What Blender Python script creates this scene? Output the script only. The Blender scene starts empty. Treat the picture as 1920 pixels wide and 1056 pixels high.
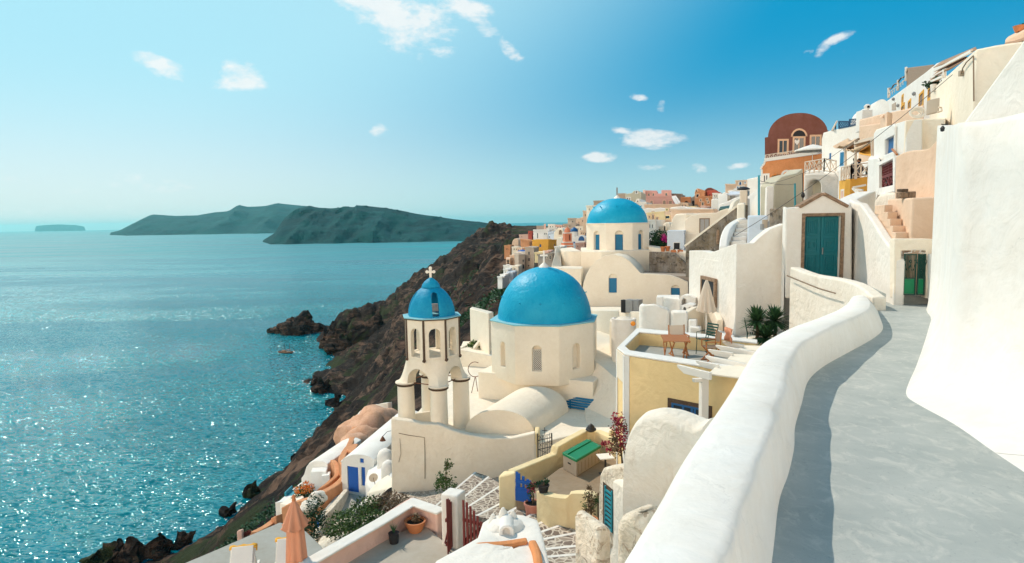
import bpy, bmesh, math, random
import numpy as np
from mathutils import Vector, Matrix, noise
random.seed(7)
SC = bpy.context.scene
COL = SC.collection
R = math.radians

# ------------------------------------------------------------------ camera
FPX = 1200.0
PITCH = math.atan(112 / 1200)
ROLL = R(0.93)
_c, _s = math.cos(ROLL), math.sin(ROLL)
_cp, _sp = math.cos(PITCH), math.sin(PITCH)
cam = bpy.data.cameras.new('camera')
cam.sensor_width = 36
cam.lens = FPX / 1920 * 36
cam.clip_start = 0.05
cam.clip_end = 400000
camo = bpy.data.objects.new('camera', cam)
COL.objects.link(camo)
_rt, _up, _fw = Vector((_c, -_s * _sp, -_s * _cp)), Vector((_s, _c * _sp, _c * _cp)), Vector((0, _cp, -_sp))
camo.matrix_world = Matrix(((_rt.x, _up.x, -_fw.x, 0), (_rt.y, _up.y, -_fw.y, 0), (_rt.z, _up.z, -_fw.z, 0), (0, 0, 0, 1)))
SC.camera = camo

def ray(px, py):
    x, y = px - 960, 528 - py
    x2, y2 = x * _c + y * _s, -x * _s + y * _c
    return Vector((x2, FPX * _cp + y2 * _sp, y2 * _cp - FPX * _sp))
def W(px, py, Y):
    d = ray(px, py); return d * (Y / d.y)
def G(px, py, z):
    d = ray(px, py); return d * (z / d.z)

# ------------------------------------------------------------------ light
SUN_AZ, SUN_EL = R(-40), R(46)
sun = bpy.data.lights.new('sun', 'SUN')
sun.energy = 2.1
sun.angle = R(0.5)
sun.color = (1.0, 0.875, 0.72)
suno = bpy.data.objects.new('sun', sun)
COL.objects.link(suno)
sd = Vector((math.sin(SUN_AZ) * math.cos(SUN_EL), math.cos(SUN_AZ) * math.cos(SUN_EL), math.sin(SUN_EL)))
suno.rotation_euler = (-sd).to_track_quat('-Z', 'Y').to_euler()
suno.location = sd * 50

SC.view_settings.view_transform = 'Standard'
SC.view_settings.look = 'None'
SC.view_settings.gamma = 1
SC.view_settings.exposure = 0.80
SC.cycles.use_denoising = True
SC.cycles.max_bounces = 7
SC.cycles.diffuse_bounces = 4
SC.cycles.glossy_bounces = 3
SC.cycles.transmission_bounces = 3
SC.cycles.volume_bounces = 0
SC.cycles.transparent_max_bounces = 8
SC.cycles.sample_clamp_indirect = 4
SC.cycles.caustics_reflective = False
SC.cycles.caustics_refractive = False

# ---- node helper
class NT:
    def __init__(s, t):
        s.t = t
    def n(s, typ, **kw):
        nd = s.t.nodes.new(typ)
        for k, v in kw.items():
            if k.startswith('i_'):
                key = k[2:]
                key = int(key) if key.isdigit() else key.replace('_', ' ')
                sock = nd.inputs[key]
                if isinstance(v, bpy.types.NodeSocket): s.t.links.new(v, sock)
                else: sock.default_value = v
            else: setattr(nd, k, v)
        return nd
    def l(s, a, b): s.t.links.new(a, b)
    def math(s, op, a, b=0.0, c=None, clamp=False):
        nd = s.t.nodes.new('ShaderNodeMath'); nd.operation = op; nd.use_clamp = clamp
        for i, v in enumerate((a, b, c)):
            if v is None: continue
            if isinstance(v, bpy.types.NodeSocket): s.t.links.new(v, nd.inputs[i])
            else: nd.inputs[i].default_value = v
        return nd.outputs[0]
    def mix(s, f, a, b, blend='MIX', clamp=False):
        nd = s.t.nodes.new('ShaderNodeMix'); nd.data_type = 'RGBA'; nd.blend_type = blend; nd.clamp_result = clamp
        for sock, v in ((nd.inputs[0], f), (nd.inputs[6], a), (nd.inputs[7], b)):
            if isinstance(v, bpy.types.NodeSocket): s.t.links.new(v, sock)
            elif sock == nd.inputs[0]: sock.default_value = v
            else: sock.default_value = (*v, 1) if len(v) == 3 else v
        return nd.outputs[2]
    def ramp(s, f, pts, interp='LINEAR'):
        nd = s.t.nodes.new('ShaderNodeValToRGB'); cr = nd.color_ramp; cr.interpolation = interp
        while len(cr.elements) < len(pts): cr.elements.new(0.5)
        for e, (p, c) in zip(cr.elements, pts):
            e.position = p; e.color = (c, c, c, 1) if not hasattr(c, '__len__') else ((*c, 1) if len(c) == 3 else c)
        s.t.links.new(f, nd.inputs[0]); return nd.outputs[0]
    def noise(s, vec, scale, detail=4, rough=0.55, dist=0.0):
        return s.n('ShaderNodeTexNoise', i_Vector=vec, i_Scale=scale, i_Detail=detail, i_Roughness=rough, i_Distortion=dist)

# ------------------------------------------------------------------ sky
world = bpy.data.worlds.new('World')
SC.world = world
world.use_nodes = True
wt = world.node_tree
wt.nodes.clear()
n = NT(wt)
sky = n.n('ShaderNodeTexSky')
sky.sky_type = 'NISHITA'
sky.sun_disc = False
sky.sun_elevation = SUN_EL
sky.sun_rotation = SUN_AZ
sky.altitude = 0
sky.air_density = 1.0
sky.dust_density = 1.6
sky.ozone_density = 1.5
geo = n.n('ShaderNodeTexCoord')
dirv = geo.outputs['Generated']
sep = n.n('ShaderNodeSeparateXYZ', i_Vector=dirv)
# the sky's own colour: pale near the sun and the horizon, deep azure away from them; mixed with the physical sky
KS = 1 / (0.13 * 2 ** 0.80)
def sc3(c): return tuple(x * KS for x in c)
gam = n.math('ARCCOSINE', n.n('ShaderNodeVectorMath', operation='DOT_PRODUCT', i_0=dirv, i_1=sd).outputs['Value'])
away = n.n('ShaderNodeMapRange', interpolation_type='SMOOTHSTEP', i_Value=gam, i_1=R(36), i_2=R(60)).outputs[0]
top = n.mix(away, sc3((0.47, 0.76, 0.86)), sc3((-0.10, 0.30, 0.57)))
hor = n.mix(away, sc3((0.98, 0.90, 0.88)), sc3((0.56, 0.76, 0.80)))
el = n.math('ARCSINE', sep.outputs[2])
eln = n.math('MULTIPLY', n.math('MAXIMUM', el, 0.0), 1 / R(7.2))
hf = n.math('POWER', 2.71828, n.math('MULTIPLY', n.math('MULTIPLY', eln, eln), -1.0))
hi = n.n('ShaderNodeMapRange', interpolation_type='SMOOTHSTEP', i_Value=el, i_1=R(18), i_2=R(48)).outputs[0]
top = n.mix(hi, top, sc3((0.02, 0.24, 0.44)))
grad = n.mix(hf, top, hor)
# bright warm fill band added to the sky behind the viewer, lifting shaded walls
bk = n.n('ShaderNodeMapRange', interpolation_type='SMOOTHSTEP', i_Value=sep.outputs[1], i_1=0.05, i_2=-0.55).outputs[0]
lowel = n.n('ShaderNodeMapRange', interpolation_type='SMOOTHSTEP', i_Value=el, i_1=R(34), i_2=R(6)).outputs[0]
grad = n.mix(n.math('MULTIPLY', bk, lowel), grad, sc3((6.2, 4.9, 3.55)))
tint = n.mix(0.92, n.mix(1.0, sky.outputs[0], (0.06, 0.8, 0.95), 'MULTIPLY'), grad)
# clouds: each a soft ellipse in direction space broken up by noise; (px, py, half width, half height, tilt deg, density)
clouds = [(770, 42, 105, 58, 14, 1.0), (700, 5, 90, 28, 12, 1.0), (860, 12, 62, 24, 20, 1.0), (940, 78, 44, 16, 42, .95), (905, 45, 55, 20, 35, 1.0),
          (308, 128, 56, 19, 20, 1.0), (441, 140, 62, 28, 0, 1.05), (712, 250, 22, 16, 0, .95), (1215, 262, 62, 20, 4, 1.05), (1165, 247, 36, 9, 8, .8), (1128, 293, 34, 11, 0, .95),
          (1228, 313, 36, 9, 0, .92), (1307, 316, 20, 12, 20, .92), (1239, 198, 14, 14, 50, .9), (1200, 182, 22, 8, 10, .85), (1387, 310, 26, 7, -8, .85), (1001, 213, 16, 8, 0, .4),
          (1563, 76, 36, 10, -18, 1.05), (1543, 92, 24, 12, -50, 1.05), (1584, 97, 26, 8, -5, .9), (1520, 98, 14, 8, 0, .8), (235, 102, 26, 9, 0, .3), (180, 340, 260, 30, 0, .55), (1000, 385, 130, 16, 0, .55), (60, 395, 260, 26, 0, .55)]
def camdir(px, py): return ray(px, py).normalized()
msum = None
for (px, py, hw, hh, tl, dn) in clouds:
    d = camdir(px, py)
    e1 = Vector((0, 0, 1)).cross(d).normalized() * -1
    e2 = e1.cross(d).normalized() * -1 if False else d.cross(e1).normalized() * -1
    a = R(tl)
    u = e1 * math.cos(a) - e2 * math.sin(a) * (1 if e2.z > 0 else -1)
    v = e1 * math.sin(a) + e2 * math.cos(a) * (1 if e2.z > 0 else -1)
    k = (px - 960) / FPX; k2 = 1 / math.sqrt(1 + k * k)
    su, sv = hw / FPX * k2, hh / FPX * k2
    du = n.n('ShaderNodeVectorMath', operation='DOT_PRODUCT', i_0=dirv, i_1=u / su).outputs['Value']
    dv = n.n('ShaderNodeVectorMath', operation='DOT_PRODUCT', i_0=dirv, i_1=v / sv).outputs['Value']
    dd = n.n('ShaderNodeVectorMath', operation='DOT_PRODUCT', i_0=dirv, i_1=d).outputs['Value']
    r2 = n.math('ADD', n.math('MULTIPLY', du, du), n.math('MULTIPLY', dv, dv))
    m = n.math('SUBTRACT', 1.0, n.math('MULTIPLY', r2, 0.5), clamp=True)
    m = n.math('MULTIPLY', n.math('MULTIPLY', m, dn), n.math('GREATER_THAN', dd, 0.5))
    msum = m if msum is None else n.math('MAXIMUM', msum, m)
mp = n.n('ShaderNodeMapping', i_Vector=dirv); mp.inputs['Scale'].default_value = (1, 1, 2.0)
nz = n.noise(mp.outputs[0], 9.0, 10, 0.62, 0.35)
nz2 = n.noise(mp.outputs[0], 34.0, 6, 0.6, 0.2)
nn = n.math('ADD', n.math('MULTIPLY', nz.outputs[0], 0.75), n.math('MULTIPLY', nz2.outputs[0], 0.3))
cl = n.math('SUBTRACT', n.math('ADD', n.math('MULTIPLY', msum, 0.62), n.math('MULTIPLY', nn, 1.9)), 1.36)
cl = n.math('MULTIPLY', n.math('POWER', n.math('MULTIPLY', cl, 3.6, clamp=True), 1.25), n.math('MULTIPLY', msum, 2.0, clamp=True))
cl = n.math('SMOOTH_MIN', cl, 0.9, 0.2)
cloudcol = n.mix(nz2.outputs[0], sc3((0.86, 0.91, 0.92)), sc3((1.05, 1.02, 0.99)))
fin = n.n('ShaderNodeVectorMath', operation='MAXIMUM', i_0=n.mix(n.math('MULTIPLY', cl, 0.92), tint, cloudcol), i_1=(0, 0, 0)).outputs[0]
bg = n.n('ShaderNodeBackground', i_Color=fin, i_Strength=0.13)
wo = n.n('ShaderNodeOutputWorld', i_Surface=bg.outputs[0])
# ------------------------------------------------------------------ mesh library
def V(*a): return Vector(a)
class MB:
    def __init__(s): s.v = []; s.f = []
    def add(s, vs, fs):
        b = len(s.v); s.v += [Vector(q) for q in vs]; s.f += [tuple(b + i for i in f) for f in fs]; return s
    def box(s, cx, cy, z0, sx, sy, sz, rot=0.0, tilt=None):
        c, sn = math.cos(rot), math.sin(rot); vs = []
        for dz in (0, sz):
            for dx, dy in ((-1, -1), (1, -1), (1, 1), (-1, 1)):
                x, y = dx * sx / 2, dy * sy / 2
                vs.append((cx + x * c - y * sn, cy + x * sn + y * c, z0 + dz))
        return s.add(vs, [(3, 2, 1, 0), (4, 5, 6, 7), (0, 1, 5, 4), (1, 2, 6, 5), (2, 3, 7, 6), (3, 0, 4, 7)])
    def obox(s, o, a, b, c):
        o, a, b, c = Vector(o), Vector(a), Vector(b), Vector(c)
        vs = [o, o + a, o + a + b, o + b, o + c, o + a + c, o + a + b + c, o + b + c]
        fs = [(3, 2, 1, 0), (4, 5, 6, 7), (0, 1, 5, 4), (1, 2, 6, 5), (2, 3, 7, 6), (3, 0, 4, 7)]
        if a.cross(b).dot(c) < 0: fs = [tuple(reversed(f)) for f in fs]
        return s.add(vs, fs)
    def beam(s, p, q, w, h, up=(0, 0, 1)):
        p, q = Vector(p), Vector(q); d = (q - p); u = Vector(up); sd_ = d.cross(u).normalized(); u = sd_.cross(d).normalized()
        return s.obox(p - sd_ * w / 2 - u * h / 2, d, sd_ * w, u * h)
    def prism(s, poly, z0, z1=None):
        """poly: world points (top corners, each own z) or 2-D with z1"""
        tops = [Vector((p[0], p[1], p[2] if z1 is None else (z1[i] if hasattr(z1, '__len__') else z1))) for i, p in enumerate(poly)]
        ar = sum(tops[i].x * tops[(i + 1) % len(tops)].y - tops[(i + 1) % len(tops)].x * tops[i].y for i in range(len(tops)))
        z0s = list(z0) if hasattr(z0, '__len__') else [z0] * len(tops)
        if ar < 0: tops.reverse(); z0s.reverse()
        k = len(tops)
        bot = [Vector((t.x, t.y, z)) for t, z in zip(tops, z0s)]
        return s.add(bot + tops, [tuple(range(k - 1, -1, -1)), tuple(range(k, 2 * k))] + [(i, (i + 1) % k, k + (i + 1) % k, k + i) for i in range(k)])
    def extr(s, pts, vec):
        pts = [Vector(p) for p in pts]; vec = Vector(vec); k = len(pts)
        nrm = Vector((0, 0, 0))
        for i in range(k): nrm += pts[i].cross(pts[(i + 1) % k])
        if nrm.dot(vec) > 0: pts.reverse()
        return s.add(pts + [p + vec for p in pts], [tuple(range(k)), tuple(range(2 * k - 1, k - 1, -1))] + [((i + 1) % k, i, k + i, k + (i + 1) % k) for i in range(k)])
    def tube(s, pts, r, nseg=8, cap=True):
        pts = [Vector(p) for p in pts]; rs = r if hasattr(r, '__len__') else [r] * len(pts)
        b = len(s.v); prev = None; k = len(pts)
        for i, p in enumerate(pts):
            t = (pts[min(i + 1, k - 1)] - pts[max(i - 1, 0)])
            if t.length < 1e-9: t = Vector((0, 0, 1))
            t.normalize()
            if prev is None:
                ref = Vector((0, 0, 1)) if abs(t.z) < 0.9 else Vector((1, 0, 0)); u = t.cross(ref).normalized()
            else:
                u = (prev - t * prev.dot(t)); u = u.normalized() if u.length > 1e-6 else t.orthogonal().normalized()
            prev = u; w = t.cross(u)
            for j in range(nseg):
                a = 2 * math.pi * j / nseg
                s.v.append(p + (u * math.cos(a) + w * math.sin(a)) * rs[i])
        for i in range(k - 1):
            for j in range(nseg):
                s.f.append((b + i * nseg + j, b + i * nseg + (j + 1) % nseg, b + (i + 1) * nseg + (j + 1) % nseg, b + (i + 1) * nseg + j))
        if cap:
            s.f.append(tuple(b + j for j in range(nseg - 1, -1, -1))); s.f.append(tuple(b + (k - 1) * nseg + j for j in range(nseg)))
        return s
    def lathe(s, c, prof, nseg=24, a0=0.0, sx=1.0, sy=1.0):
        c = Vector(c); b = len(s.v); k = len(prof)
        for (r, z) in prof:
            for j in range(nseg):
                a = a0 + 2 * math.pi * j / nseg
                s.v.append(c + Vector((math.cos(a) * max(r, 1e-4) * sx, math.sin(a) * max(r, 1e-4) * sy, z)))
        for i in range(k - 1):
            for j in range(nseg):
                s.f.append((b + i * nseg + j, b + i * nseg + (j + 1) % nseg, b + (i + 1) * nseg + (j + 1) % nseg, b + (i + 1) * nseg + j))
        s.f.append(tuple(b + j for j in range(nseg - 1, -1, -1))); s.f.append(tuple(b + (k - 1) * nseg + j for j in range(nseg)))
        return s
    def grid(s, rows):
        b = len(s.v); m = len(rows[0])
        for r in rows: s.v += [Vector(p) for p in r]
        for i in range(len(rows) - 1):
            for j in range(m - 1):
                s.f.append((b + i * m + j, b + i * m + j + 1, b + (i + 1) * m + j + 1, b + (i + 1) * m + j))
        return s
    def vault(s, A, B, vec, rise, nseg=14, side=0.0):
        """barrel vault: springing line A-B (its end wall), running along vec, arch of height rise"""
        A, B, vec = Vector(A), Vector(B), Vector(vec); pts = [A]
        if side: pts = [A + V(0, 0, -side)] + pts
        for i in range(1, nseg):
            t = i / nseg; a = math.pi * (1 - t)
            pts.append((A + B) / 2 + (B - A) / 2 * math.cos(a) + V(0, 0, rise * math.sin(a)))
        pts.append(B)
        if side: pts.append(B + V(0, 0, -side))
        return s.extr(pts, vec)
    def blob(s, c, r, seed=0, amp=0.25, sub=2, sc=(1, 1, 1)):
        bm = bmesh.new(); bmesh.ops.create_icosphere(bm, subdivisions=sub, radius=1)
        c = Vector(c); vs = []
        for v in bm.verts:
            k = 1 + amp * noise.noise(v.co * 1.7 + Vector((seed * 7.1, seed * 3.3, seed)))
            vs.append(c + Vector((v.co.x * sc[0], v.co.y * sc[1], v.co.z * sc[2])) * r * k)
        s.add(vs, [tuple(v.index for v in f.verts) for f in bm.faces]); bm.free(); return s
    def mesh(s, name, off=None, mtx=None, smooth=False, weld=False):
        me = bpy.data.meshes.new(name)
        if mtx is not None: vs = [mtx @ v for v in s.v]
        elif off is not None: vs = [v - off for v in s.v]
        else: vs = s.v
        me.from_pydata([tuple(v) for v in vs], [], s.f)
        if weld:
            bm = bmesh.new(); bm.from_mesh(me); bmesh.ops.remove_doubles(bm, verts=bm.verts, dist=1e-4); bmesh.ops.recalc_face_normals(bm, faces=bm.faces); bm.to_mesh(me); bm.free()
        if smooth is True: me.shade_smooth()
        elif smooth: me.shade_smooth(); me.set_sharp_from_angle(angle=R(smooth))
        return me

def link(o): COL.objects.link(o); return o
def meta(o, label=None, cat=None, group=None, kind=None):
    if label: o['label'] = label
    if cat: o['category'] = cat
    if group: o['group'] = group
    if kind: o['kind'] = kind
    return o
def thing(name, label, cat, loc, rz=0.0, group=None):
    o = bpy.data.objects.new(name, None); o.empty_display_size = 0.2
    o.location = loc; o.rotation_euler = (0, 0, rz); link(o)
    return meta(o, label, cat, group)
def bevel(o, w=0.03, seg=2, ang=35):
    if w:
        m = o.modifiers.new('bevel', 'BEVEL'); m.width = w; m.segments = seg; m.limit_method = 'ANGLE'; m.angle_limit = R(ang); m.harden_normals = False
        o.data.shade_smooth(); o.data.set_sharp_from_angle(angle=R(50))
    return o
def part(name, mb, mat, parent, local=False, bev=0.0, smooth=False, label=None, weld=False, seg=2):
    """mb in world coordinates unless local; child mesh of parent (an Empty or a part)"""
    root = parent
    chain = []
    while root is not None: chain.append(root); root = root.parent
    mtx = Matrix.Identity(4)
    for q in reversed(chain): mtx = mtx @ Matrix.LocRotScale(q.location, q.rotation_euler, q.scale)
    o = bpy.data.objects.new(name, mb.mesh(name, mtx=None if local else mtx.inverted(), smooth=smooth, weld=weld))
    o.data.materials.append(mat); o.parent = parent; link(o)
    if label: o['label'] = label
    if bev: bevel(o, bev, seg)
    return o
def solo(name, mb, mat, label=None, cat=None, group=None, kind=None, bev=0.0, smooth=False, weld=False, seg=2):
    xs = [v.x for v in mb.v]; ys = [v.y for v in mb.v]; zs = [v.z for v in mb.v]
    base = V((min(xs) + max(xs)) / 2, (min(ys) + max(ys)) / 2, min(zs))
    o = bpy.data.objects.new(name, mb.mesh(name, off=base, smooth=smooth, weld=weld)); o.location = base
    o.data.materials.append(mat); link(o); meta(o, label, cat, group, kind)
    if bev: bevel(o, bev, seg)
    return o
def copy_tree(o, parent=None):
    c = o.copy(); COL.objects.link(c); c.parent = parent
    for ch in list(o.children): copy_tree(ch, c)
    return c
def cut(o, cutters):
    """boolean-cut mesh builders (world coordinates) out of o; the cutters are removed again"""
    mtx = Matrix.Identity(4); q = o; chain = []
    while q is not None: chain.append(q); q = q.parent
    for q in reversed(chain): mtx = mtx @ Matrix.LocRotScale(q.location, q.rotation_euler, q.scale)
    cs = MB()
    mods = [(m.type, m.width, m.segments) for m in o.modifiers if m.type == 'BEVEL']; o.modifiers.clear()
    tmp = []
    for i, c in enumerate(cutters):
        me = c.mesh('cut', mtx=mtx.inverted(), weld=True); co = bpy.data.objects.new('cut', me); link(co); co.parent = o.parent
        co.matrix_parent_inverse = Matrix.Identity(4)
        co.location = (0, 0, 0) if o.parent is not None else (0, 0, 0)
        tmp.append(co)
        co.location = o.location; co.rotation_euler = o.rotation_euler
        m = o.modifiers.new('b', 'BOOLEAN'); m.operation = 'DIFFERENCE'; m.object = co; m.solver = 'EXACT'
    bpy.context.view_layer.update()
    dg = bpy.context.evaluated_depsgraph_get()
    me = bpy.data.meshes.new_from_object(o.evaluated_get(dg)); o.modifiers.clear(); old = o.data; o.data = me; me.name = old.name
    for co in tmp: bpy.data.objects.remove(co)
    for (_, w, s_) in mods: bevel(o, w, s_)
    if not mods:
        me.shade_flat()
    return o

# vertical wall frame: A,B give a horizontal line (left to right seen from outside); returns helper giving points from pixels
class Wall:
    def __init__(s, A, B):
        s.A = Vector(A); B = Vector(B); d = B - s.A; d.z = 0; s.len = d.length; s.d = d.normalized(); s.n = Vector((s.d.y, -s.d.x, 0))
        if s.n.dot(s.A) > 0 and False: s.n.negate()
    def px(s, px, py, out=0.0):
        r = ray(px, py); A = s.A + s.n * out
        return r * (A.dot(s.n) / r.dot(s.n))
    def uz(s, px, py, out=0.0):
        p = s.px(px, py, out); return ((p - s.A).dot(s.d), p.z)
    def P(s, u, z, out=0.0): return V(s.A.x, s.A.y, 0) + s.d * u + s.n * out + V(0, 0, z)
    def rect(s, mb, u0, u1, z0, z1, o0, o1):
        return mb.obox(s.P(u0, z0, o0), s.d * (u1 - u0), s.n * (o1 - o0), V(0, 0, z1 - z0))
    def pts(s, mb, uz, o0, o1):
        return mb.extr([s.P(u, z, o0) for u, z in uz], s.n * (o1 - o0))
    def arch(s, u0, u1, z0, z1, k=10, pointed=False):
        """outline of an arched opening whose crown is at z1"""
        r = (u1 - u0) / 2; zs = z1 - r; c = (u0 + u1) / 2
        return [(u0, z0), (u1, z0)] + [(c + r * math.cos(a), zs + r * math.sin(a)) for a in [math.pi * i / k for i in range(k + 1)]]
    def frame(s, mb, u0, u1, z0, z1, w, o0, o1):
        s.rect(mb, u0 - w, u0, z0 - w, z1 + w, o0, o1); s.rect(mb, u1, u1 + w, z0 - w, z1 + w, o0, o1)
        s.rect(mb, u0, u1, z1, z1 + w, o0, o1); s.rect(mb, u0, u1, z0 - w, z0, o0, o1); return mb

# ------------------------------------------------------------------ materials
MATS = {}
def principled(name, rough=0.8, **kw):
    m = bpy.data.materials.new(name); m.use_nodes = True; t = m.node_tree; t.nodes.clear(); n = NT(t)
    b = n.n('ShaderNodeBsdfPrincipled'); o = n.n('ShaderNodeOutputMaterial'); n.l(b.outputs[0], o.inputs[0])
    b.inputs['Roughness'].default_value = rough
    b.inputs['Specular IOR Level'].default_value = kw.get('spec', 0.3)
    b.inputs['Metallic'].default_value = kw.get('metal', 0.0)
    MATS[name] = m
    return m, n, b
def plaster(name, col, col2=None, var=0.06, bump=0.012, scale=1.0, stain=0.0, staincol=(0.10, 0.07, 0.045), rough=0.9, flake=0.0, cracks=0.0):
    """hand-applied limewash: uneven tone, trowel undulation, fine grain, optional stains"""
    m, n, b = principled(name, rough, spec=0.15)
    tc = n.n('ShaderNodeTexCoord').outputs['Object']
    n1 = n.noise(tc, 0.9 * scale, 6, 0.6).outputs[0]
    n2 = n.noise(tc, 6.0 * scale, 5, 0.6).outputs[0]
    n3 = n.noise(tc, 45.0 * scale, 3, 0.6).outputs[0]
    col2 = col2 or tuple(c * (1 - var * k) for c, k in zip(col, (1.6, 2.1, 2.8)))
    f = n.ramp(n.math('ADD', n.math('MULTIPLY', n1, 0.65), n.math('MULTIPLY', n2, 0.35)), [(0.38, 0.0), (0.64, 1.0)])
    c = n.mix(f, col, col2)
    if stain:
        mp = n.n('ShaderNodeMapping', i_Vector=tc); mp.inputs['Scale'].default_value = (2.2 * scale, 2.2 * scale, 0.5 * scale)
        s1 = n.noise(mp.outputs[0], 1.0, 8, 0.68, 0.4).outputs[0]
        sf = n.ramp(s1, [(0.62 - stain * 0.25, 0.0), (0.78, 1.0)])
        c = n.mix(n.math('MULTIPLY', sf, min(0.85, 0.35 + stain)), c, staincol)
    if flake:
        s2 = n.noise(tc, 2.6 * scale, 9, 0.7, 0.6).outputs[0]
        ff = n.ramp(s2, [(0.60 - flake * 0.2, 0.0), (0.63 - flake * 0.2, 1.0)])
        c = n.mix(n.math('MULTIPLY', ff, 0.7), c, staincol)
    if cracks:
        wv = n.n('ShaderNodeVectorMath', operation='ADD', i_0=tc, i_1=n.n('ShaderNodeVectorMath', operation='SCALE', i_0=n.noise(tc, 1.7 * scale, 6, 0.65).outputs[1], i_Scale=0.9).outputs[0]).outputs[0]
        vd = n.n('ShaderNodeTexVoronoi', feature='DISTANCE_TO_EDGE', i_Vector=wv, i_Scale=0.75 * scale).outputs[0]
        ck = n.math('MULTIPLY', n.ramp(vd, [(0.0, 1.0), (0.006, 0.0)]), n.ramp(n1, [(0.50, 0.0), (0.60, 1.0)]))
        c = n.mix(n.math('MULTIPLY', ck, cracks), c, tuple(x * 0.55 for x in col))
        pt = n.ramp(n.noise(tc, 0.45 * scale, 7, 0.6, 0.8).outputs[0], [(0.52, 0.0), (0.56, 1.0)])
        c = n.mix(n.math('MULTIPLY', pt, 0.35), c, tuple(x * k for x, k in zip(col, (0.90, 0.92, 0.93))))
    n.l(c, b.inputs['Base Color'])
    n4 = n.noise(tc, 2.6 * scale, 3, 0.5, 1.2).outputs[0]
    h = n.math('ADD', n.math('ADD', n.math('MULTIPLY', n1, 1.1), n.math('MULTIPLY', n4, 0.8)), n.math('ADD', n.math('MULTIPLY', n2, 0.35), n.math('MULTIPLY', n3, 0.05)))
    bp = n.n('ShaderNodeBump', i_Height=h, i_Strength=0.55, i_Distance=bump * 6)
    n.l(bp.outputs[0], b.inputs['Normal'])
    return m
def plain(name, col, rough=0.6, metal=0.0, spec=0.4, var=0.12, scale=8.0, bump=0.0, emit=None):
    m, n, b = principled(name, rough, metal=metal, spec=spec)
    tc = n.n('ShaderNodeTexCoord').outputs['Object']
    f = n.noise(tc, scale, 5, 0.6).outputs[0]
    c = n.mix(f, tuple(x * (1 - var) for x in col), tuple(min(1, x * (1 + var)) for x in col))
    n.l(c, b.inputs['Base Color'])
    if bump:
        bp = n.n('ShaderNodeBump', i_Height=f, i_Strength=0.6, i_Distance=bump); n.l(bp.outputs[0], b.inputs['Normal'])
    return m
# ------------------------------------------------------------------ sea, islands, cliff
SEA = -120.0
m_sea, n, b = principled('sea_water', 0.12, spec=0.5)
b.inputs['IOR'].default_value = 1.33; b.inputs['Specular Tint'].default_value = (0.1, 0.85, 1.0, 1)
pos = n.n('ShaderNodeNewGeometry').outputs['Position']
mp = n.n('ShaderNodeMapping', i_Vector=pos); mp.inputs['Rotation'].default_value = (0, 0, R(22)); mp.inputs['Scale'].default_value = (1.0, 2.1, 1.0)
mp2 = n.n('ShaderNodeMapping', i_Vector=pos); mp2.inputs['Rotation'].default_value = (0, 0, R(14)); mp2.inputs['Scale'].default_value = (0.35, 1.5, 1.0)
gust = n.noise(mp2.outputs[0], 0.0028, 6, 0.62, 0.8).outputs[0]
far_ = n.n('ShaderNodeMapRange', i_Value=n.n('ShaderNodeSeparateXYZ', i_Vector=pos).outputs[1], i_1=450.0, i_2=3500.0, i_3=1.0, i_4=0.35).outputs[0]
gf = n.ramp(gust, [(0.38, 0.55), (0.62, 1.6)])
calm = n.ramp(gust, [(0.54, 0.0), (0.66, 1.0)])
slope = None
for sc, k in ((0.42, 2.25), (0.12, 1.0), (0.02, 0.25)):
    c_ = n.noise(mp.outputs[0], sc, 2, 0.5, 0.3).outputs[1]
    v_ = n.n('ShaderNodeVectorMath', operation='SUBTRACT', i_0=c_, i_1=(0.5, 0.5, 0.5)).outputs[0]
    v_ = n.n('ShaderNodeVectorMath', operation='MULTIPLY', i_0=v_, i_1=(k, k, 0)).outputs[0]
    slope = v_ if slope is None else n.n('ShaderNodeVectorMath', operation='ADD', i_0=slope, i_1=v_).outputs[0]
gf = n.math('MULTIPLY', gf, far_)
gfv = n.n('ShaderNodeCombineXYZ', i_X=gf, i_Y=gf, i_Z=0.0).outputs[0]
slope = n.n('ShaderNodeVectorMath', operation='MULTIPLY', i_0=slope, i_1=gfv).outputs[0]
nv = n.n('ShaderNodeVectorMath', operation='ADD', i_0=slope, i_1=(0, 0, 1.0)).outputs[0]
nv = n.n('ShaderNodeVectorMath', operation='NORMALIZE', i_0=nv).outputs[0]
n.l(nv, b.inputs['Normal'])
c1 = n.mix(n.ramp(gust, [(0.35, 0.0), (0.65, 1.0)]), (0.0, 0.135, 0.185), (0.0, 0.25, 0.30))
n.l(c1, b.inputs['Base Color'])
frq = n.n('ShaderNodeMapRange', i_Value=n.n('ShaderNodeSeparateXYZ', i_Vector=pos).outputs[1], i_1=550.0, i_2=3000.0, i_3=0.0, i_4=0.46).outputs[0]
n.l(n.math('ADD', n.ramp(gust, [(0.4, 0.06), (0.7, 0.10)]), n.math('MULTIPLY', frq, n.ramp(gust, [(0.40, 0.75), (0.6, 1.15)]))), b.inputs['Roughness'])
mb = MB()
ring = [0, 150, 400, 900, 2000, 5000, 12000, 20000, 35000, 58000]
rows = []
for r in ring:
    rows.append([(math.sin(a) * r, math.cos(a) * r - 40, SEA) for a in [R(-180 + 360 * i / 48) for i in range(49)]])
mb.grid(rows)
sea = solo('sea', mb, m_sea, 'teal caldera sea with the sun glittering on its ripples', None, kind='structure')

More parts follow.
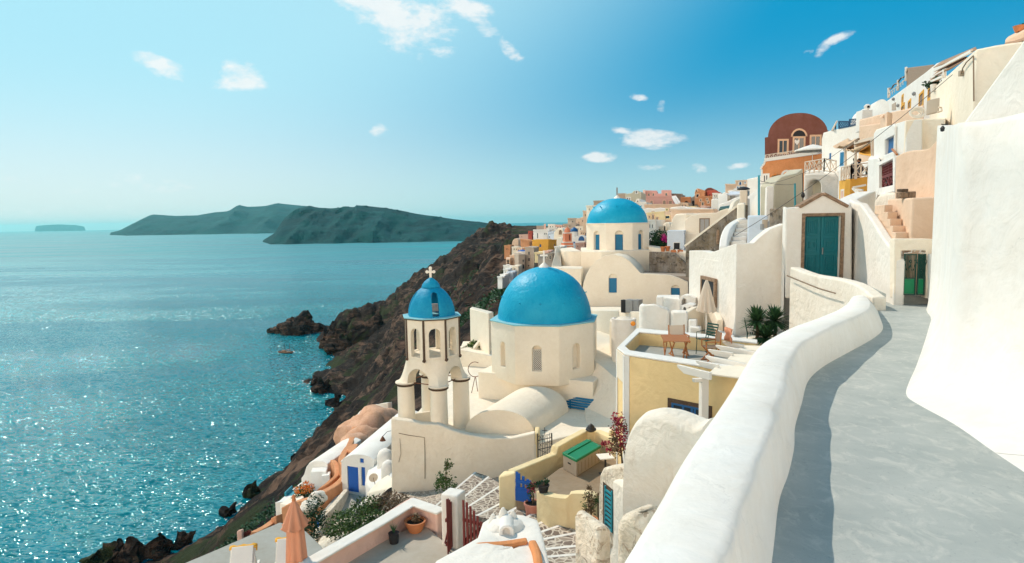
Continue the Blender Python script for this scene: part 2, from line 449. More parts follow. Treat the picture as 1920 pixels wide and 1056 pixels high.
def rock_material(name, dark, mid, light, green, gthr, scale):
    m, n, b = principled(name, 0.95, spec=0.1)
    pos = n.n('ShaderNodeNewGeometry'); P_ = pos.outputs['Position']
    mpp = n.n('ShaderNodeMapping', i_Vector=P_); mpp.inputs['Scale'].default_value = (1, 1, 2.2); mpp.inputs['Rotation'].default_value = (0.25, 0.1, 0)
    a1 = n.noise(mpp.outputs[0], 0.018 * scale, 8, 0.65, 0.7).outputs[0]
    a2 = n.noise(mpp.outputs[0], 0.14 * scale, 7, 0.7, 0.3).outputs[0]
    c = n.mix(n.ramp(a2, [(0.38, 0), (0.62, 1)]), dark, mid)
    c = n.mix(n.ramp(n.math('ADD', n.math('MULTIPLY', a1, 0.6), n.math('MULTIPLY', a2, 0.4)), [(0.49, 0), (0.60, 1)]), c, light)
    sm_ = n.n('ShaderNodeMapping', i_Vector=P_); sm_.inputs['Scale'].default_value = (0.25, 0.25, 3.0)
    a4 = n.noise(sm_.outputs[0], 0.09 * scale, 6, 0.65, 0.6).outputs[0]
    c = n.mix(n.ramp(a4, [(0.50, 0), (0.56, 0.7)]), c, tuple(x * 0.45 for x in mid))
    a3 = n.noise(P_, 0.03 * scale, 7, 0.7, 0.2).outputs[0]
    if gthr < 1:
        c = n.mix(n.ramp(a3, [(gthr, 0), (gthr + 0.06, 0.9)]), c, green)
    n.l(c, b.inputs['Base Color'])
    bp = n.n('ShaderNodeBump', i_Height=a2, i_Strength=1.0, i_Distance=3.0 / scale); n.l(bp.outputs[0], b.inputs['Normal'])
    return m
m_rock = rock_material('volcanic_rock', (0.008, 0.008, 0.010), (0.038, 0.028, 0.023), (0.16, 0.10, 0.07), (0.03, 0.042, 0.018), 0.54, 1.0)
m_isle = rock_material('haze_tinted_rock', (0.002, 0.036, 0.048), (0.005, 0.058, 0.070), (0.014, 0.090, 0.098), (0.003, 0.062, 0.066), 0.5, 0.12)  # teal haze of the distance is put into these rock colours

cps = []   # control points (x, y, z) of the cliff
def cp(px, py, Y): cps.append(tuple(W(px, py, Y)))
def cz(px, py, z=SEA):
    cps.append(tuple(G(px, py, z)))
for q in [(180, 1056), (300, 1030), (400, 985), (470, 925), (560, 850), (640, 775), (630, 745), (590, 725), (600, 700), (625, 690), (635, 660), (612, 646), (598, 638)]: cz(*q)
for x, y, z in [(-185, 180, -135), (-190, 250, -140), (-170, 330, -138), (-175, 400, -138), (-215, 470, -140), (-240, 560, -140), (-260, 640, -140), (-270, 760, -145), (-230, 820, -145), (-200, 900, -150), (-150, 1000, -150),
                (-120, 160, -124), (-160, 120, -135), (-90, 90, -80), (-120, 40, -110), (-60, 40, -60), (-300, 500, -150), (-300, 300, -150), (-320, 900, -160), (-60, 1100, -150), (100, 1250, -140), (400, 1400, -120), (-400, 1200, -160)]: cps.append((x, y, z))
for q in [(625, 606, 655), (642, 590, 650), (665, 582, 665), (700, 580, 680), (735, 560, 690), (762, 535, 700), (800, 507, 710), (830, 487, 725), (850, 459, 760), (875, 442, 780), (920, 437, 800), (960, 431, 820), (985, 434, 840), (1010, 440, 860)]: cp(*q)
for (px, Y, z) in [(700, 760, -112), (760, 790, -100), (850, 850, -70), (950, 930, -45), (1000, 980, -45), (1100, 1050, -60)]:
    p = W(px, 460, Y); cps.append((p.x, p.y, z))
for q in [(640, 700, 480), (665, 640, 560), (700, 660, 500), (700, 720, 420), (690, 760, 370), (730, 640, 480), (760, 600, 520), (720, 770, 300), (740, 720, 330), (850, 590, 240), (850, 545, 380), (850, 500, 540),
          (890, 585, 150), (890, 540, 260), (900, 500, 400), (900, 465, 590), (925, 560, 150), (930, 520, 230), (930, 485, 330), (930, 455, 560), (960, 480, 270), (960, 455, 420), (985, 460, 300), (1000, 448, 420), (1000, 436, 640)]: cp(*q)
for q in [(450, 990, 150), (430, 1030, 110), (500, 950, 130), (560, 915, 110), (600, 870, 135), (640, 835, 130), (660, 810, 150), (640, 790, 230), (700, 770, 190), (520, 960, 85), (590, 930, 70)]: cp(*q)
# ground below the town
for x, y, z in [(-8, 14, -13), (-14, 22, -16), (-4, 22, -12.5), (-12, 38, -21), (-20, 50, -27), (-14, 60, -27), (-4, 34, -12), (0, 45, -13), (4, 28, -10.5), (8, 20, -7), (4, 12, -7), (10, 8, -4), (14, 14, -3), (16, 25, -3), (12, 45, -8), (4, 60, -12), (20, 60, -2),
                (-3, 80, -17), (10, 90, -8), (-10, 100, -24), (25, 90, -1), (40, 60, 3), (60, 80, 6), (30, 30, 2), (40, 40, 6), (60, 50, 14), (20, 130, -6), (0, 130, -15), (40, 150, 0), (60, 200, 0), (20, 200, -8), (5, 180, -14), (10, 250, -12), (60, 300, -4), (30, 350, -8), (100, 150, 8), (100, 300, 4),
                (60, 500, -8), (120, 600, -6), (200, 400, 0), (250, 700, -10), (90, 800, -14), (200, 1000, -30), (400, 900, -30), (400, 400, 0), (200, 150, 20), (-5, 5, -9), (5, 3, -5), (-20, 5, -22), (-40, 20, -42), (-12, 0, -14)]: cps.append((x, y, z))
C = np.array(cps)
Dm = np.sqrt(((C[:, None, :2] - C[None, :, :2]) ** 2).sum(-1) + 1.0)
A_ = np.block([[Dm + np.eye(len(C)) * 0.0, np.ones((len(C), 1)), C[:, :2]], [np.ones((1, len(C))), np.zeros((1, 3))], [C[:, :2].T, np.zeros((2, 3))]])
wts = np.linalg.solve(A_, np.concatenate([C[:, 2], np.zeros(3)]))
def hfield(X, Y_):
    P_ = np.stack([X.ravel(), Y_.ravel()], 1); out = np.zeros(len(P_))
    for i in range(0, len(P_), 20000):
        q = P_[i:i + 20000]; D2 = np.sqrt(((q[:, None, :] - C[None, :, :2]) ** 2).sum(-1) + 1.0)
        out[i:i + 20000] = D2 @ wts[:len(C)] + wts[len(C)] + q @ wts[len(C) + 1:]
    return out.reshape(X.shape)
NA, NR = 460, 430
ta = np.concatenate([np.linspace(-0.95, -0.5, 60), np.linspace(-0.497, 0.14, NA - 100), np.linspace(0.15, 1.15, 40)])
rr = np.exp(np.linspace(math.log(3.5), math.log(1150), NR))
X = ta[None, :] * rr[:, None]; Y_ = np.repeat(rr[:, None], NA, 1)
Z = hfield(X, Y_)
fl = []
for i in range(NR):
    for j in range(NA):
        x, y, z = X[i, j], Y_[i, j], Z[i, j]
        d = math.hypot(x, y)
        town = 1.0 if x < -0.02 * y + 6 else max(0.12, 1 - (x - (-0.02 * y + 6)) / 25)
        a = min(11.0, 0.033 * d) * town * (0.45 + 0.55 * min(1.0, max(0.0, (z + 118) / 22)))
        big = noise.ridged_multi_fractal(Vector((x * 0.012, y * 0.009, 1.3)), 1.0, 2.1, 5, 1.0, 2.0) - 1.1
        sm = noise.fractal(Vector((x * 0.07, y * 0.06, 4.0)), 0.9, 2.2, 5)
        cr = abs(noise.noise(Vector((x * 0.045, y * 0.03, 8.0)))) * 1.6 + abs(noise.noise(Vector((x * 0.16, y * 0.12, 5.0)))) * .7
        k = noise.cell(Vector((x * 0.05, y * 0.05, 2.0)))
        fl.append(z + a * (0.85 * big + 0.42 * sm + 0.55 * (cr - .35)) + (0.08 * a) * k)
Z = np.array(fl).reshape(Z.shape)
me = bpy.data.meshes.new('cliff')
vs = np.stack([X, Y_, Z], -1).reshape(-1, 3)
idx = np.arange(NR * NA).reshape(NR, NA)
fs = np.stack([idx[:-1, :-1], idx[:-1, 1:], idx[1:, 1:], idx[1:, :-1]], -1).reshape(-1, 4)
me.from_pydata(vs.tolist(), [], fs.tolist()); me.shade_smooth(); me.set_sharp_from_angle(angle=R(28)); me.materials.append(m_rock)
cliff = link(bpy.data.objects.new('cliff', me)); meta(cliff, 'dark volcanic cliff falling from the town to the sea', None, kind='structure')
mbf = MB(); rf = random.Random(5)
for i in range(1, NR - 1):
    for j in range(1, NA - 1):
        zz_ = Z[i, j]
        if -121.0 < zz_ < -119.2 and 170 < Y_[i, j] < 760:
            for _ in range(1 if rf.random() < .45 else 0):
                r_ = rf.uniform(.2, .8); cx_, cy_ = X[i, j] + rf.gauss(0, 1.6) - 1.0, Y_[i, j] + rf.gauss(0, 2.2)
                b0_ = len(mbf.v); k_ = 7
                for q in range(k_):
                    a_ = 2 * math.pi * q / k_; rr2 = r_ * rf.uniform(.45, 1.2); mbf.v.append(V(cx_ + math.cos(a_) * rr2, cy_ + math.sin(a_) * rr2 * 1.8, SEA + .06 + .02 * rf.random()))
                mbf.f.append(tuple(b0_ + q for q in range(k_)))
m_foam, n, b = principled('surf_foam', 0.9, spec=0.2); b.inputs['Base Color'].default_value = (0.42, 0.50, 0.50, 1)
solo('surf', mbf, m_foam, 'broken white surf along the foot of the cliff', None, kind='stuff')
def ground(x, y):
    return float(hfield(np.array([x]), np.array([y]))[0])

def rockmass(name, label, sil, Yd, depth, seed, kind='structure', cat=None, mat=None, amp=0.12, nseg=90, foot=None):
    """an island: silhouette pixels at distance Yd, a steep near face, a crest and a long back slope"""
    xs = [p[0] for p in sil]; rows = []
    N = nseg
    prof = [(0.0, -0.12), (0.04, 0.0), (0.10, 0.22), (0.16, 0.40), (0.22, 0.55), (0.30, 0.74), (0.38, 0.9), (0.48, 1.0), (0.62, 0.92), (0.8, 0.55), (1.0, -0.1)]
    prof = [(np.interp(t, [0, 10], [0, 10])) for t in range(11)] and prof
    fine = []
    for i in range(len(prof) - 1):
        for k in range(4):
            t = k / 4; fine.append((prof[i][0] * (1 - t) + prof[i + 1][0] * t, prof[i][1] * (1 - t) + prof[i + 1][1] * t))
    fine.append(prof[-1])
    for (s_, h) in fine:
        row = []
        for i in range(N + 1):
            px = xs[0] + (xs[-1] - xs[0]) * i / N
            py = float(np.interp(px, xs, [p[1] for p in sil]))
            top = W(px, py, Yd); H = top.z - SEA
            endf = min(1, i / 6, (N - i) / 6)
            y = Yd - depth * 0.48 + depth * s_ * 1.0
            y = Yd + (y - Yd) * (0.25 + 0.75 * endf)
            x = top.x / Yd * y if False else top.x + (y - Yd) * top.x / Yd * 0.9
            nz = noise.ridged_multi_fractal(Vector((x / depth * 7 + seed, y / depth * 3, seed)), 1.0, 2.1, 6, 1.0, 2.0) - 1.1
            row.append((x + nz * H * 0.15, y - nz * H * 0.5, SEA + H * h + (nz * amp * H if 0 < h < 0.97 else 0)))
        rows.append(row)
    mb = MB().grid([list(reversed(r)) for r in rows])
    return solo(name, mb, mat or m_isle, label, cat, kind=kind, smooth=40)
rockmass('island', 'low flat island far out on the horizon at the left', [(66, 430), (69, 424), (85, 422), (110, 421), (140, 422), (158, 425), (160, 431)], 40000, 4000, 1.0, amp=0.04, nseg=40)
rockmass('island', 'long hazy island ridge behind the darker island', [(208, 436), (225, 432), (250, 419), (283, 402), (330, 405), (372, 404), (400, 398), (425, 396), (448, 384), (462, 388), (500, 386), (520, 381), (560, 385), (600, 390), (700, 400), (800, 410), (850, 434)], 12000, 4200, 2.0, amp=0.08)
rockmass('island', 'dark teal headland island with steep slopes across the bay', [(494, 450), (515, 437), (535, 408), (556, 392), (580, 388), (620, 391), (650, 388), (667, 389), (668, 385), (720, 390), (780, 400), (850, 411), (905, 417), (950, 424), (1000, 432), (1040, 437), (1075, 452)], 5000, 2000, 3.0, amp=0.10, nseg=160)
# rock islet by the headland
p = G(563, 628, SEA)
mb = MB()
for i, (px, h, r) in enumerate([(533, 7, 13), (545, 13, 15), (560, 18, 17), (572, 15, 16), (588, 9, 14), (603, 4, 10), (520, 3, 8), (552, 12, 15)]):
    c = G(px, 622 if i < 7 else 627, SEA)
    mb.blob((c.x, c.y + (i % 3) * 4, SEA), 1, i, 0.55, 4, (r, r * 0.9, h))
for v in mb.v:
    v += Vector((noise.fractal(v * 0.18, 1, 2, 4), noise.fractal(v * 0.18 + Vector((9, 0, 0)), 1, 2, 4), noise.fractal(v * 0.2 + Vector((0, 7, 0)), 1, 2, 4))) * 2.6
solo('rock_islet', mb, m_rock, 'small dark rock islet just off the headland', kind='structure', smooth=30)

def rocks(name, label, pts, seed):
    mb = MB()
    for i, (px, py, h, r) in enumerate(pts): c = G(px, py, SEA); mb.blob((c.x, c.y, SEA), 1, i + seed, 0.55, 4, (r, r * 0.9, h))
    for v in mb.v: v += Vector((noise.fractal(v * 0.16, 1, 2, 5), noise.fractal(v * 0.16 + Vector((9, 0, 0)), 1, 2, 5), noise.fractal(v * 0.18 + Vector((0, 7, 0)), 1, 2, 5))) * 3.2
    return solo(name, mb, m_rock, label, kind='structure', smooth=28)
rocks('headland_rocks', 'dark rocky point jutting into the sea beside the islet', [(622, 648, 12, 12), (636, 640, 18, 15), (652, 640, 25, 18), (672, 645, 28, 20), (690, 655, 26, 20), (612, 652, 7, 7), (640, 660, 14, 13)], 3)
rocks('shore_rocks', 'broken dark rocks along the foot of the cliff', [(597, 722, 6, 5), (606, 735, 8, 6), (590, 715, 3, 3), (628, 760, 7, 5), (640, 790, 6, 4), (560, 858, 3, 2.5), (470, 930, 4, 3), (425, 965, 4, 3), (300, 1040, 6, 4), (250, 1050, 6, 4.5), (210, 1056, 7, 5), (180, 1062, 5, 4), (340, 1022, 4, 3)], 12)
# air
mh = bpy.data.materials.new('haze'); mh.use_nodes = True; t = mh.node_tree; t.nodes.clear(); n = NT(t)
pv = n.n('ShaderNodeVolumePrincipled'); pv.inputs['Color'].default_value = (0.30, 0.90, 1.0, 1); pv.inputs['Density'].default_value = 2.1e-5; pv.inputs['Anisotropy'].default_value = 0.5
o_ = n.n('ShaderNodeOutputMaterial'); n.l(pv.outputs[0], o_.inputs['Volume'])
# ------------------------------------------------------------------ shared materials
M = {}
M['white'] = plaster('white_limewash', (0.80, 0.785, 0.755), var=0.035, bump=0.010)
M['whitenear'] = plaster('white_limewash_near', (0.80, 0.785, 0.755), var=0.05, bump=0.006, cracks=0.4, scale=1.2)
M['white2'] = plaster('white_limewash_grainy', (0.82, 0.785, 0.735), var=0.05, bump=0.012)
M['cream'] = plaster('cream_limewash', (0.86, 0.775, 0.65), var=0.04, bump=0.010)
M['creamdirty'] = plaster('cream_limewash_stained', (0.86, 0.775, 0.65), var=0.05, bump=0.014, stain=0.05, staincol=(0.52, 0.38, 0.26))
M['peach'] = plaster('peach_limewash', (0.76, 0.56, 0.42), var=0.06, bump=0.010)
M['rose'] = plaster('rose_limewash', (0.72, 0.47, 0.39), var=0.06, bump=0.010)
M['pinkwall'] = plaster('pink_limewash', (0.78, 0.52, 0.44), var=0.06, bump=0.012)
M['yellow'] = plaster('yellow_limewash', (0.84, 0.63, 0.33), var=0.05, bump=0.008)
M['paleyellow'] = plaster('pale_yellow_limewash', (0.84, 0.69, 0.42), var=0.06, bump=0.012)
M['ochre'] = plaster('ochre_limewash', (0.78, 0.43, 0.09), var=0.06)
M['orange'] = plaster('orange_limewash', (0.70, 0.30, 0.13), var=0.12, stain=0.1, staincol=(0.5, 0.2, 0.1))
M['terra'] = plaster('terracotta_render', (0.66, 0.32, 0.17), var=0.12)
M['clayrock'] = plaster('clay_washed_rock', (0.70, 0.43, 0.30), var=0.14, bump=0.03, stain=0.3, staincol=(0.45, 0.22, 0.13))
M['maroon'] = plaster('maroon_render', (0.20, 0.085, 0.07), var=0.14, stain=0.1, staincol=(0.30, 0.12, 0.09))
M['redhouse'] = plaster('red_render', (0.50, 0.12, 0.09), var=0.1)
M['pinkhouse'] = plaster('dusty_pink_render', (0.60, 0.36, 0.34), var=0.06)
M['greyhouse'] = plaster('grey_render', (0.36, 0.31, 0.27), var=0.1)
M['taupe'] = plaster('taupe_render', (0.50, 0.42, 0.35), var=0.08)
M['bluewhite'] = plaster('pale_blue_limewash', (0.62, 0.70, 0.80), var=0.04)
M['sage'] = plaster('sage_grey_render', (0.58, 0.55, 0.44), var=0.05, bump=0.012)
M['roughwall'] = plaster('rough_grey_render', (0.34, 0.31, 0.28), var=0.25, bump=0.03, stain=0.7, staincol=(0.05, 0.045, 0.04), flake=0.2)
M['worn'] = plaster('worn_white_render', (0.82, 0.765, 0.68), var=0.06, bump=0.012, stain=0.12, staincol=(0.46, 0.33, 0.22), scale=1.6)
M['flaking'] = plaster('flaking_limewash', (0.80, 0.72, 0.61), var=0.12, bump=0.02, stain=0.3, staincol=(0.34, 0.24, 0.16), flake=0.2, scale=2.2)
M['stone'] = plain('bare_stone', (0.26, 0.17, 0.11), 0.9, var=0.95, scale=11, bump=0.05)
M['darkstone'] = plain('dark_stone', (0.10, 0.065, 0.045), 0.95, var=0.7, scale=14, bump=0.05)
M['dome'] = plaster('dome_blue_paint', (0.004, 0.33, 0.55), (0.02, 0.39, 0.60), bump=0.012, rough=0.42, scale=1.4)
M['domedark'] = plaster('belfry_blue_paint', (0.004, 0.23, 0.43), (0.015, 0.31, 0.50), bump=0.010, rough=0.55, scale=2)
M['rimblue'] = plaster('rim_light_blue_paint', (0.28, 0.58, 0.64), (0.22, 0.50, 0.60), bump=0.008)
M['bluepaint'] = plain('blue_paint', (0.006, 0.10, 0.28), 0.5, var=0.2, scale=6)
M['shutter'] = plain('blue_shutter_paint', (0.008, 0.15, 0.30), 0.55, var=0.15, scale=5)
M['royal'] = plain('royal_blue_paint', (0.01, 0.10, 0.42), 0.5, var=0.15)
M['teal'] = plain('teal_door_paint', (0.004, 0.15, 0.18), 0.45, var=0.15, scale=5)
M['green'] = plain('green_paint', (0.004, 0.20, 0.08), 0.45, var=0.15, scale=7)
M['dkgreen'] = plain('dark_green_iron', (0.008, 0.06, 0.045), 0.5)
M['iron'] = plain('black_iron', (0.018, 0.018, 0.02), 0.55, spec=0.5)
M['rust'] = plain('rusty_iron', (0.16, 0.06, 0.03), 0.8, var=0.4)
M['redwood'] = plain('dark_red_painted_wood', (0.15, 0.022, 0.02), 0.6, var=0.2, scale=10)
M['wood'] = plain('oiled_teak', (0.42, 0.15, 0.04), 0.55, var=0.3, scale=12)
M['weathered'] = plain('weathered_wood', (0.22, 0.15, 0.10), 0.8, var=0.4, scale=12)
M['canvas'] = plain('cream_canvas', (0.66, 0.56, 0.46), 0.9, var=0.06, scale=4)
M['canvasrose'] = plain('terracotta_canvas', (0.62, 0.27, 0.16), 0.9, var=0.08, scale=3)
M['canvaswhite'] = plain('white_canvas', (0.78, 0.75, 0.70), 0.9, var=0.04)
M['beige'] = plain('beige_plastic', (0.42, 0.34, 0.26), 0.6, var=0.06)
M['whitepaint'] = plain('white_painted_wood', (0.78, 0.74, 0.68), 0.6, var=0.05, scale=6)
M['pot'] = plain('terracotta_clay', (0.55, 0.20, 0.08), 0.8, var=0.2, scale=5)
M['soil'] = plain('potting_soil', (0.035, 0.022, 0.015), 1.0, var=0.5, scale=30, bump=0.02)
M['dark'] = plain('dark_interior', (0.012, 0.013, 0.016), 0.7, var=0.2)
M['glass'] = plain('dark_window_glass', (0.02, 0.035, 0.05), 0.12, spec=0.6, var=0.1)
M['greyfloor'] = plaster('grey_screed_floor', (0.40, 0.40, 0.37), var=0.08, bump=0.004, rough=0.8, stain=0.08, staincol=(0.2, 0.2, 0.18))
M['steelgrey'] = plain('grey_metal', (0.30, 0.30, 0.30), 0.5, metal=0.3)
M['yellowcloth'] = plain('yellow_towel', (0.75, 0.38, 0.05), 0.95, var=0.15)
M['straw'] = plain('reed_thatch', (0.30, 0.22, 0.16), 0.95, var=0.35, scale=20, bump=0.05)
M['bluepole'] = plain('turquoise_pole_paint', (0.02, 0.28, 0.36), 0.6)
def leafmat(name, a, b_):
    m, n, b = principled(name, 0.6, spec=0.25)
    rnd = n.n('ShaderNodeNewGeometry').outputs['Random Per Island']
    n.l(n.mix(rnd, a, b_), b.inputs['Base Color'])
    b.inputs['Subsurface Weight'].default_value = 0.0
    return m
M['leaf'] = leafmat('green_leaves', (0.025, 0.07, 0.018), (0.09, 0.15, 0.035))
M['leafdark'] = leafmat('dark_green_leaves', (0.012, 0.045, 0.022), (0.03, 0.09, 0.035))
M['leafbrown'] = leafmat('dry_brown_leaves', (0.10, 0.06, 0.035), (0.22, 0.15, 0.08))
M['flowerred'] = leafmat('crimson_flowers', (0.24, 0.015, 0.04), (0.45, 0.04, 0.07))
M['flowerpink'] = leafmat('magenta_flowers', (0.45, 0.01, 0.18), (0.6, 0.03, 0.25))
M['flowerorange'] = leafmat('orange_flowers', (0.6, 0.12, 0.02), (0.75, 0.28, 0.03))
M['palm'] = leafmat('yucca_leaves', (0.015, 0.06, 0.03), (0.06, 0.14, 0.05))
M['stem'] = plain('woody_stem', (0.10, 0.065, 0.04), 0.9, var=0.3)

# path: pale grey cement with worn trowel marks
m, n, b = principled('path_cement', 0.75, spec=0.2)
tc = n.n('ShaderNodeTexCoord').outputs['Object']
mpp = n.n('ShaderNodeMapping', i_Vector=tc); mpp.inputs['Rotation'].default_value = (0, 0, R(20)); mpp.inputs['Scale'].default_value = (1.0, 0.7, 1)
a1 = n.noise(tc, 1.1, 7, 0.62, 0.4).outputs[0]; a2 = n.noise(mpp.outputs[0], 6.5, 9, 0.72, 0.8).outputs[0]; a3 = n.noise(mpp.outputs[0], 30.0, 4, 0.7, 0.6).outputs[0]
c = n.mix(n.ramp(a1, [(0.36, 0), (0.66, 1)]), (0.33, 0.36, 0.35), (0.43, 0.45, 0.43))
c = n.mix(n.ramp(a2, [(0.50, 0), (0.68, 0.55)]), c, (0.60, 0.59, 0.54))
c = n.mix(n.ramp(a3, [(0.62, 0), (0.67, 0.5)]), c, (0.25, 0.28, 0.28))
vd = n.n('ShaderNodeTexVoronoi', feature='DISTANCE_TO_EDGE', i_Vector=n.n('ShaderNodeVectorMath', operation='ADD', i_0=tc, i_1=n.n('ShaderNodeVectorMath', operation='SCALE', i_0=n.noise(tc, 1.5, 6, 0.65).outputs[1], i_Scale=1.1).outputs[0]).outputs[0], i_Scale=0.55).outputs[0]
c = n.mix(n.math('MULTIPLY', n.ramp(vd, [(0, 1.0), (0.004, 0.0)]), 0.15), c, (0.17, 0.18, 0.18))
n.l(c, b.inputs['Base Color'])
bp = n.n('ShaderNodeBump', i_Height=n.math('ADD', a2, n.math('MULTIPLY', a3, 0.4)), i_Strength=0.5, i_Distance=0.012); n.l(bp.outputs[0], b.inputs['Normal'])
M['path'] = m
# stone steps: dark irregular cobbles set in pale mortar
m, n, b = principled('cobbled_steps', 0.9, spec=0.15)
tc = n.n('ShaderNodeTexCoord').outputs['Object']
wv = n.noise(tc, 2.5, 3, 0.5); wadd = n.n('ShaderNodeVectorMath', operation='ADD', i_0=tc, i_1=n.n('ShaderNodeVectorMath', operation='SCALE', i_0=wv.outputs[1], i_Scale=0.25).outputs[0]).outputs[0]
vo = n.n('ShaderNodeTexVoronoi', feature='DISTANCE_TO_EDGE', i_Vector=wadd, i_Scale=5.5); vc = n.n('ShaderNodeTexVoronoi', i_Vector=wadd, i_Scale=5.5)
st = n.mix(n.n('ShaderNodeSeparateColor', i_0=vc.outputs['Color']).outputs[0], (0.16, 0.12, 0.10), (0.36, 0.29, 0.23))
c = n.mix(n.ramp(vo.outputs[0], [(0.05, 0), (0.11, 1)]), (0.60, 0.52, 0.43), st)
n.l(c, b.inputs['Base Color']); bp = n.n('ShaderNodeBump', i_Height=vo.outputs[0], i_Strength=0.5, i_Distance=0.05); n.l(bp.outputs[0], b.inputs['Normal'])
M['cobble'] = m

# ------------------------------------------------------------------ builders working from pixel + distance
def PT(q):
    return W(*q) if not isinstance(q, Vector) else q
def mass(name, label, cat, tops, zb, mat, bev=0.05, group=None, kind=None):
    return solo(name, MB().prism([PT(q) for q in tops], zb), mat, label, cat, group, kind, bev)
def mass_mb(tops, zb): return MB().prism([PT(q) for q in tops], zb)
def catmull(ps, k):
    out = []; m_ = len(ps)
    for i in range(m_ - 1):
        p0, p1, p2, p3 = ps[max(i - 1, 0)], ps[i], ps[i + 1], ps[min(i + 2, m_ - 1)]
        for j in range(k):
            t = j / k
            out.append(0.5 * ((2 * p1) + (p2 - p0) * t + (2 * p0 - 5 * p1 + 4 * p2 - p3) * t * t + (3 * p1 - p0 - 3 * p2 + p3) * t ** 3))
    out.append(ps[-1]); return out
def ribbon_mb(tops, th, zb, smooth=0, wob=0.0, side=1):
    """wall following the top line (front edge of the wall top), thickness th away from the camera side"""
    ps = [PT(q) for q in tops]
    if smooth: ps = catmull(ps, smooth)
    k = len(ps); L = []; Rr = []
    for i, p in enumerate(ps):
        d = ps[min(i + 1, k - 1)] - ps[max(i - 1, 0)]; d.z = 0; d.normalize()
        nn_ = V(-d.y, d.x, 0) * side
        w_ = noise.noise(p * 0.9) * wob
        L.append(p + V(0, 0, w_)); Rr.append(p + nn_ * th + V(0, 0, w_))
    mb = MB(); zf = (lambda p: zb) if not callable(zb) else zb
    for a, b_ in zip(L, Rr):
        z_ = zf(a); mb.v += [V(a.x, a.y, z_), a, b_, V(b_.x, b_.y, z_)]
    for i in range(k - 1):
        for j in range(4):
            q = (i * 4 + j, i * 4 + (j + 1) % 4, (i + 1) * 4 + (j + 1) % 4, (i + 1) * 4 + j)
            mb.f.append(q if side < 0 else tuple(reversed(q)))
    e = (0, 1, 2, 3); f = tuple((k - 1) * 4 + j for j in range(4))
    mb.f.append(tuple(reversed(e)) if side < 0 else e); mb.f.append(f if side < 0 else tuple(reversed(f)))
    return mb
def ribbon(name, label, cat, tops, th, zb, mat, smooth=0, wob=0.0, side=1, bev=0.05, group=None, seg=3):
    return solo(name, ribbon_mb(tops, th, zb, smooth, wob, side), mat, label, cat, group, None, bev, weld=True, seg=seg)
def leaves_mb(c, rad, count, size, seed=0, shape='ball', drop=0.0, mb=None, clump=5):
    """leaf-sized faces in clumps through a volume"""
    rng = random.Random(seed); mb = mb or MB(); c = Vector(c)
    cl = [Vector((rng.gauss(0, .5), rng.gauss(0, .5), rng.gauss(0, .5))) for _ in range(max(3, count // 40))]
    for i in range(count):
        q = rng.choice(cl) + Vector((rng.gauss(0, .22), rng.gauss(0, .22), rng.gauss(0, .22)))
        if q.length > 1.15: q = q.normalized() * (0.8 + 0.35 * rng.random())
        p = c + Vector((q.x * rad[0], q.y * rad[1], q.z * rad[2] - drop * rng.random()))
        a = Vector((rng.gauss(0, 1), rng.gauss(0, 1), rng.gauss(0, .6))).normalized(); b_ = a.cross(Vector((rng.gauss(0, 1), rng.gauss(0, 1), rng.gauss(0, 1)))).normalized()
        s_ = size * (0.6 + 0.8 * rng.random())
        mb.add([p, p + a * s_ * .5 + b_ * s_ * .28, p + a * s_, p + a * s_ * .5 - b_ * s_ * .28], [(0, 1, 2, 3)])
    return mb
# ================================================================== the path, its parapet and the big wall on the right
def PG(px, py):
    d = ray(px, py); t = -1.61 / (d.z + 0.03 * d.y); return d * t
def zpath(y): return -1.61 - 0.03 * y
st = [((1447, 1056), (1357, 1056), (1160, 1056), .47), ((1461, 940), (1398, 930), (1238, 940), .47), ((1478, 890), (1413, 888), (1266, 890), .47), ((1489, 840), (1434, 835), (1294, 840), .47),
      ((1491, 800), (1449, 792), (1322, 798), .47), ((1503, 758), (1465, 742), (1362, 742), .47), ((1516, 714), (1477, 686), (1396, 686), .47), ((1545, 687), (1499, 648), (1424, 647), .47),
      ((1591, 661), (1546, 619), (1460, 624), .47), ((1634, 637), (1594, 596), (1510, 604), .45), ((1655, 618), (1628, 581), (1552, 590), .42), ((1651, 598), (1632, 566), (1582, 574), .36), ((1640, 568), (1622, 553), (1598, 556), .28)]
B_, I_, O_ = [], [], []
for b0, i0, o0, h in st:
    b = PG(*b0); z = b.z + h
    B_.append(b); I_.append(G(i0[0], i0[1], z)); O_.append(G(o0[0], o0[1], z))
for L in (B_, I_, O_):
    e = L[0] - L[1]; e.normalize(); L.insert(0, L[0] + e * 2.2)
B_, I_, O_ = [catmull(L, 6) for L in (B_, I_, O_)]
rows = []
for b, i, o in zip(B_, I_, O_):
    w_ = noise.noise(b * 1.3) * 0.018; w2_ = noise.noise(b * 0.8 + V(5, 0, 0)) * 0.05
    out = (o - i); out.z = 0; out.normalize()
    up = V(0, 0, 1); w3_ = noise.noise(b * 3.1 + V(9, 0, 0)) * .035
    rows.append([V(b.x, b.y, b.z - 0.3), b + (b - i) * .12, b + (i - b) * 0.12 + up * 0, b + (i - b) * 0.5 + out * w_ * .6, b + (i - b) * 0.86 + out * w_, i + up * (w_ * .6 - .012) + out * (.012 + w3_), i + out * 0.05 + up * (w_ * .6 + .006), i + (o - i) * 0.5 + up * (0.012 + w_ * .6), o - out * 0.06 + up * (w_ * .6 + .006), o + up * (w_ * .6 - .02) + out * w2_ * .5, V(o.x, o.y, -3.2) + out * 0.1, V(o.x, o.y, -8.0) + out * 0.25])
mb = MB().grid(rows)
mb.f.append(tuple(range((len(rows) - 1) * 12, len(rows) * 12)))
par = solo('parapet_wall', mb, M['whitenear'], 'broad smooth white parapet curving along the grey footpath', 'wall', smooth=75)
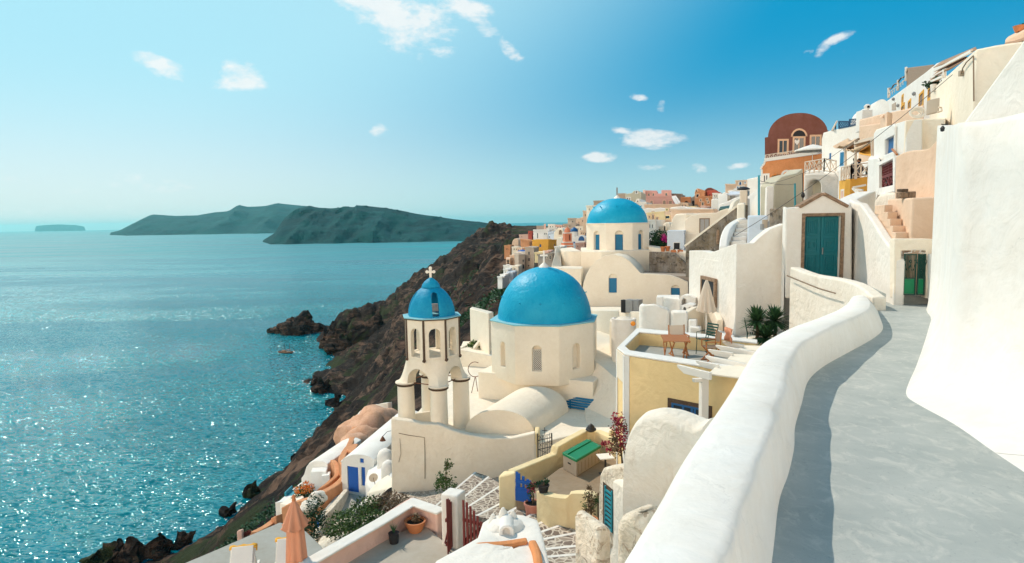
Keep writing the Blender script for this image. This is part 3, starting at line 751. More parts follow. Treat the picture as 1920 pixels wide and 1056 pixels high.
rb = [(1920, 885), (1860, 845), (1790, 796), (1728, 762), (1700, 742), (1704, 718), (1718, 686), (1734, 640), (1746, 600), (1757, 572)]
RB = [PG(*q) for q in rb]; RB.insert(0, RB[0] + (RB[0] - RB[1]).normalized() * 3.5)
# path surface
rows = []
for k in range(0, 47):
    t = k / 46
    l = B_[min(len(B_) - 1, round(t * (len(B_) - 1)))]
    rows.append(l)
mb = MB()
Rr_ = catmull(RB, 5)
def rowto(l, r, m=10):
    l = l + (l - r) * 0.08; r = r + (r - l).normalized() * 0.7
    return [V(l.x + (r.x - l.x) * i / m, l.y + (r.y - l.y) * i / m, zpath(l.y + (r.y - l.y) * i / m)) for i in range(m + 1)]
nr = 30; grd = []
for k in range(nr + 1):
    t = k / nr
    l = B_[round(t * (len(B_) - 1))]; r = Rr_[round(t ** 1.0 * (len(Rr_) - 1))]
    grd.append(rowto(l, r))
grd.append(rowto(B_[-1] + V(1.1, 3.0, 0), Rr_[-1] + V(1.3, 3.0, 0)))
grd.insert(0, rowto(V(-2.2, -3.0, 0), V(5, -3, 0)))
mb.grid([list(reversed(g)) for g in grd])
mb.f = [tuple(reversed(f)) for f in mb.f]
solo('footpath', mb, M['path'], 'pale grey cement footpath', kind='structure', smooth=True)
# big white wall
F = RB[-1]; Cn = W(1792, 640, 6.25); Nn = V(4.9, 3.6, 0)
ups = [V(5.6, -1.5, 0), V(5.2, 1.5, 0), Nn, V(4.55, 4.6, 0), V(4.4, 5.2, 0), V(Cn.x, Cn.y, 0) + V(0.02, -.3, 0), V(Cn.x, Cn.y, 0) + V(.1, .25, 0), V(Cn.x, Cn.y, 0) + (F - Cn) * 0.25, V(Cn.x, Cn.y, 0) + (F - Cn) * 0.5, V(Cn.x, Cn.y, 0) + (F - Cn) * 0.8, V(F.x + .02, F.y, 0)]
zc = W(1795, 231, 6.2).z; zn = W(1920, 208, 5.0).z; zf_ = W(1771, 236, F.y).z
zt = [zn - .2, zn - .1, zn, zn + .03, zn + .08, zc, zc + .05, zc + (zf_ - zc) * .27, zc + (zf_ - zc) * .5, zc + (zf_ - zc) * .8, zf_]
rows = []
for bse, u, z in zip(RB, ups, zt):
    g = V(u.x, u.y, bse.z)
    rows.append([bse + V(0, 0, -.3), bse, bse + (g - bse) * .45 + V(0, 0, .10), bse + (g - bse) * .75 + V(0, 0, .30), bse + (g - bse) * .93 + V(0, 0, .65), g + V(0, 0, 1.05), V(u.x, u.y, z - .5), V(u.x, u.y, z - .06), V(u.x, u.y, z) + (u - V(0, 3, 0)).normalized() * .05, V(u.x, u.y, z) + V(.55, .1, .02)])
lst = rows[-1]
rows.append([p + V(3.5, 1.2, 0) for p in lst])
rows = list(zip(*[catmull(list(c), 5) for c in zip(*rows)]))
mb = MB().grid([list(r) for r in zip(*rows)]); mb.f = [tuple(reversed(f)) for f in mb.f]
# close the wall's top towards the back
solo('house_wall', mb, M['whitenear'], 'tall smooth white wall with flared foot, at the right of the footpath', 'wall', smooth=60)
# stepped-back sloping roof wall above it
mb = MB().prism([W(1800, 240, 14.0), W(1812, 222, 13.8), W(1925, 66, 12.4), W(2030, -80, 11.2), V(14, 12, 4.5), V(13, 16, 3.0)], 0.4)
solo('sloping_wall', mb, M['white'], 'sunlit white sloping house wall rising behind the tall white wall', 'wall', bev=.06)

# ------------------------------------------------------------------ teal door house
def facing(px0, py0, Y0, px1, py1, Y1): return Wall(W(px0, py0, Y0), W(px1, py1, Y1))
td = thing('gate_house', 'small white gatehouse with a teal panelled double door and stone-edged pediment', 'house', V(9.2, 19, -2.6))
w = facing(1472, 450, 19.0, 1597, 450, 19.0)
def uz(w, *pts): return [w.uz(*p) for p in pts]
out = uz(w, (1472, 560), (1472, 390), (1503, 387), (1543, 364), (1586, 386), (1597, 384), (1597, 560))
mb = MB(); mb.extr([w.P(u, z, 0) for u, z in out], V(1.15, 2.3, 0)); body = part('wall', mb, M['white2'], td, bev=.05)
(u0, z1), (u1, z0) = w.uz(1510, 406), w.uz(1574, 524)
cmb = MB(); w.rect(cmb, u0, u1, z0, z1, .3, -.22); cut(body, [cmb])
fr = MB(); w.rect(fr, u0 - .1, u0 - .002, z0, z1 + .09, .025, -.2); w.rect(fr, u1 + .002, u1 + .1, z0, z1 + .09, .025, -.2); w.rect(fr, u0, u1, z1 + .002, z1 + .09, .022, -.2)
part('door_surround', fr, M['stone'], td, bev=.015)
dr = None
um = (u0 + u1) / 2
for a, b_, nm in ((u0 + .01, um - .008, 'left'), (um + .008, u1 - .01, 'right')):
    d = MB(); w.rect(d, a, b_, z0, z1 - .01, -.13, -.18)
    ww = b_ - a
    for (q0, q1) in ((.70, .97), (.44, .66), (.10, .40)):
        zz0, zz1 = z0 + (z1 - z0) * q0, z0 + (z1 - z0) * q1
        aa, bb = a + ww * .16, b_ - ww * .16
        w.rect(d, aa, aa + .03, zz0, zz1, -.10, -.13); w.rect(d, bb - .03, bb, zz0, zz1, -.10, -.13); w.rect(d, aa + .03, bb - .03, zz1 - .03, zz1, -.10, -.13); w.rect(d, aa + .03, bb - .03, zz0, zz0 + .03, -.10, -.13)
        ins = .075
        if q1 - q0 > .24:
            for k in range(4):
                x_ = aa + ins + (bb - aa - 2 * ins) * k / 3; w.rect(d, x_ - .009, x_ + .009, zz0 + ins, zz1 - ins, -.105, -.13)
        else:
            c0 = (aa + bb) / 2; h0 = (zz0 + zz1) / 2; q = min(bb - aa, zz1 - zz0) / 2 - ins
            w.frame(d, c0 - q * .7, c0 + q * .7, h0 - q * .7, h0 + q * .7, .018, -.10, -.13)
    dd = part('door_leaf', d, M['teal'], td, bev=.004)
h = MB(); w.rect(h, um + .04, um + .06, z0 + .75, z0 + .95, -.08, -.12); part('door_handle', h, M['steelgrey'], td)
ed = MB()
zpk = uz(w, (1500, 391), (1543, 366), (1588, 390)); 
def strip(mb, w, a, b_, th, o0, o1):
    (ua, za), (ub, zb_) = a, b_; d = V(ub - ua, zb_ - za, 0).normalized(); nx, nz_ = -d.y * th, d.x * th
    w.pts(mb, [(ua, za), (ub, zb_), (ub + nx, zb_ + nz_), (ua + nx, za + nz_)], o0, o1)
strip(ed, w, zpk[0], zpk[1], .09, .05, -.3); strip(ed, w, zpk[1], zpk[2], .09, .052, -.3)
part('pediment_edge', ed, M['stone'], td, bev=.012)
# boundary wall that runs from the parapet in front of the teal door, rough inner face
ribbon('terrace_wall', 'rough white wall with a rounded top below the teal door', 'wall', [(1481, 502, 18.5), (1520, 512, 17.3), (1560, 522, 16.1), (1598, 532, 15.0), (1636, 556, 13.6)], .28, -3.4, M['worn'], smooth=4, wob=.05)
mb = MB().tube([W(1476, 517, 18.4), W(1500, 527, 17.6), W(1535, 541, 16.5), W(1566, 550, 15.6)], .018, 6); solo('handrail', mb, M['weathered'], 'thin wooden rail leaning along the rough white wall below the teal door', 'rail')
# lit wall beside the stairs, going away
lw = [(1678, 487, 14.6), (1672, 470, 15.0), (1655, 447, 15.9), (1635, 415, 17.2), (1612, 382, 18.6), (1602, 380, 19.4), (1590, 372, 21.5)]
sw = ribbon('stair_wall', 'sunlit white wall sloping up beside the peach steps', 'wall', lw, .22, -3.2, M['white2'], wob=.02, side=-1)
# steps
stp = thing('staircase', 'five peach plastered steps climbing above the green gate', 'stairs', W(1684, 447, 15.6))
y0 = 15.7; zA = W(1684, 447, 15.7).z
tr = [(1702, 448, 15.6), (1692, 436, 15.9), (1682, 424, 16.2), (1674, 411, 16.5), (1665, 398, 16.85), (1658, 385, 17.2)]
trl = [(1666, 448), (1655, 436), (1644, 424), (1634, 411), (1624, 398), (1616, 385)]
xw = lambda y: float(np.interp(y, [14.6, 15.9, 17.2, 18.6, 21.5], [W(*q).x for q in ((1678, 487, 14.6), (1655, 447, 15.9), (1635, 415, 17.2), (1612, 382, 18.6), (1590, 372, 21.5))])) + .24
for i in range(5):
    r0 = W(*tr[i]); y1 = tr[i][2]
    mb = MB().prism([V(xw(y1), y1, 0), V(r0.x + .12, y1, 0), V(r0.x + .3, y1 + 1.0, 0), V(xw(y1 + 1.0), y1 + 1.0, 0)], r0.z - (2.0 if i == 0 else .06), W(trl[i][0], trl[i + 1][1], y1).z)
    part('step', mb, M['peach'], stp, bev=.015)
# block to the right of the steps
mass('house_block', 'low peach block wall to the right of the peach steps', 'wall', [(1664, 374, 17.9), (1710, 371, 15.4), (1763, 370, 15.2), (1800, 370, 15.2), (1800, 366, 19.0)], -3.2, M['peach'])
st_ = [((1690, 362, 16.6), .18, 1), ((1699, 358, 16.4), .16, 2), ((1712, 362, 16.2), .20, 3)]
mb = MB()
for (a, b_, c_, d_) in ((1688, 1704, 372, 360), (1704, 1718, 372, 359)):
    p0, p1 = W(a, c_, 16.2), W(b_, c_, 16.2); mb2 = MB().box((p0.x + p1.x) / 2, 16.3, p0.z, p1.x - p0.x - .01, .2, W(a, d_, 16.2).z - p0.z)
    solo('stone_block', mb2, M['stone'], 'square brown stone, %s, on the peach block beside the steps' % ('left one' if a == 1688 else 'right one'), 'stone', bev=.02)
p0, p1 = W(1689, 359.5, 16.2), W(1703, 359.5, 16.2); solo('stone_block', MB().box((p0.x + p1.x) / 2 + .01, 16.3, p0.z, .19, .18, .07, .2), M['darkstone'], 'flat dark stone lying on top of the left square stone', 'stone', bev=.015)
# wall round the green gate
gw = thing('gate_wall', 'stained cream wall framing the green iron gate', 'wall', W(1715, 555, 14.6))
w = facing(1677, 500, 14.6, 1764, 500, 14.4)
mb = MB(); w.pts(mb, uz(w, (1677, 560), (1677, 448), (1737, 448), (1764, 449), (1764, 560), (1736, 560), (1736, 470), (1690, 470), (1690, 560)), 0, -.3)
part('wall', mb, M['creamdirty'], gw, bev=.02)
pp = MB(); w.pts(pp, uz(w, (1738, 562), (1738, 476), (1757, 475), (1758, 562)), .16, .003); part('gate_pillar', pp, M['white2'], gw, bev=.03)
gt = thing('iron_gate', 'green iron double gate with scrolled top at the end of the footpath', 'gate', W(1714, 555, 14.5))
(ga, gz0), (gb, gz1) = w.uz(1692, 553), w.uz(1736, 476)
gm_ = (ga + gb) / 2 + .05
for a, b_ in ((ga, gm_ - .012), (gm_ + .012, gb)):
    f = MB(); zt_ = gz1; w.rect(f, a, a + .025, gz0, zt_, .02, -.01); w.rect(f, b_ - .025, b_, gz0, zt_, .02, -.01)
    for z_ in (gz0 + .0, gz0 + .37, zt_ - .03): w.rect(f, a + .026, b_ - .026, z_, z_ + .025, .018, -.008)
    lf = part('gate_leaf', f, M['dkgreen'], gt)
    pn = MB(); w.rect(pn, a + .03, b_ - .03, gz0 + .03, gz0 + .365, .008, -.004); part('panel', pn, M['green'], lf)
    br = MB(); k = 7
    for i in range(k):
        u = a + .03 + (b_ - a - .06) * (i + .5) / k; br.tube([w.P(u, gz0 + .39, .005), w.P(u, zt_ - .03, .005)], .007, 5)
    for u in (a + (b_ - a) * .3, a + (b_ - a) * .7):
        zc_ = gz0 + .72
        for sg in (-1, 1):
            br.tube([w.P(u + sg * .015, zc_ - .16, .012), w.P(u + sg * .05, zc_ - .02, .012), w.P(u + sg * .075, zc_ + .06, .012), w.P(u + sg * .05, zc_ + .09, .012), w.P(u + sg * .035, zc_ + .06, .012)], .007, 5)
    part('bars', br, M['dkgreen'], lf)
    sc_ = MB(); s0, s1 = (a, b_) if a == ga else (b_, a); sg = 1 if a == ga else -1
    sc_.tube([w.P(s0, zt_ + .01, .005), w.P(s0 + sg * .15, zt_ + .03, .005), w.P(s1 - sg * .1, zt_ + .11, .005), w.P(s1 - sg * .03, zt_ + .10, .005), w.P(s1 - sg * .05, zt_ + .05, .005)], .011, 6)
    part('scroll', sc_, M['whitepaint'], lf)


p0, p1 = W(1680, 556, 14.75), W(1752, 556, 14.6)
solo('gate_landing', MB().obox(V(p0.x, 14.75, p0.z - .5), V(p1.x - p0.x, 0, 0), V(.5, 2.4, 0), V(0, 0, .5 - .01)), M['path'], 'grey landing behind the green gate', kind='structure')
mass('yard_wall', 'shaded cream wall seen through the bars of the green gate', 'wall', [(1682, 460, 16.6), (1750, 460, 16.4), (1752, 459, 17.0), (1682, 459, 17.2)], -3, M['creamdirty'])
# ================================================================== near church: dome, drum, base, vault
def PEGS(sp, d):
    for pts, r in sp: part('step_peg', MB().tube(pts, r, 6), M['dome'], d)
def ngon(c, r, n, a0): return [V(c.x + r * math.cos(a0 + 2 * math.pi * k / n), c.y + r * math.sin(a0 + 2 * math.pi * k / n), c.z) for k in range(n)]
def dome_mb(c, r, h, n=48, rows=16, seed=0, base=0.0, wob=.012):
    rows_ = []
    for i in range(rows + 1):
        a = math.pi / 2 * i / rows * .999
        rr_, z = r * math.cos(a), h * math.sin(a)
        row = []
        for j in range(n + 1):
            t = 2 * math.pi * (j % n) / n; q = V(math.cos(t) * rr_, math.sin(t) * rr_, z)
            k = 1 + noise.noise(q * 0.8 + V(seed, 0, 0)) * wob
            row.append(V(c.x, c.y, c.z) + q * k)
        rows_.append(row)
    if base: rows_.insert(0, [p - V(0, 0, base) for p in rows_[0]])
    mb = MB().grid(rows_); return mb
def cross_mb(c, h, w_, th, arm=.62, flare=0.0, dx=V(1, 0, 0)):
    mb = MB(); c = Vector(c); dx = dx.normalized(); dy = V(-dx.y, dx.x, 0)
    def bar(u0, u1, z0, z1, f0=0, f1=0, axis='z'):
        if axis == 'z': pts = [(u0 - f0, z0), (u1 + f0, z0), (u1 + f1, z1), (u0 - f1, z1)]
        else: pts = [(u0, z0 - f0), (u1, z0 - f1), (u1, z1 + f1), (u0, z1 + f0)]
        mb.extr([c + dx * u + V(0, 0, z) - dy * th / 2 for u, z in pts], dy * th)
    t = th * .5
    bar(-t, t, 0, h, flare * .3, flare); za = h * arm
    bar(-w_ / 2, -t - .001, za - t, za + t, flare, 0, 'x'); bar(t + .001, w_ / 2, za - t, za + t, 0, flare, 'x')
    if flare:
        for u, z in ((0, h), (-w_ / 2, za), (w_ / 2, za)):
            pts = [c + dx * (u + math.cos(a) * t * 1.7) + V(0, 0, z + math.sin(a) * t * 1.7) - dy * (th * .55) for a in [2 * math.pi * k / 10 for k in range(10)]]
            mb.extr(pts, dy * th * 1.1)
    return mb
def octwall(c, r, a0, k, n=8):
    """Wall frame of face k of an octagon, seen from outside, left to right"""
    A, B = ngon(c, r, n, a0)[k % n], ngon(c, r, n, a0)[(k + 1) % n]
    w = Wall(A, B)
    mid = (A + B) / 2 - c; mid.z = 0
    if w.n.dot(mid) < 0: w = Wall(B, A)
    return w

ch = thing('church', 'nearer cream church with a big blue dome on an eight-sided drum and a whitewashed vault', 'church', V(1.8, 34, -9.6))
c1 = V(W(1021, 600, 34).x, 34, 0); R1 = 2.92; A1 = R(11)
zr = W(1043, 613, 31.15).z; zb1 = W(1043, 714, 31.1).z
mb = MB().prism(ngon(c1, R1, 8, A1), zb1 - .3, zr); drum = part('drum', mb, M['cream'], ch, bev=.035)
cuts = []
for k in range(8):
    w = octwall(c1, R1, A1, k); L = w.len
    cm = MB(); zc_ = zr - 1.15 if True else 0
    w.pts(cm, w.arch(L / 2 - .24, L / 2 + .24, zb1 + .42, zb1 + 1.72), .3, -.28); cuts.append(cm)
cut(drum, cuts)
for k in range(8):
    w = octwall(c1, R1, A1, k); L = w.len
    mid = w.P(L / 2, 0)
    if w.n.y > .3: continue
    if -.6 < w.n.x < -.1 or w.n.x < -.9 and False:
        pn = MB(); w.rect(pn, L / 2 - .24, L / 2 + .24, zb1 + .42, zb1 + 1.50, -.262, -.275); gl = part('window', pn, M['dark'], ch)
        gr = MB()
        for i in range(9):
            u = L / 2 - .22 + .44 * i / 8
            gr.beam(w.P(max(L / 2 - .225, u - .2), zb1 + .45 + max(0, (L / 2 - .225) - (u - .2)) , -.24), w.P(u, zb1 + .47 + (u - max(L / 2 - .225, u - .2)), -.24), .012, .012) if False else None
        for i in range(-12, 14):
            for sg in (1, -1):
                # diagonal lattice clipped to the opening
                pts = []
                for t_ in np.linspace(0, 1, 2): pass
                u0_, u1_ = L / 2 - .225, L / 2 + .225; z0_, z1_ = zb1 + .44, zb1 + 1.48
                c_ = z0_ + i * .098 if sg > 0 else z0_ + i * .098
                za, zb_ = (c_, c_ + .45) if sg > 0 else (c_ + .45, c_)
                ua, ub = u0_, u1_
                def clipz(ua, za, ub, zb_):
                    if max(za, zb_) <= z0_ or min(za, zb_) >= z1_: return None
                    def at(z): return ua + (ub - ua) * (z - za) / (zb_ - za)
                    P_ = [(ua, za), (ub, zb_)]
                    P_ = [((at(z0_), z0_) if z < z0_ else (at(z1_), z1_) if z > z1_ else (u, z)) for u, z in P_]
                    return P_
                q = clipz(ua, za, ub, zb_)
                if q: gr.beam(w.P(q[0][0], q[0][1], -.235 - .012 * (sg > 0)), w.P(q[1][0], q[1][1], -.235 - .012 * (sg > 0)), .022, .012, up=w.n)
        part('lattice', gr, M['canvaswhite'], gl)
        f = MB(); w.frame(f, L / 2 - .20, L / 2 + .20, zb1 + .46, zb1 + 1.46, .035, -.20, -.235); part('window_frame', f, M['whitepaint'], gl)
    elif w.n.x > .1 and w.n.x < .6:
        for q in (0.66, 1.02, 1.38):
            h_ = MB(); cc = w.P(L / 2 - .12, zb1 + q, -.272)
            h_.extr([cc + w.d * math.cos(a) * .08 + V(0, 0, math.sin(a) * .11) for a in [2 * math.pi * i / 12 for i in range(12)]], w.n * .006)
            part('vent_hole', h_, M['dark'], ch)
rim = MB().prism([V(p.x, p.y, 0) for p in ngon(c1, R1 + .05, 8, A1)], zr + .002, zr + .07); part('rim', rim, M['rimblue'], ch, bev=.015)
D1 = dome_mb(V(c1.x, c1.y, zr + .05), 2.50, 2.72, seed=2); dm = part('dome', D1, M['dome'], ch, smooth=True)
sp = []
for a_, e_ in [(-168, 26), (-125, 22), (-98, 22), (-68, 22), (-40, 26), (-12, 30), (25, 30), (60, 30), (110, 30), (150, 30)]:
    d = V(math.cos(R(a_)) * math.cos(R(e_)), math.sin(R(a_)) * math.cos(R(e_)), math.sin(R(e_)))
    p = V(c1.x, c1.y, zr + .05) + V(d.x * 2.48, d.y * 2.48, d.z * 2.70); sp.append(([p, p + d * .14 + V(0, 0, -.02)], [.035, .022]))
PEGS(sp, dm)
tp = V(c1.x, c1.y, zr + .05 + 2.70)
part('finial', MB().lathe(tp, [(.30, -.03), (.24, .08), (.14, .16), (.08, .22), (.05, .26)], 16), M['whitepaint'], ch, smooth=50)
part('cross', cross_mb(tp + V(0, 0, .2), .68, .42, .09), M['whitepaint'], ch, bev=.01)
# square base under the drum
zB = zb1 - .05
FL, FR = G(896, 697, zB), G(1112, 716, zB)
dxy = (FR - FL); dxy.z = 0; nb = V(-dxy.y, dxy.x, 0)
zroof = G(896, 745, zB).z; zroof = W(896, 746, FL.y).z
mb = MB().prism([FL, FR, FR + nb * .95, FL + nb * .95], zroof - .3, zB); part('drum_base', mb, M['cream'], ch, bev=.04)
# front vault
zv = zroof
A_v, B_v = G(872, 812, zv), G(1001, 815, zv)
Bk = G(1066, 772, zv); vec = Bk - B_v; vec.z = 0
rise = W(930, 769, (A_v.y + B_v.y) / 2).z - zv
rows = []
NV = 20; KV = 10
for k in range(KV + 1):
    t = k / KV; row = []
    A_k = A_v + vec * t + (A_v - B_v).normalized() * .15 * t; B_k = B_v + vec * t
    rk = rise * (1 + .16 * t)
    for i in range(NV + 1):
        a = math.pi * (1 - i / NV); row.append((A_k + B_k) / 2 + (B_k - A_k) / 2 * math.cos(a) + V(0, 0, rk * math.sin(a) ** .9))
    rows.append(row)
rows = [[p for p in r] for r in rows]
mb = MB().grid(rows); mb.f = [tuple(f) for f in mb.f]; mb.f.append(tuple(range(NV, -1, -1))); mb.f.append(tuple(KV * (NV + 1) + i for i in range(NV + 1)))
part('vault', mb, M['cream'], ch, smooth=50)
# flat church roof and the tall lower wall facing the viewer
w = Wall(W(733, 800, 26.6), W(1003, 815, 26.2))
zf = W(870, 812, 26.4).z
roof = [w.P(0, zv), w.P(w.len, zv), V(5.2, 29.0, zv), V(6.4, 36, zv), V(6.5, 41, zv), V(-3.8, 41, zv), V(-4.6, 33, zv)]
solo('church_terrace', MB().prism([V(p.x, p.y, 0) for p in roof], -13.8, zv), M['creamdirty'], 'flat plastered terrace round the church', kind='structure', bev=.03)
top = [(733, 785), (772, 790), (790, 795), (822, 796), (850, 808), (880, 816), (920, 822), (960, 822), (985, 816), (1003, 812)]
o_ = uz(w, *top); o_ = [(w.uz(733, 960)[0], -14.5)] + o_ + [(w.len, -14.5)]
lw_ = thing('church_wall', 'tall cream wall below the bell tower with a wavy worn top and a thin pipe', 'wall', w.P(2, -14.5))
mb = MB(); w.pts(mb, o_, .012, -.34); part('wall', mb, M['creamdirty'], lw_, bev=.05)
pp_ = MB(); pts = uz(w, (748, 812), (768, 816), (796, 820), (797, 850), (797, 897)); pp_.tube([w.P(u, z, .035) for u, z in pts], .014, 6)
pts = uz(w, (750, 822), (752, 850), (748, 866)); pp_.tube([w.P(u, z, .03) for u, z in pts], .008, 5); part('pipe', pp_, M['weathered'], lw_)
lp = thing('wall_lamp', 'small bell-shaped lamp on a bracket at the left edge of the tall church wall', 'lamp', w.P(0, w.uz(735, 815)[1]))
q = w.P(*w.uz(733, 808)); l_ = MB().tube([q, q + V(-.12, -.2, .03), q + V(-.28, -.3, -.12)], .012, 6); part('bracket', l_, M['iron'], lp)
part('lamp_shade', MB().lathe(q + V(-.3, -.3, -.32), [(.13, 0), (.10, .06), (.04, .16), (.015, .2)], 12), M['rust'], lp, smooth=50)
# wall returning along the right side of the church court
mass('side_wall', 'sunlit cream return wall at the right end of the tall church wall', 'wall', [(1003, 813, 26.2), (1010, 812, 26.3), (1012, 800, 27.6), (1003, 800, 27.6)], -14, M['paleyellow'])
# blue boards lying on the terrace
bl = thing('blue_pallet', 'blue painted wooden boards leaning on the church terrace', 'pallet', G(1090, 765, zv))
P0, P1 = G(1062, 764, zv + .04), G(1118, 773, zv + .04); P2 = W(1062, 741, P0.y + .3)
for i in range(5):
    d = P1 - P0; up = (P2 - P0); s_ = P0 + up * (i / 5) ; part('board', MB().obox(s_ + V((i % 2) * .03, 0, 0), d * (1 + .02 * (i % 3)), up * .13, V(0, 0, .03)), M['shutter'], bl, bev=.005)
part('board', MB().obox(P0 + d * .1 + V(0, 0, -.03), up * 1.0, d * .06, V(0, 0, .028)), M['shutter'], bl); part('board', MB().obox(P0 + d * .85 + V(0, 0, -.03), up * 1.0, d * .06, V(0, 0, .028)), M['shutter'], bl)
# pole leaning at the drum base
solo('pole', MB().tube([G(1104, 690, zv + .2), G(1116, 655, zv + 1.25)], .03, 6), M['weathered'], 'wooden pole leaning on the right side of the drum base', 'pole')

# ================================================================== bell tower
bt = thing('bell_tower', 'white bell tower with blue ribbed open cupola and stone cross', 'bell tower', V(-3.6, 28.3, -9.2))
cx = W(811, 650, 28.3).x; ct = V(cx, 28.3, 0)
zfl = W(801.5, 676, 27.1).z; zrt = W(801.5, 602, 27.1).z; zcap = W(824, 727, 27.05).z; zcb = W(824, 803, 27.05).z
RT = 1.25; AT = R(-10)
def arch3(c, d, hw, z0, z1, L):
    """tunnel cutter along direction d, arch-topped"""
    d = Vector(d).normalized(); s_ = V(-d.y, d.x, 0); r = hw; zs = z1 - r
    pts = [(-hw, z0), (hw, z0)] + [(r * math.cos(a), zs + r * math.sin(a)) for a in [math.pi * i / 12 for i in range(13)]]
    return MB().extr([V(c.x, c.y, 0) + s_ * u + V(0, 0, z) - d * L / 2 for u, z in pts], d * L)
mb = MB().prism([V(p.x, p.y, 0) for p in ngon(ct, RT, 8, AT)], zfl, zrt)
pv_ = part('belfry', mb, M['creamdirty'], bt, bev=.02)
cuts = [MB().prism([V(p.x, p.y, 0) for p in ngon(ct, RT - .24, 8, AT)], zfl + .08, zrt - .12)]
for k in range(4):
    a = AT + R(22.5) + k * R(45); cuts.append(arch3(ct, (math.cos(a), math.sin(a), 0), .25, zfl + .10, zrt - .36, 4))
cut(pv_, cuts)
cs_ = ngon(ct, RT + .015, 8, AT)
for p in cs_:
    d = V(p.x - ct.x, p.y - ct.y, 0).normalized(); part('corner_strip', MB().tube([V(p.x, p.y, zfl + .0) - d * .03, V(p.x, p.y, zrt) - d * .03], [.055, .05], 7), M['darkstone'], bt)
    part('drip_stone', MB().blob(V(p.x, p.y, zfl - .02), .085, 3, .3, 1), M['darkstone'], bt)
part('cornice', MB().prism([V(p.x, p.y, 0) for p in ngon(ct, RT + .07, 8, AT)], zrt + .002, zrt + .05), M['darkstone'], bt)
part('roof_slab', MB().prism([V(p.x, p.y, 0) for p in ngon(ct, RT + .10, 8, AT)], zrt + .052, zrt + .10), M['rimblue'], bt, bev=.01)
# ribbed cupola: eight lobes with two openings
zc0 = zrt + .10; rows = []; Rc = 1.03; Hc = 1.32; NL = 64
for i in range(17):
    a = math.pi / 2 * i / 16 * .93; row = []
    for j in range(NL + 1):
        t = 2 * math.pi * (j % NL) / NL
        lobe = 1 + .055 * (abs(math.cos((t - AT) * 4)) - .5) * (1 - (i / 16) ** 2 * .5)
        row.append(ct + V(math.cos(t) * Rc * math.cos(a) * lobe, math.sin(t) * Rc * math.cos(a) * lobe, zc0 + Hc * math.sin(a)))
    rows.append(row)
mb = MB().grid(rows); mb.f.append(tuple(range(16 * (NL + 1), 16 * (NL + 1) + NL))); mb.f.append(tuple(reversed(range(0, NL))))
cup = part('cupola', mb, M['domedark'], bt, weld=True)
cc_ = dome_mb(V(ct.x, ct.y, zc0 - .02), .86, 1.12, 32, 10, wob=0); cc_.f.append(tuple(reversed(range(0, 32))))
cuts = [cc_]
for k in range(2):
    a = R(-72 + 90 * k); cuts.append(arch3(V(ct.x, ct.y, 0), (math.cos(a), math.sin(a), 0), .15, zc0 + .03, zc0 + 1.06, 4))
cut(cup, cuts); cup.data.shade_smooth(); cup.data.set_sharp_from_angle(angle=R(22))
part('cap', MB().lathe(V(ct.x, ct.y, zc0 + Hc * .97), [(.42, -.04), (.38, .08), (.29, .2), (.17, .3), (.10, .34), (.07, .38)], 20), M['domedark'], bt, smooth=50)
part('inner_ledge', MB().obox(V(ct.x - .34, ct.y + .15, zc0 + .12), V(.72, 0, 0), V(0, .1, 0), V(0, 0, .34)), M['white2'], bt)
part('cross', cross_mb(V(ct.x, ct.y, zc0 + Hc * .97 + .36), .44, .30, .085, flare=.018), M['worn'], bt, bev=.008)
# lower stage: four round columns carrying arches
cols = [(-73, 1.22), (17, 1.25), (107, 1.2), (197, 1.25)]
CP = [ct + V(math.cos(R(a)) * r, math.sin(R(a)) * r, 0) for a, r in cols]
for p in CP:
    part('column', MB().lathe(V(p.x, p.y, 0), [(.40, zcb - 1.2), (.385, zcb), (.365, zcap - .1)], 24), M['cream'], bt, smooth=50)
    part('capital', MB().lathe(V(p.x, p.y, 0), [(.37, zcap - .098), (.43, zcap - .06), (.44, zcap - .03), (.38, zcap - .005)], 24), M['darkstone'], bt, smooth=50)
    part('capital_slab', MB().lathe(V(p.x, p.y, 0), [(.40, zcap), (.46, zcap + .05), (.44, zcap + .10)], 20), M['creamdirty'], bt, smooth=40)
low = []
hz_ = zfl - (zcap + .1)
rows = []
for t in np.linspace(0, 1, 9):
    z = zcap + .1 + hz_ * t; row = []
    for j in range(48):
        th = 2 * math.pi * j / 48
        # rounded square with corners on the columns blends into the octagon
        a4 = (th - R(17)) % R(90) - R(45); sq = min(1.62, 1.18 / max(.2, math.cos(a4)))
        a8 = (th - AT) % R(45) - R(22.5); oc = RT * math.cos(R(22.5)) / math.cos(a8)
        k = t ** .55; r = sq * (1 - k) + oc * k
        row.append(ct + V(math.cos(th) * r, math.sin(th) * r, z))
    row.append(row[0]); rows.append(row)
mb = MB().grid(rows); mb.f.append(tuple(8 * 49 + j for j in range(48))); mb.f.append(tuple(reversed(range(48))))
ls = part('arcade', mb, M['creamdirty'], bt, weld=True)
cuts = []
for k in range(2):
    a = R(17 + 45 + 90 * k); cuts.append(arch3(ct, (math.cos(a), math.sin(a), 0), .56, zcap - 1, zcap + .1 + hz_ * .62, 5))
cut(ls, cuts); ls.data.shade_smooth(); ls.data.set_sharp_from_angle(angle=R(35))
tr_ = MB()
for i in range(4): tr_.tube([V(CP[i].x, CP[i].y, zcap + .06), V(CP[(i + 1) % 4].x, CP[(i + 1) % 4].y, zcap + .06)], .022, 6)
part('tie_rod', tr_, M['rust'], bt)
part('plinth', MB().prism([V(p.x, p.y, 0) for p in [CP[0] + V(.6, -.5, 0), CP[1] + V(.6, -.1, 0), CP[2] + V(.1, .6, 0), CP[3] + V(-.45, .4, 0), CP[3] + V(-.4, -.75, 0)]], zv - .3, zv + .04), M['cream'], bt, bev=.03)
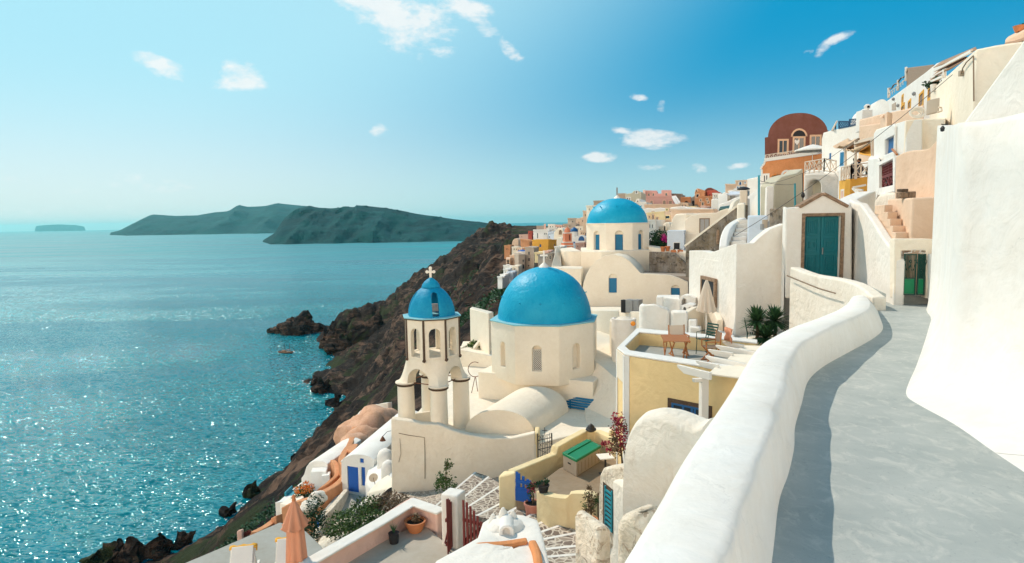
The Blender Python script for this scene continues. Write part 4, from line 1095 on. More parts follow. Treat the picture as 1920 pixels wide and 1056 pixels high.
part('low_parapet', MB().obox(V(CP[3].x + .1, CP[3].y + .3, zv), V(1.6, .75, 0), V(-.06, .14, 0), V(0, 0, .75)), M['cream'], bt, bev=.02)

# odd rusty hoop on a stand
hp = thing('hoop_stand', 'rusty iron hoop leaning on a thin tripod behind the bell tower', 'stand', G(888, 740, zv))
b0 = G(888, 735, zv); hc = b0 + V(.1, 0, 1.25); pts = [hc + V(math.cos(a) * .38, .08, math.sin(a) * .42) for a in [R(60 + 15 * k) for k in range(17)]]
part('hoop', MB().tube(pts, .022, 6), M['rust'], hp)
part('leg', MB().tube([b0 + V(.1, .1, .85), b0 + V(-.1, -.2, 0)], .02, 5), M['rust'], hp); part('leg', MB().tube([b0 + V(.12, .1, .85), b0 + V(.22, .1, 0)], .02, 5), M['rust'], hp)

# ================================================================== far church
c2 = V(W(1157, 450, 56).x, 56, 0); R2 = 2.86; A2 = R(17)
zr2 = W(1181, 420, 53.4).z; zb2 = W(1160, 506, 53.4).z
c2h = thing('church', 'farther white church with a blue dome on an eight-sided drum and an arched chapel front', 'church', V(c2.x, c2.y, -9))
dr2 = part('drum', MB().prism([V(p.x, p.y, 0) for p in ngon(c2, R2, 8, A2)], zb2 - 2.5, zr2), M['creamw'] if 'creamw' in M else M['cream'], c2h, bev=.04)
cuts = []; wz0, wz1 = W(1150, 470, 53.4).z, W(1150, 433, 53.4).z
for k in range(8):
    w = octwall(c2, R2, A2, k); cm = MB(); w.pts(cm, w.arch(w.len / 2 - .34, w.len / 2 + .34, wz0, wz1), .3, -.3); cuts.append(cm)
cut(dr2, cuts)
for k in range(8):
    w = octwall(c2, R2, A2, k)
    if w.n.y > .35: continue
    pn = MB(); w.rect(pn, w.len / 2 - .31, w.len / 2 + .31, wz0 + .01, wz1 - .32, -.25, -.29); part('shutter', pn, M['shutter'], c2h)
part('rim', MB().prism([V(p.x, p.y, 0) for p in ngon(c2, R2 + .04, 8, A2)], zr2 + .002, zr2 + .09), M['cream'], c2h, bev=.02)
D2 = dome_mb(V(c2.x, c2.y, zr2 + .08), 2.62, 2.15, seed=5); dm2 = part('dome', D2, M['dome'], c2h, smooth=True)
sp = []
for a_ in (-170, -140, -100, -65, -30, 5, 60, 120):
    d = V(math.cos(R(a_)) * .78, math.sin(R(a_)) * .78, .62); p = V(c2.x, c2.y, zr2 + .08) + V(d.x * 2.6, d.y * 2.6, d.z * 2.14); sp.append(([p, p + d * .22], [.05, .03]))
PEGS(sp, dm2)
tp = V(c2.x, c2.y, zr2 + 2.2); part('finial', MB().lathe(tp, [(.34, -.05), (.26, .08), (.12, .2), (.05, .28)], 16), M['whitepaint'], c2h, smooth=50)
part('cross', cross_mb(tp + V(0, 0, .2), .75, .4, .09, dx=V(.25, 1, 0)), M['weathered'], c2h)
# chapel body under drum
w = Wall(W(1093, 560, 48.5), W(1290, 560, 46.5))
gab = uz(w, (1090, 590), (1092, 545), (1094, 530), (1099, 515), (1107, 501), (1118, 489), (1133, 480), (1150, 477), (1167, 481), (1181, 490), (1192, 502), (1201, 513), (1225, 514), (1256, 516), (1272, 521), (1290, 529), (1290, 590))
gab[0] = (gab[0][0], -9.5); gab[-1] = (gab[-1][0], -9.5)
mb = MB(); w.pts(mb, gab, 0, -.35); fa = part('gable_wall', mb, M['peachw'] if 'peachw' in M else M['cream'], c2h, bev=.03)
(u0, z0), (u1, z1) = w.uz(1141.5, 549), w.uz(1156.5, 514); (v0, y0_), (v1, y1_) = w.uz(1258, 556), w.uz(1275, 535)
cm = MB(); w.pts(cm, w.arch(u0, u1, z0, z1), .3, -.16); cm2 = MB(); w.pts(cm2, w.arch(v0, v1, y0_, y1_), .3, -.16); cut(fa, [cm, cm2])
p_ = MB(); w.rect(p_, u0 + .02, u1 - .02, z0 + .01, z1 - .32, -.09, -.14); part('shutter', p_, M['shutter'], c2h)
p_ = MB(); w.rect(p_, v0 + .02, v1 - .02, y0_ + .01, y1_ - .22, -.09, -.14); part('shutter', p_, M['shutter'], c2h)
# vault behind the gable, side roof, curved flank
vz = gab[2][1]
mb = MB(); arc = [q for q in gab[2:12]]; w.pts(mb, [(arc[0][0] + .05, -9.5)] + [(u, z - .12) for u, z in arc] + [(arc[-1][0], -9.5)], -.352, -6.5); part('chapel_vault', mb, M['cream'], c2h, smooth=40)
mb = MB().prism([V(*w.P(gab[11][0] + .01, 0, -.352).xy, 0), V(*w.P(w.len + .1, 0, -.352).xy, 0), V(*w.P(w.len + .1, 0, -5).xy, 0), V(*w.P(gab[11][0] + .01, 0, -5).xy, 0)], -9.5, gab[13][1] - .1); part('side_roof', mb, M['greyhouse'], c2h)
# square base under drum with left flank
zq = W(1090, 472, 52).z
mb = MB().prism([W(1088, 472, 52.3), W(1217, 470, 52.0), W(1222, 470, 60), W(1092, 470, 60)], -9.5, None); part('drum_base', mb, M['cream'], c2h, bev=.05) if False else None
bs = [W(1090, 470, 51.5), W(1127, 503, 50.8), W(1218, 503, 51.6)]
mb = MB().prism([V(W(1089, 470, 52.2).x, 52.2, 0), V(W(1127, 503, 51.3).x, 51.3, 0), V(W(1218, 472, 53.2).x, 53.2, 0), V(W(1218, 472, 60).x, 60, 0), V(W(1089, 470, 60).x, 60, 0)], -9.5, W(1127, 472, 51.3).z); part('drum_base', mb, M['cream'], c2h, bev=.05)
mb = MB(); ps = catmull([W(1089.5, 471, 52.2), W(1068, 471, 52.0), W(1053, 471, 53.0), W(1049, 471, 55), W(1052, 470, 58)], 5)
mb.prism([V(p.x, p.y, 0) for p in ps] + [V(ps[0].x, 60, 0)], -9.5, W(1070, 471, 52).z); part('apse', mb, M['creamdirty'], c2h, bev=.05)
mass('buttress_wall', 'sloping cream wall end just left of the far church', 'wall', [(1034, 498, 50.5), (1044, 462, 53.5), (1049, 461, 54.5), (1051, 470, 54.3), (1053, 500, 50.8)], -9.5, M['cream'])
mass('lower_roof', 'low cream flat roof below the curved flank of the far church', 'roof', [(1030, 502, 49.6), (1090, 504, 48.8), (1094, 500, 51), (1040, 498, 52.0)], -9.6, M['creamdirty'])
ribbon('grey_wall', 'rough grey unpainted wall to the right of the far church', 'wall', [(1217, 472, 51), (1250, 473, 50.5), (1263, 474, 50), (1275, 486, 49.5), (1288, 497, 49)], .3, -9.5, M['roughwall'], side=1)
# ================================================================== middle ground, right of the churches
def wall_rect_px(w, x0, y0, x1, y1):
    (a, b_), (c_, d_) = w.uz(x0, y1), w.uz(x1, y0); return a, c_, b_, d_
def window(parent, w, x0, y0, x1, y1, frame=None, pane=None, fw=.08, rec=.0, bars=0, arch=False, out=.02, name='window', shear=0.0):
    """window laid in a wall plane: frame part with the pane as its sub-part"""
    u0, u1, z0, z1 = wall_rect_px(w, x0, y0, x1, y1)
    if u1 < u0: u0, u1 = u1, u0
    m_f = frame or M['white']; m_p = pane or M['glass']
    f = MB()
    if arch:
        k = 8; r = (u1 - u0) / 2; cc = (u0 + u1) / 2; zs = z1 - r
        w.rect(f, u0 - fw, u0, z0, zs, out, -.06); w.rect(f, u1, u1 + fw, z0, zs, out, -.06)
        for i in range(k):
            a, b_ = math.pi * i / k, math.pi * (i + 1) / k
            w.pts(f, [(cc + r * math.cos(a), zs + r * math.sin(a)), (cc + (r + fw) * math.cos(a), zs + (r + fw) * math.sin(a)), (cc + (r + fw) * math.cos(b_), zs + (r + fw) * math.sin(b_)), (cc + r * math.cos(b_), zs + r * math.sin(b_))], out, -.06)
        fo = part(name, f, m_f, parent); p = MB(); w.pts(p, w.arch(u0, u1, z0, z1), .006, -.06); part('pane', p, m_p, fo)
    else:
        w.frame(f, u0, u1, z0, z1, fw, out, -.06)
        if bars:
            for i in range(1, bars + 1):
                u = u0 + (u1 - u0) * i / (bars + 1); w.rect(f, u - fw * .25, u + fw * .25, z0, z1, out - .006, .008)
        fo = part(name, f, m_f, parent); p = MB(); w.rect(p, u0, u1, z0, z1, .006, -.06); part('pane', p, m_p, fo)
    return fo

# --- white corner house in front of the far church
wh = thing('corner_house', 'large white corner house with a stone-framed window, behind the cream parasol', 'house', V(8.5, 22, -8))
tl = [(1292, 470, 25.2), (1316, 470, 24.0), (1331, 474, 23.2), (1346, 469, 22.4), (1366, 461, 21.3), (1380.7, 457, 20.5)]
tr2 = [(1380.9, 457, 20.48), (1414, 456, 20.6), (1426, 444, 20.65), (1445, 429, 20.7), (1473, 419, 20.8)]
part('wall', ribbon_mb(tl + tr2[1:], .32, -8.5), M['white2'], wh, bev=.05, weld=True)
zlow = W(1331, 474, 23.2).z - .25
mb = MB().prism([PT((1294, 470, 25.3)), PT((1380.7, 457, 20.75)), PT((1471, 419, 21.05)), V(11.5, 24, 0), V(9.5, 28, 0)], -8.5, zlow); part('roof', mb, M['white2'], wh)
w = Wall(W(1292, 500, 25.2), W(1380.7, 500, 20.5))
fo = window(wh, w, 1316, 529, 1339, 562, M['stone'], M['dark'], .12, out=.03)
# roof level behind: shadowed stairs, blue-white walls, dark stone wall, pole
zz = thing('white_stairs', 'short flight of white stairs with grey treads between two white walls', 'stairs', W(1388, 452, 25))
for i in range(6):
    y_ = 24.4 + i * .42; a, b_ = W(1373 + i * 2.5, 452 - i * 8, y_), W(1400 + i * 1.0, 452 - i * 8, y_)
    t_ = V(0, .44, 0); part('step', MB().obox(V(a.x, y_, a.z - 1.2), V(b_.x - a.x, 0, 0), t_, V(0, 0, 1.2)), M['white2'], zz, bev=.03)
    part('tread', MB().obox(V(a.x + .1, y_ + .1, a.z + .002), V(b_.x - a.x - .25, 0, 0), V(0, .24, 0), V(0, 0, .006)), M['greyfloor'], zz)
ribbon('stair_wall', 'curved white wall on the left of the white stairs', 'wall', [(1364, 462, 23.8), (1367, 440, 24.4), (1375, 423, 25.4), (1390, 412, 27.0), (1400, 408, 27.6)], .3, -6, M['white'], smooth=4, bev=.06)
mass('blue_white_wall', 'pale bluish white wall with a faint pipe beside the white stairs', 'wall', [(1402, 405, 24.0), (1440, 405, 23.6), (1440, 404, 25), (1402, 404, 25.4)], -6, M['bluewhite'])
mass('stone_wall', 'dark weathered stone wall with a white edge left of the gatehouse', 'wall', [(1443, 391.5, 23.5), (1467.5, 391.5, 23), (1468, 391, 24), (1443, 391, 24.4)], -5, M['roughwall'])
mass('wall_end', 'narrow white pillar standing at the left corner of the gatehouse', 'pillar', [(1468, 388.5, 20.4), (1474, 388, 20.2), (1475, 388, 21), (1468, 388, 21.2)], -5, M['white'], bev=.03)
solo('pole', MB().tube([W(1423, 432, 25.5), W(1423, 329, 25.5)], .045, 8), M['bluepole'], 'tall turquoise pole in front of the orange house', 'pole', 'turquoise poles' )
solo('pole', MB().tube([W(1491, 395, 40), W(1490.5, 344, 40)], .06, 8), M['bluepole'], 'short turquoise pole standing before the sage green wall', 'pole', 'turquoise poles')
mb = MB(); 
for x_ in (1423, 1427, 1432): pass
bxx = thing('gas_bottles', 'white meter boxes and bottles against the bluish wall', 'box', W(1432, 425, 22.5))
for k, (x_, y0_, y1_, wd) in enumerate([(1434, 412, 428, .16), (1439, 415, 430, .10), (1429, 420, 431, .1)]):
    a = W(x_, y1_, 22.6); part('meter_box', MB().box(a.x, a.y, a.z, wd, .15, W(x_, y0_, 22.6).z - a.z), M['beige' if k == 0 else 'steelgrey'], bxx, bev=.01)

# --- diagonal rough wall with pale coping, going up behind the corner house
rw = thing('diagonal_wall', 'long dark unplastered wall with a pale coping, sloping up behind the white corner house', 'wall', W(1290, 470, 31))
w = Wall(W(1285, 470, 31), W(1397, 430, 29))
o_ = uz(w, (1285, 520), (1285, 463), (1310, 444), (1340, 421), (1365, 402), (1383, 388), (1397, 384), (1397, 500)); mb = MB(); w.pts(mb, o_, 0, -.35); part('wall', mb, M['roughwall'], rw, bev=.04)
cp_ = MB(); pr = o_[1:6]
for i in range(len(pr) - 1): strip(cp_, w, pr[i], pr[i + 1], .09, .04, -.38)
part('coping', cp_, M['cream'], rw)
solo('wall_post', MB().tube([W(1345.5, 458, 29.6), W(1346.5, 431, 29.6)], .07, 6), M['stone'], 'small brown post in front of the dark diagonal wall', 'post')
mass('pillar', 'tall cream pillar with a capped top at the head of the diagonal wall', 'pillar', [(1382, 383, 28.6), (1396, 381, 28.3), (1398, 380, 29.2), (1383, 381, 29.4)], -3, M['cream'])
mass('chimney_stack', 'tall cream chimney stack with a dark cowl', 'chimney', [(1387, 357, 40), (1401, 357, 40), (1402, 356, 41.3), (1388, 356, 41.3)], -2, M['cream'])
a = W(1394, 356, 40.6); solo('chimney_cowl', MB().lathe(a, [(.36, 0), (.40, .06), (.22, .16), (.05, .2)], 12), M['iron'], 'dark metal cowl on the tall cream chimney stack', 'cowl', smooth=40)

# --- cave house with grey door, and its vault
gd = thing('cave_house', 'cream cave house with a grey wooden door and rounded parapet', 'house', W(1310, 440, 42))
w = Wall(W(1283, 440, 54), W(1386, 440, 52))
o_ = uz(w, (1283, 520), (1283, 414), (1290, 408), (1300, 403), (1315, 400), (1343, 399), (1350, 395), (1362, 391), (1378, 392), (1386, 394), (1386, 520)); mb = MB(); w.pts(mb, o_, 0, -5); part('wall', mb, M['cream'], gd, bev=.05)
window(gd, w, 1313, 411, 1329, 437, M['weathered'], M['steelgrey'], .08, bars=1, name='door')
lp_ = MB(); w.pts(lp_, uz(w, (1286, 500), (1286, 437.5), (1318, 437.5), (1318, 500)), .6, .003); part('forebuilding', lp_, M['cream'], gd, bev=.03)
vl = thing('vaulted_house', 'cream vaulted house with a smooth rounded roof left of the grey-door house', 'house', W(1270, 432, 44))
w = Wall(W(1255, 432, 56), W(1286, 432, 54.5)); o_ = uz(w, (1256, 520), (1256, 428), (1259, 412), (1265, 402), (1275, 400.5), (1286, 401), (1286, 520)); mb = MB(); w.pts(mb, o_, 0, -7); part('wall', mb, M['cream'], vl, bev=.12, seg=3)
bh = thing('blue_cottage', 'small pale blue cottage with a dark window above flower boxes', 'house', W(1266, 474, 43))
w = Wall(W(1250.5, 474, 53), W(1283, 474, 52.5)); o_ = uz(w, (1250.5, 520), (1251, 432.5), (1283, 432.5), (1283, 520)); mb = MB(); w.pts(mb, o_, 0, -2.5); part('wall', mb, M['bluewhite'], bh, bev=.03)
window(bh, w, 1263.5, 455.5, 1274.5, 468, M['white'], M['dark'], .05)
ledge = mass('terrace_wall', 'low cream terrace wall carrying clay flower pots by the pale blue cottage', 'wall', [(1216, 462, 53.5), (1289, 474, 50.3), (1290, 470, 52), (1216, 459, 56)], -8, M['cream'])
for i, (x_, y_, s_) in enumerate([(1243, 472, 1.0), (1252, 471, 1.0)]):
    a = W(x_, y_, 51.4); fp = thing('flower_pot', 'round terracotta pot, %s, on the low wall by the blue cottage' % ('left of the pair' if i == 0 else 'right of the pair'), 'pot', a - V(0, 0, .02), group='pots by the blue cottage')
    part('pot', MB().lathe(a, [(.14, 0), (.19, .3), (.22, .33), (.22, .4), (.17, .39)], 12), M['pot'], fp, smooth=40); part('soil', MB().lathe(a, [(.17, .36), (.16, .385)], 10), M['soil'], fp)
for i, (x0_, x1_, y_) in enumerate([(1259, 1268, 473.5), (1271, 1281, 473.5)]):
    a, b_ = W(x0_, y_, 51.0), W(x1_, y_, 50.8); fb = thing('flower_box', 'long terracotta flower box below the dark cottage window, %s one' % ('left' if i == 0 else 'right'), 'planter', a, group='flower boxes by the blue cottage')
    part('box', MB().obox(a, b_ - a, V(0, .22, 0), V(0, 0, .2)), M['pot'], fb, bev=.01); part('plants', leaves_mb((a + b_) / 2 + V(0, .1, .26), (.16, .1, .08), 60, .06, i), M['leafdark'], fb)
sh = thing('shrub', 'dark green leafy shrub growing between the far church and the pale blue cottage', 'shrub', W(1233, 462, 45.5))
part('foliage', leaves_mb(W(1236, 450, 56), (1.15, 1.0, .78), 2200, .16, 3), M['leafdark'], sh); part('stem', MB().tube([W(1234, 464, 56), W(1235, 450, 56)], [.06, .03], 6), M['stem'], sh)
solo('bougainvillea', leaves_mb(W(1246.5, 447, 54.6), (.42, .35, .33), 500, .11, 4), M['flowerpink'], 'bright magenta bougainvillea clump beside the pale blue cottage', 'flowers')

# --- yellow house with the roof terrace
yh = thing('yellow_house', 'yellow house with white corner strips and a walled roof terrace', 'house', V(4.6, 18, -10))
B0 = W(1172, 667, 16.6); zt = B0.z; zfloor = zt - .38
ring = [G(1157, 655, zt), G(1172, 667, zt), G(1420, 705, zt), G(1420, 640, zt), G(1330, 630, zt), G(1194, 618, zt)]
inner = [G(1172, 652, zt), G(1181, 660, zt), G(1425, 697, zt), G(1440, 648, zt), G(1330, 636, zt), G(1199, 625, zt)]
mb = MB().prism([V(p.x, p.y, 0) for p in ring], -10.2, zt); yb = part('wall', mb, M['yellow'], yh, bev=.03)
ci = MB().prism([V(p.x, p.y, 0) for p in inner], zfloor, zt + .3); cut(yb, [ci])
ri = MB().prism([V(p.x, p.y, 0) for p in ring], zt + .003, zt + .05); ro = part('parapet_top', ri, M['white'], yh); ci = MB().prism([V(p.x, p.y, 0) for p in inner], zt - .5, zt + .3); cut(ro, [ci]); bevel(ro, .015)
part('terrace_floor', MB().prism([V(p.x, p.y, 0) for p in [inner[0] + V(.01, 0, 0), inner[1] + V(.01, .01, 0), inner[2], inner[3], inner[4], inner[5] + V(.01, -.01, 0)]], zfloor + .002, zfloor + .01), M['greyfloor'], yh)
wl = Wall(ring[0], ring[1]); wf = Wall(ring[1], ring[2])
cs = MB(); wl.rect(cs, .0, .09, -10, zt - .001, .03, .002); part('corner_strip', cs, M['white'], yh)
cs = MB(); wl.rect(cs, wl.len - .13, wl.len, -10, zt - .001, .03, .002); part('corner_strip', cs, M['white'], yh)
cs = MB(); wl.rect(cs, .10, wl.len - .14, zt - .75, zt - .002, .029, .002); part('corner_strip', cs, M['cream'], yh)
cs = MB(); wf.rect(cs, .002, .14, -10, zt - .001, .028, .002); part('corner_strip', cs, M['white'], yh)
wn = window(yh, wf, 1259, 768, 1328, 830, M['darkstone'], M['glass'], .10, out=.03)
bw = MB(); u0, u1, z0, z1 = wall_rect_px(wf, 1259, 768, 1328, 830)
for q in (0.0, .30, .54, .62, .94): wf.rect(bw, u0 + (u1 - u0) * q, u0 + (u1 - u0) * (q + .055), z0, z1, .02, .008)
wf.rect(bw, u0, u1, z1 - .05, z1, .022, .008); part('blue_frame', bw, M['bluepaint'], wn)
# pergola: two rows of white beams over the yellow house's lower terrace
pg = thing('pergola', 'white wooden pergola with shaped beam ends leaning over the yellow house front', 'pergola', W(1322, 800, 15.2))
post = G(1320, 702, zt - .02)
part('post', MB().box(post.x, post.y, -9.5, .17, .17, post.z + 9.5, .12), M['whitepaint'], pg, bev=.01)
part('bracket', MB().box(post.x - .16, post.y - .05, post.z - .16, .22, .12, .08, .12), M['whitepaint'], pg, bev=.01)
bdir = None
beams = [((1269, 684), (1331, 699), 15.4, 1.0), ((1304, 676), (1346, 684), 16.2, 1), ((1322, 667), (1402, 683), 17.0, 1), ((1327, 655), (1373, 662), 17.9, 1), ((1341, 647), (1420, 661), 18.7, 1), ((1354, 640), (1393, 647), 19.8, 1)]
for i, ((x0, y0_), (x1, y1_), Y0, _) in enumerate(beams):
    a = G(x0, y0_, zt + .16); b_ = G(x1, y1_, a.z)
    d = (b_ - a).normalized(); hgt = .17 if i == 0 else .14
    s_ = V(-d.y, d.x, 0)
    pts = [a + V(0, 0, 0), a + d * .02 + V(0, 0, -hgt * .35), a + d * .22 + V(0, 0, -hgt), b_ + V(0, 0, -hgt), b_]
    part('beam', MB().extr(pts, s_ * .07), M['whitepaint'], pg, bev=.006)
for (c4, z_) in ((((1344, 684), (1402, 684), (1392, 707), (1328, 699)), None), (((1373, 662), (1417, 664), (1404, 680), (1364, 672)), None), (((1392, 646), (1422, 647), (1414, 656), (1385, 653)), None)):
    a = V(0, 0, zt + .10); P4 = [G(x_, y_, a.z) for x_, y_ in c4]
    P4[1] += (P4[1] - P4[0]) * .5; P4[2] += (P4[2] - P4[3]) * .5
    part('shade_panel', MB().prism([V(p.x, p.y, 0) for p in P4], a.z - .05, a.z - .02), M['cream'], pg)
# terrace furniture
tc0 = G(1266, 634, zfloor + .68)
tb = thing('folding_table', 'slatted square teak folding table on the yellow house terrace', 'table', V(tc0.x, tc0.y, zfloor + .01), R(-8))
tw, tdp = .70, 1.0
for i in range(9): part('slat', MB().box(0, -tdp / 2 + tdp * (i + .5) / 9, .66, tw, tdp / 9 * .8, .02), M['wood'], tb, local=True)
fr_ = MB(); 
for s_ in (-1, 1): part('frame_rail', MB().box(s_ * (tw / 2 - .03), 0, .63, .04, tdp, .028), M['wood'], tb, local=True)
for s_ in (-1, 1):
    for q in (-1, 1): part('leg', MB().beam((s_ * (tw / 2 - .06 - .03 * (q > 0)), q * .38, 0), (s_ * (tw / 2 - .06 - .03 * (q > 0)), -q * .38, .64), .025, .045), M['wood'], tb, local=True)
def director_chair(name, label, loc, rz, fabric, group=None, cloth=True):
    t = thing(name, label, 'chair', loc, rz, group); t.scale = (.92, .92, .92)
    for s_ in (-1, 1):
        part('leg', MB().beam((s_ * .24, -.2, .0), (s_ * .24, .2, .44), .03, .035), M['wood'], t, local=True); part('leg', MB().beam((s_ * .205, .2, .0), (s_ * .205, -.2, .44), .03, .035), M['wood'], t, local=True)
        part('armrest', MB().box(s_ * .25, 0, .62, .05, .46, .025), M['wood'], t, local=True, bev=.005); part('arm_post', MB().box(s_ * .25, -.2, .43, .03, .03, .19), M['wood'], t, local=True)
        part('back_post', MB().beam((s_ * .25, .2, .42), (s_ * .25, .24, .92), .03, .03), M['wood'], t, local=True)
        part('foot_rail', MB().box(s_ * .24, 0, 0, .03, .46, .03), M['wood'], t, local=True)
    part('seat', MB().box(0, 0, .435, .47, .38, .02), fabric, t, local=True); part('backrest', MB().beam((0, .215, .60), (0, .245, .90), .50, .018, up=(0, -1, .1)), fabric, t, local=True)
    return t
c0 = G(1285, 650, zfloor + .05)
director_chair('director_chair', 'wooden folding chair with a beige canvas back behind the teak table', V(tc0.x + .35, tc0.y + .95, zfloor + .01), R(5), M['canvas'])
director_chair('director_chair', 'wooden folding chair with dark slats right of the teak table', V(tc0.x + .98, tc0.y + .0, zfloor + .01), R(-92), M['weathered'])
def metal_chair(label, loc, rz, group='green metal garden chairs'):
    t = thing('metal_chair', label, 'chair', loc, rz, group)
    for sx in (-1, 1):
        for sy in (-1, 1): part('leg', MB().tube([(sx * .2, sy * .2, 0), (sx * .19, sy * .18, .44)], .012, 6), M['dkgreen'], t, local=True)
        part('back_frame', MB().tube([(sx * .19, .18, .44), (sx * .2, .27, .88)], .012, 6), M['dkgreen'], t, local=True); part('armrest', MB().tube([(sx * .21, -.18, .44), (sx * .23, -.16, .64), (sx * .23, .2, .66)], .012, 6), M['dkgreen'], t, local=True)
    for i in range(6): part('seat_slat', MB().box(0, -.17 + .068 * i, .44, .40, .045, .012), M['dkgreen'], t, local=True)
    for i in range(5): part('back_slat', MB().beam((0, .19 + .017 * i, .52 + .08 * i), (0, .2 + .017 * i, .565 + .08 * i), .38, .01, up=(0, -1, 0)), M['dkgreen'], t, local=True)
    return t
metal_chair('dark green slatted metal chair behind the wooden chair on the yellow house terrace', V(tc0.x + 1.15, tc0.y + .95, zfloor + .01), R(-60))
yuz = W(1400, 636, 20.0)
metal_chair('dark green metal chair half hidden by the parapet below the yuccas', G(1405, 655, zfloor - .02) + V(.2, .2, .0), R(70))
cl = leaves_mb(V(0, 0, 0), (.1, .1, .1), 1, .1); 
dc = V(tc0.x + 1.16, tc0.y + .0, zfloor + .01)
solo('jacket', MB().grid([[V(dc.x + .28 + .05 * math.sin(i * 1.3), dc.y - .22 + .08 * i, dc.z + .95 - abs(i - 3) * .02 - (.36 * j / 4)) + V(.03 * math.sin(j * 2 + i), 0, 0) for i in range(6)] for j in range(5)]), M['canvasrose'], 'pink cloth hanging over the back of the dark slatted chair', 'cloth', smooth=True).modifiers.new('t', 'SOLIDIFY').thickness = .02
bx = G(1207, 643, zfloor); spk = thing('planter_box', 'black rectangular planter box in the far corner of the yellow house terrace', 'planter', bx)
part('box', MB().box(bx.x + .05, bx.y + .1, zfloor + .01, .42, .22, .30, R(-8)), M['iron'], spk, bev=.01); part('rim', MB().box(bx.x + .05, bx.y + .1, zfloor + .311, .45, .25, .025, R(-8)), M['dkgreen'], spk)
# yuccas behind the parapet
def yucca(label, c, n_, L, seed, stem=.5):
    rng = random.Random(seed); t = thing('yucca', label, 'plant', c, group='yuccas by the shaded white wall'); c = Vector(c)
    part('stem', MB().tube([c, c + V(.03, 0, stem * .5), c + V(0, 0, stem)], [.06, .05, .05], 7), M['stem'], t)
    mb = MB(); top = c + V(0, 0, stem)
    for i in range(n_):
        a = rng.random() * 2 * math.pi; e = R(-25 + 105 * rng.random()); d = V(math.cos(a) * math.cos(e), math.sin(a) * math.cos(e), math.sin(e)); l = L * (.75 + .4 * rng.random())
        s_ = d.cross(V(0, 0, 1)).normalized() * .034; pts = [top + d * l * k + V(0, 0, -.16 * l * k * k) for k in (0.05, .4, .75, 1.0)]
        mb.add([pts[0] - s_ * .7, pts[0] + s_ * .7, pts[1] + s_, pts[1] - s_, pts[2] + s_ * .7, pts[2] - s_ * .7, pts[3]], [(0, 1, 2, 3), (3, 2, 4, 5), (5, 4, 6)])
    part('leaves', mb, M['palm'], t); return t
a = W(1419, 612, 19.0); yucca('spiky green yucca, left head of the clump by the shaded white wall', a + V(0, 0, -.55), 190, .58, 1, .70)
a = W(1452, 612, 19.2); yucca('spiky green yucca, right head of the clump by the shaded white wall', a + V(0, 0, -.55), 190, .58, 2, .72)
a = W(1436, 630, 18.8); yucca('low spiky yucca in front of the two taller ones', a + V(0, 0, -.5), 210, .56, 3, .45)
mass('garden_bed', 'raised cream bed holding the yuccas', 'planter', [(1385, 642, 19.0), (1475, 642, 18.4), (1478, 620, 20.0), (1385, 630, 20.6)], -8, M['cream'])

# --- white lumps and roofs between yellow house and far church
mass('oven_block', 'plain white rounded block wall, left of two behind the teak table', 'wall', [(1198, 571, 22.6), (1208, 567.5, 22.4), (1226, 566.5, 22.1), (1240, 571, 22.0), (1256, 581, 21.9), (1257, 580, 23.6), (1240, 570, 24.0), (1200, 570, 24.4)], -8.5, M['white'], bev=.12)
mass('oven_block', 'lower white block wall, right of two behind the teak table', 'wall', [(1257.5, 581, 21.9), (1290, 583, 21.4), (1291, 582, 23.0), (1259, 581, 23.6)], -8.5, M['white'], bev=.10)
ribbon('curved_wall', 'curved shaded white wall under the cream parasol', 'wall', [(1288, 588, 21.6), (1305, 577, 22.4), (1320, 575, 23.2), (1334, 580, 22.6), (1345, 600, 21.6)], .2, -8.5, M['cream'], smooth=4, bev=.05)
mass('stepped_ledge', 'small white stepped ledges below the curved wall', 'ledge', [(1291, 599, 21.2), (1306, 600, 21.0), (1308, 598, 22.2), (1291, 597, 22.3)], -8.5, M['white'], bev=.04)
mass('stepped_ledge', 'lowest white ledge below the curved wall, beside the beige chair', 'ledge', [(1293, 612, 20.8), (1313, 614, 20.5), (1315, 611, 21.8), (1293, 609, 22.1)], -8.5, M['white'], bev=.04)
mass('corner_block', 'white corner seat block at the back corner of the yellow terrace', 'ledge', [(1340, 625, 19.9), (1377, 633, 19.0), (1378, 628, 20.4), (1346, 618, 21.4)], -8.5, M['white'], bev=.05)
pa = thing('parasol', 'closed cream parasol standing on the white terrace before the corner house', 'parasol', W(1324, 632, 21.2))
tp = W(1325, 525, 21.2); bt_ = W(1324, 632, 21.2)
part('pole', MB().tube([bt_, tp + V(0, 0, -.1)], .025, 8), M['whitepaint'], pa)
def folded_canopy(c, h, r0, r1, n=40, folds=9, seed=0, skirt=0.0):
    rows = []
    for i in range(13):
        t = i / 12; r = r0 + (r1 - r0) * t ** .8; row = []
        for j in range(n + 1):
            a = 2 * math.pi * (j % n) / n; k = 1 + (.20 * t + .05) * math.sin(a * folds + seed) + .10 * math.sin(a * 2 + t * 3 + seed)
            row.append(Vector(c) + V(math.cos(a) * r * k, math.sin(a) * r * k, -h * t + (skirt * math.sin(a * folds + seed) if i == 12 else 0)))
        rows.append(row)
    return MB().grid(rows)
part('canopy', folded_canopy(tp, 1.07, .03, .27, seed=1, skirt=.04), M['canvas'], pa, smooth=True)
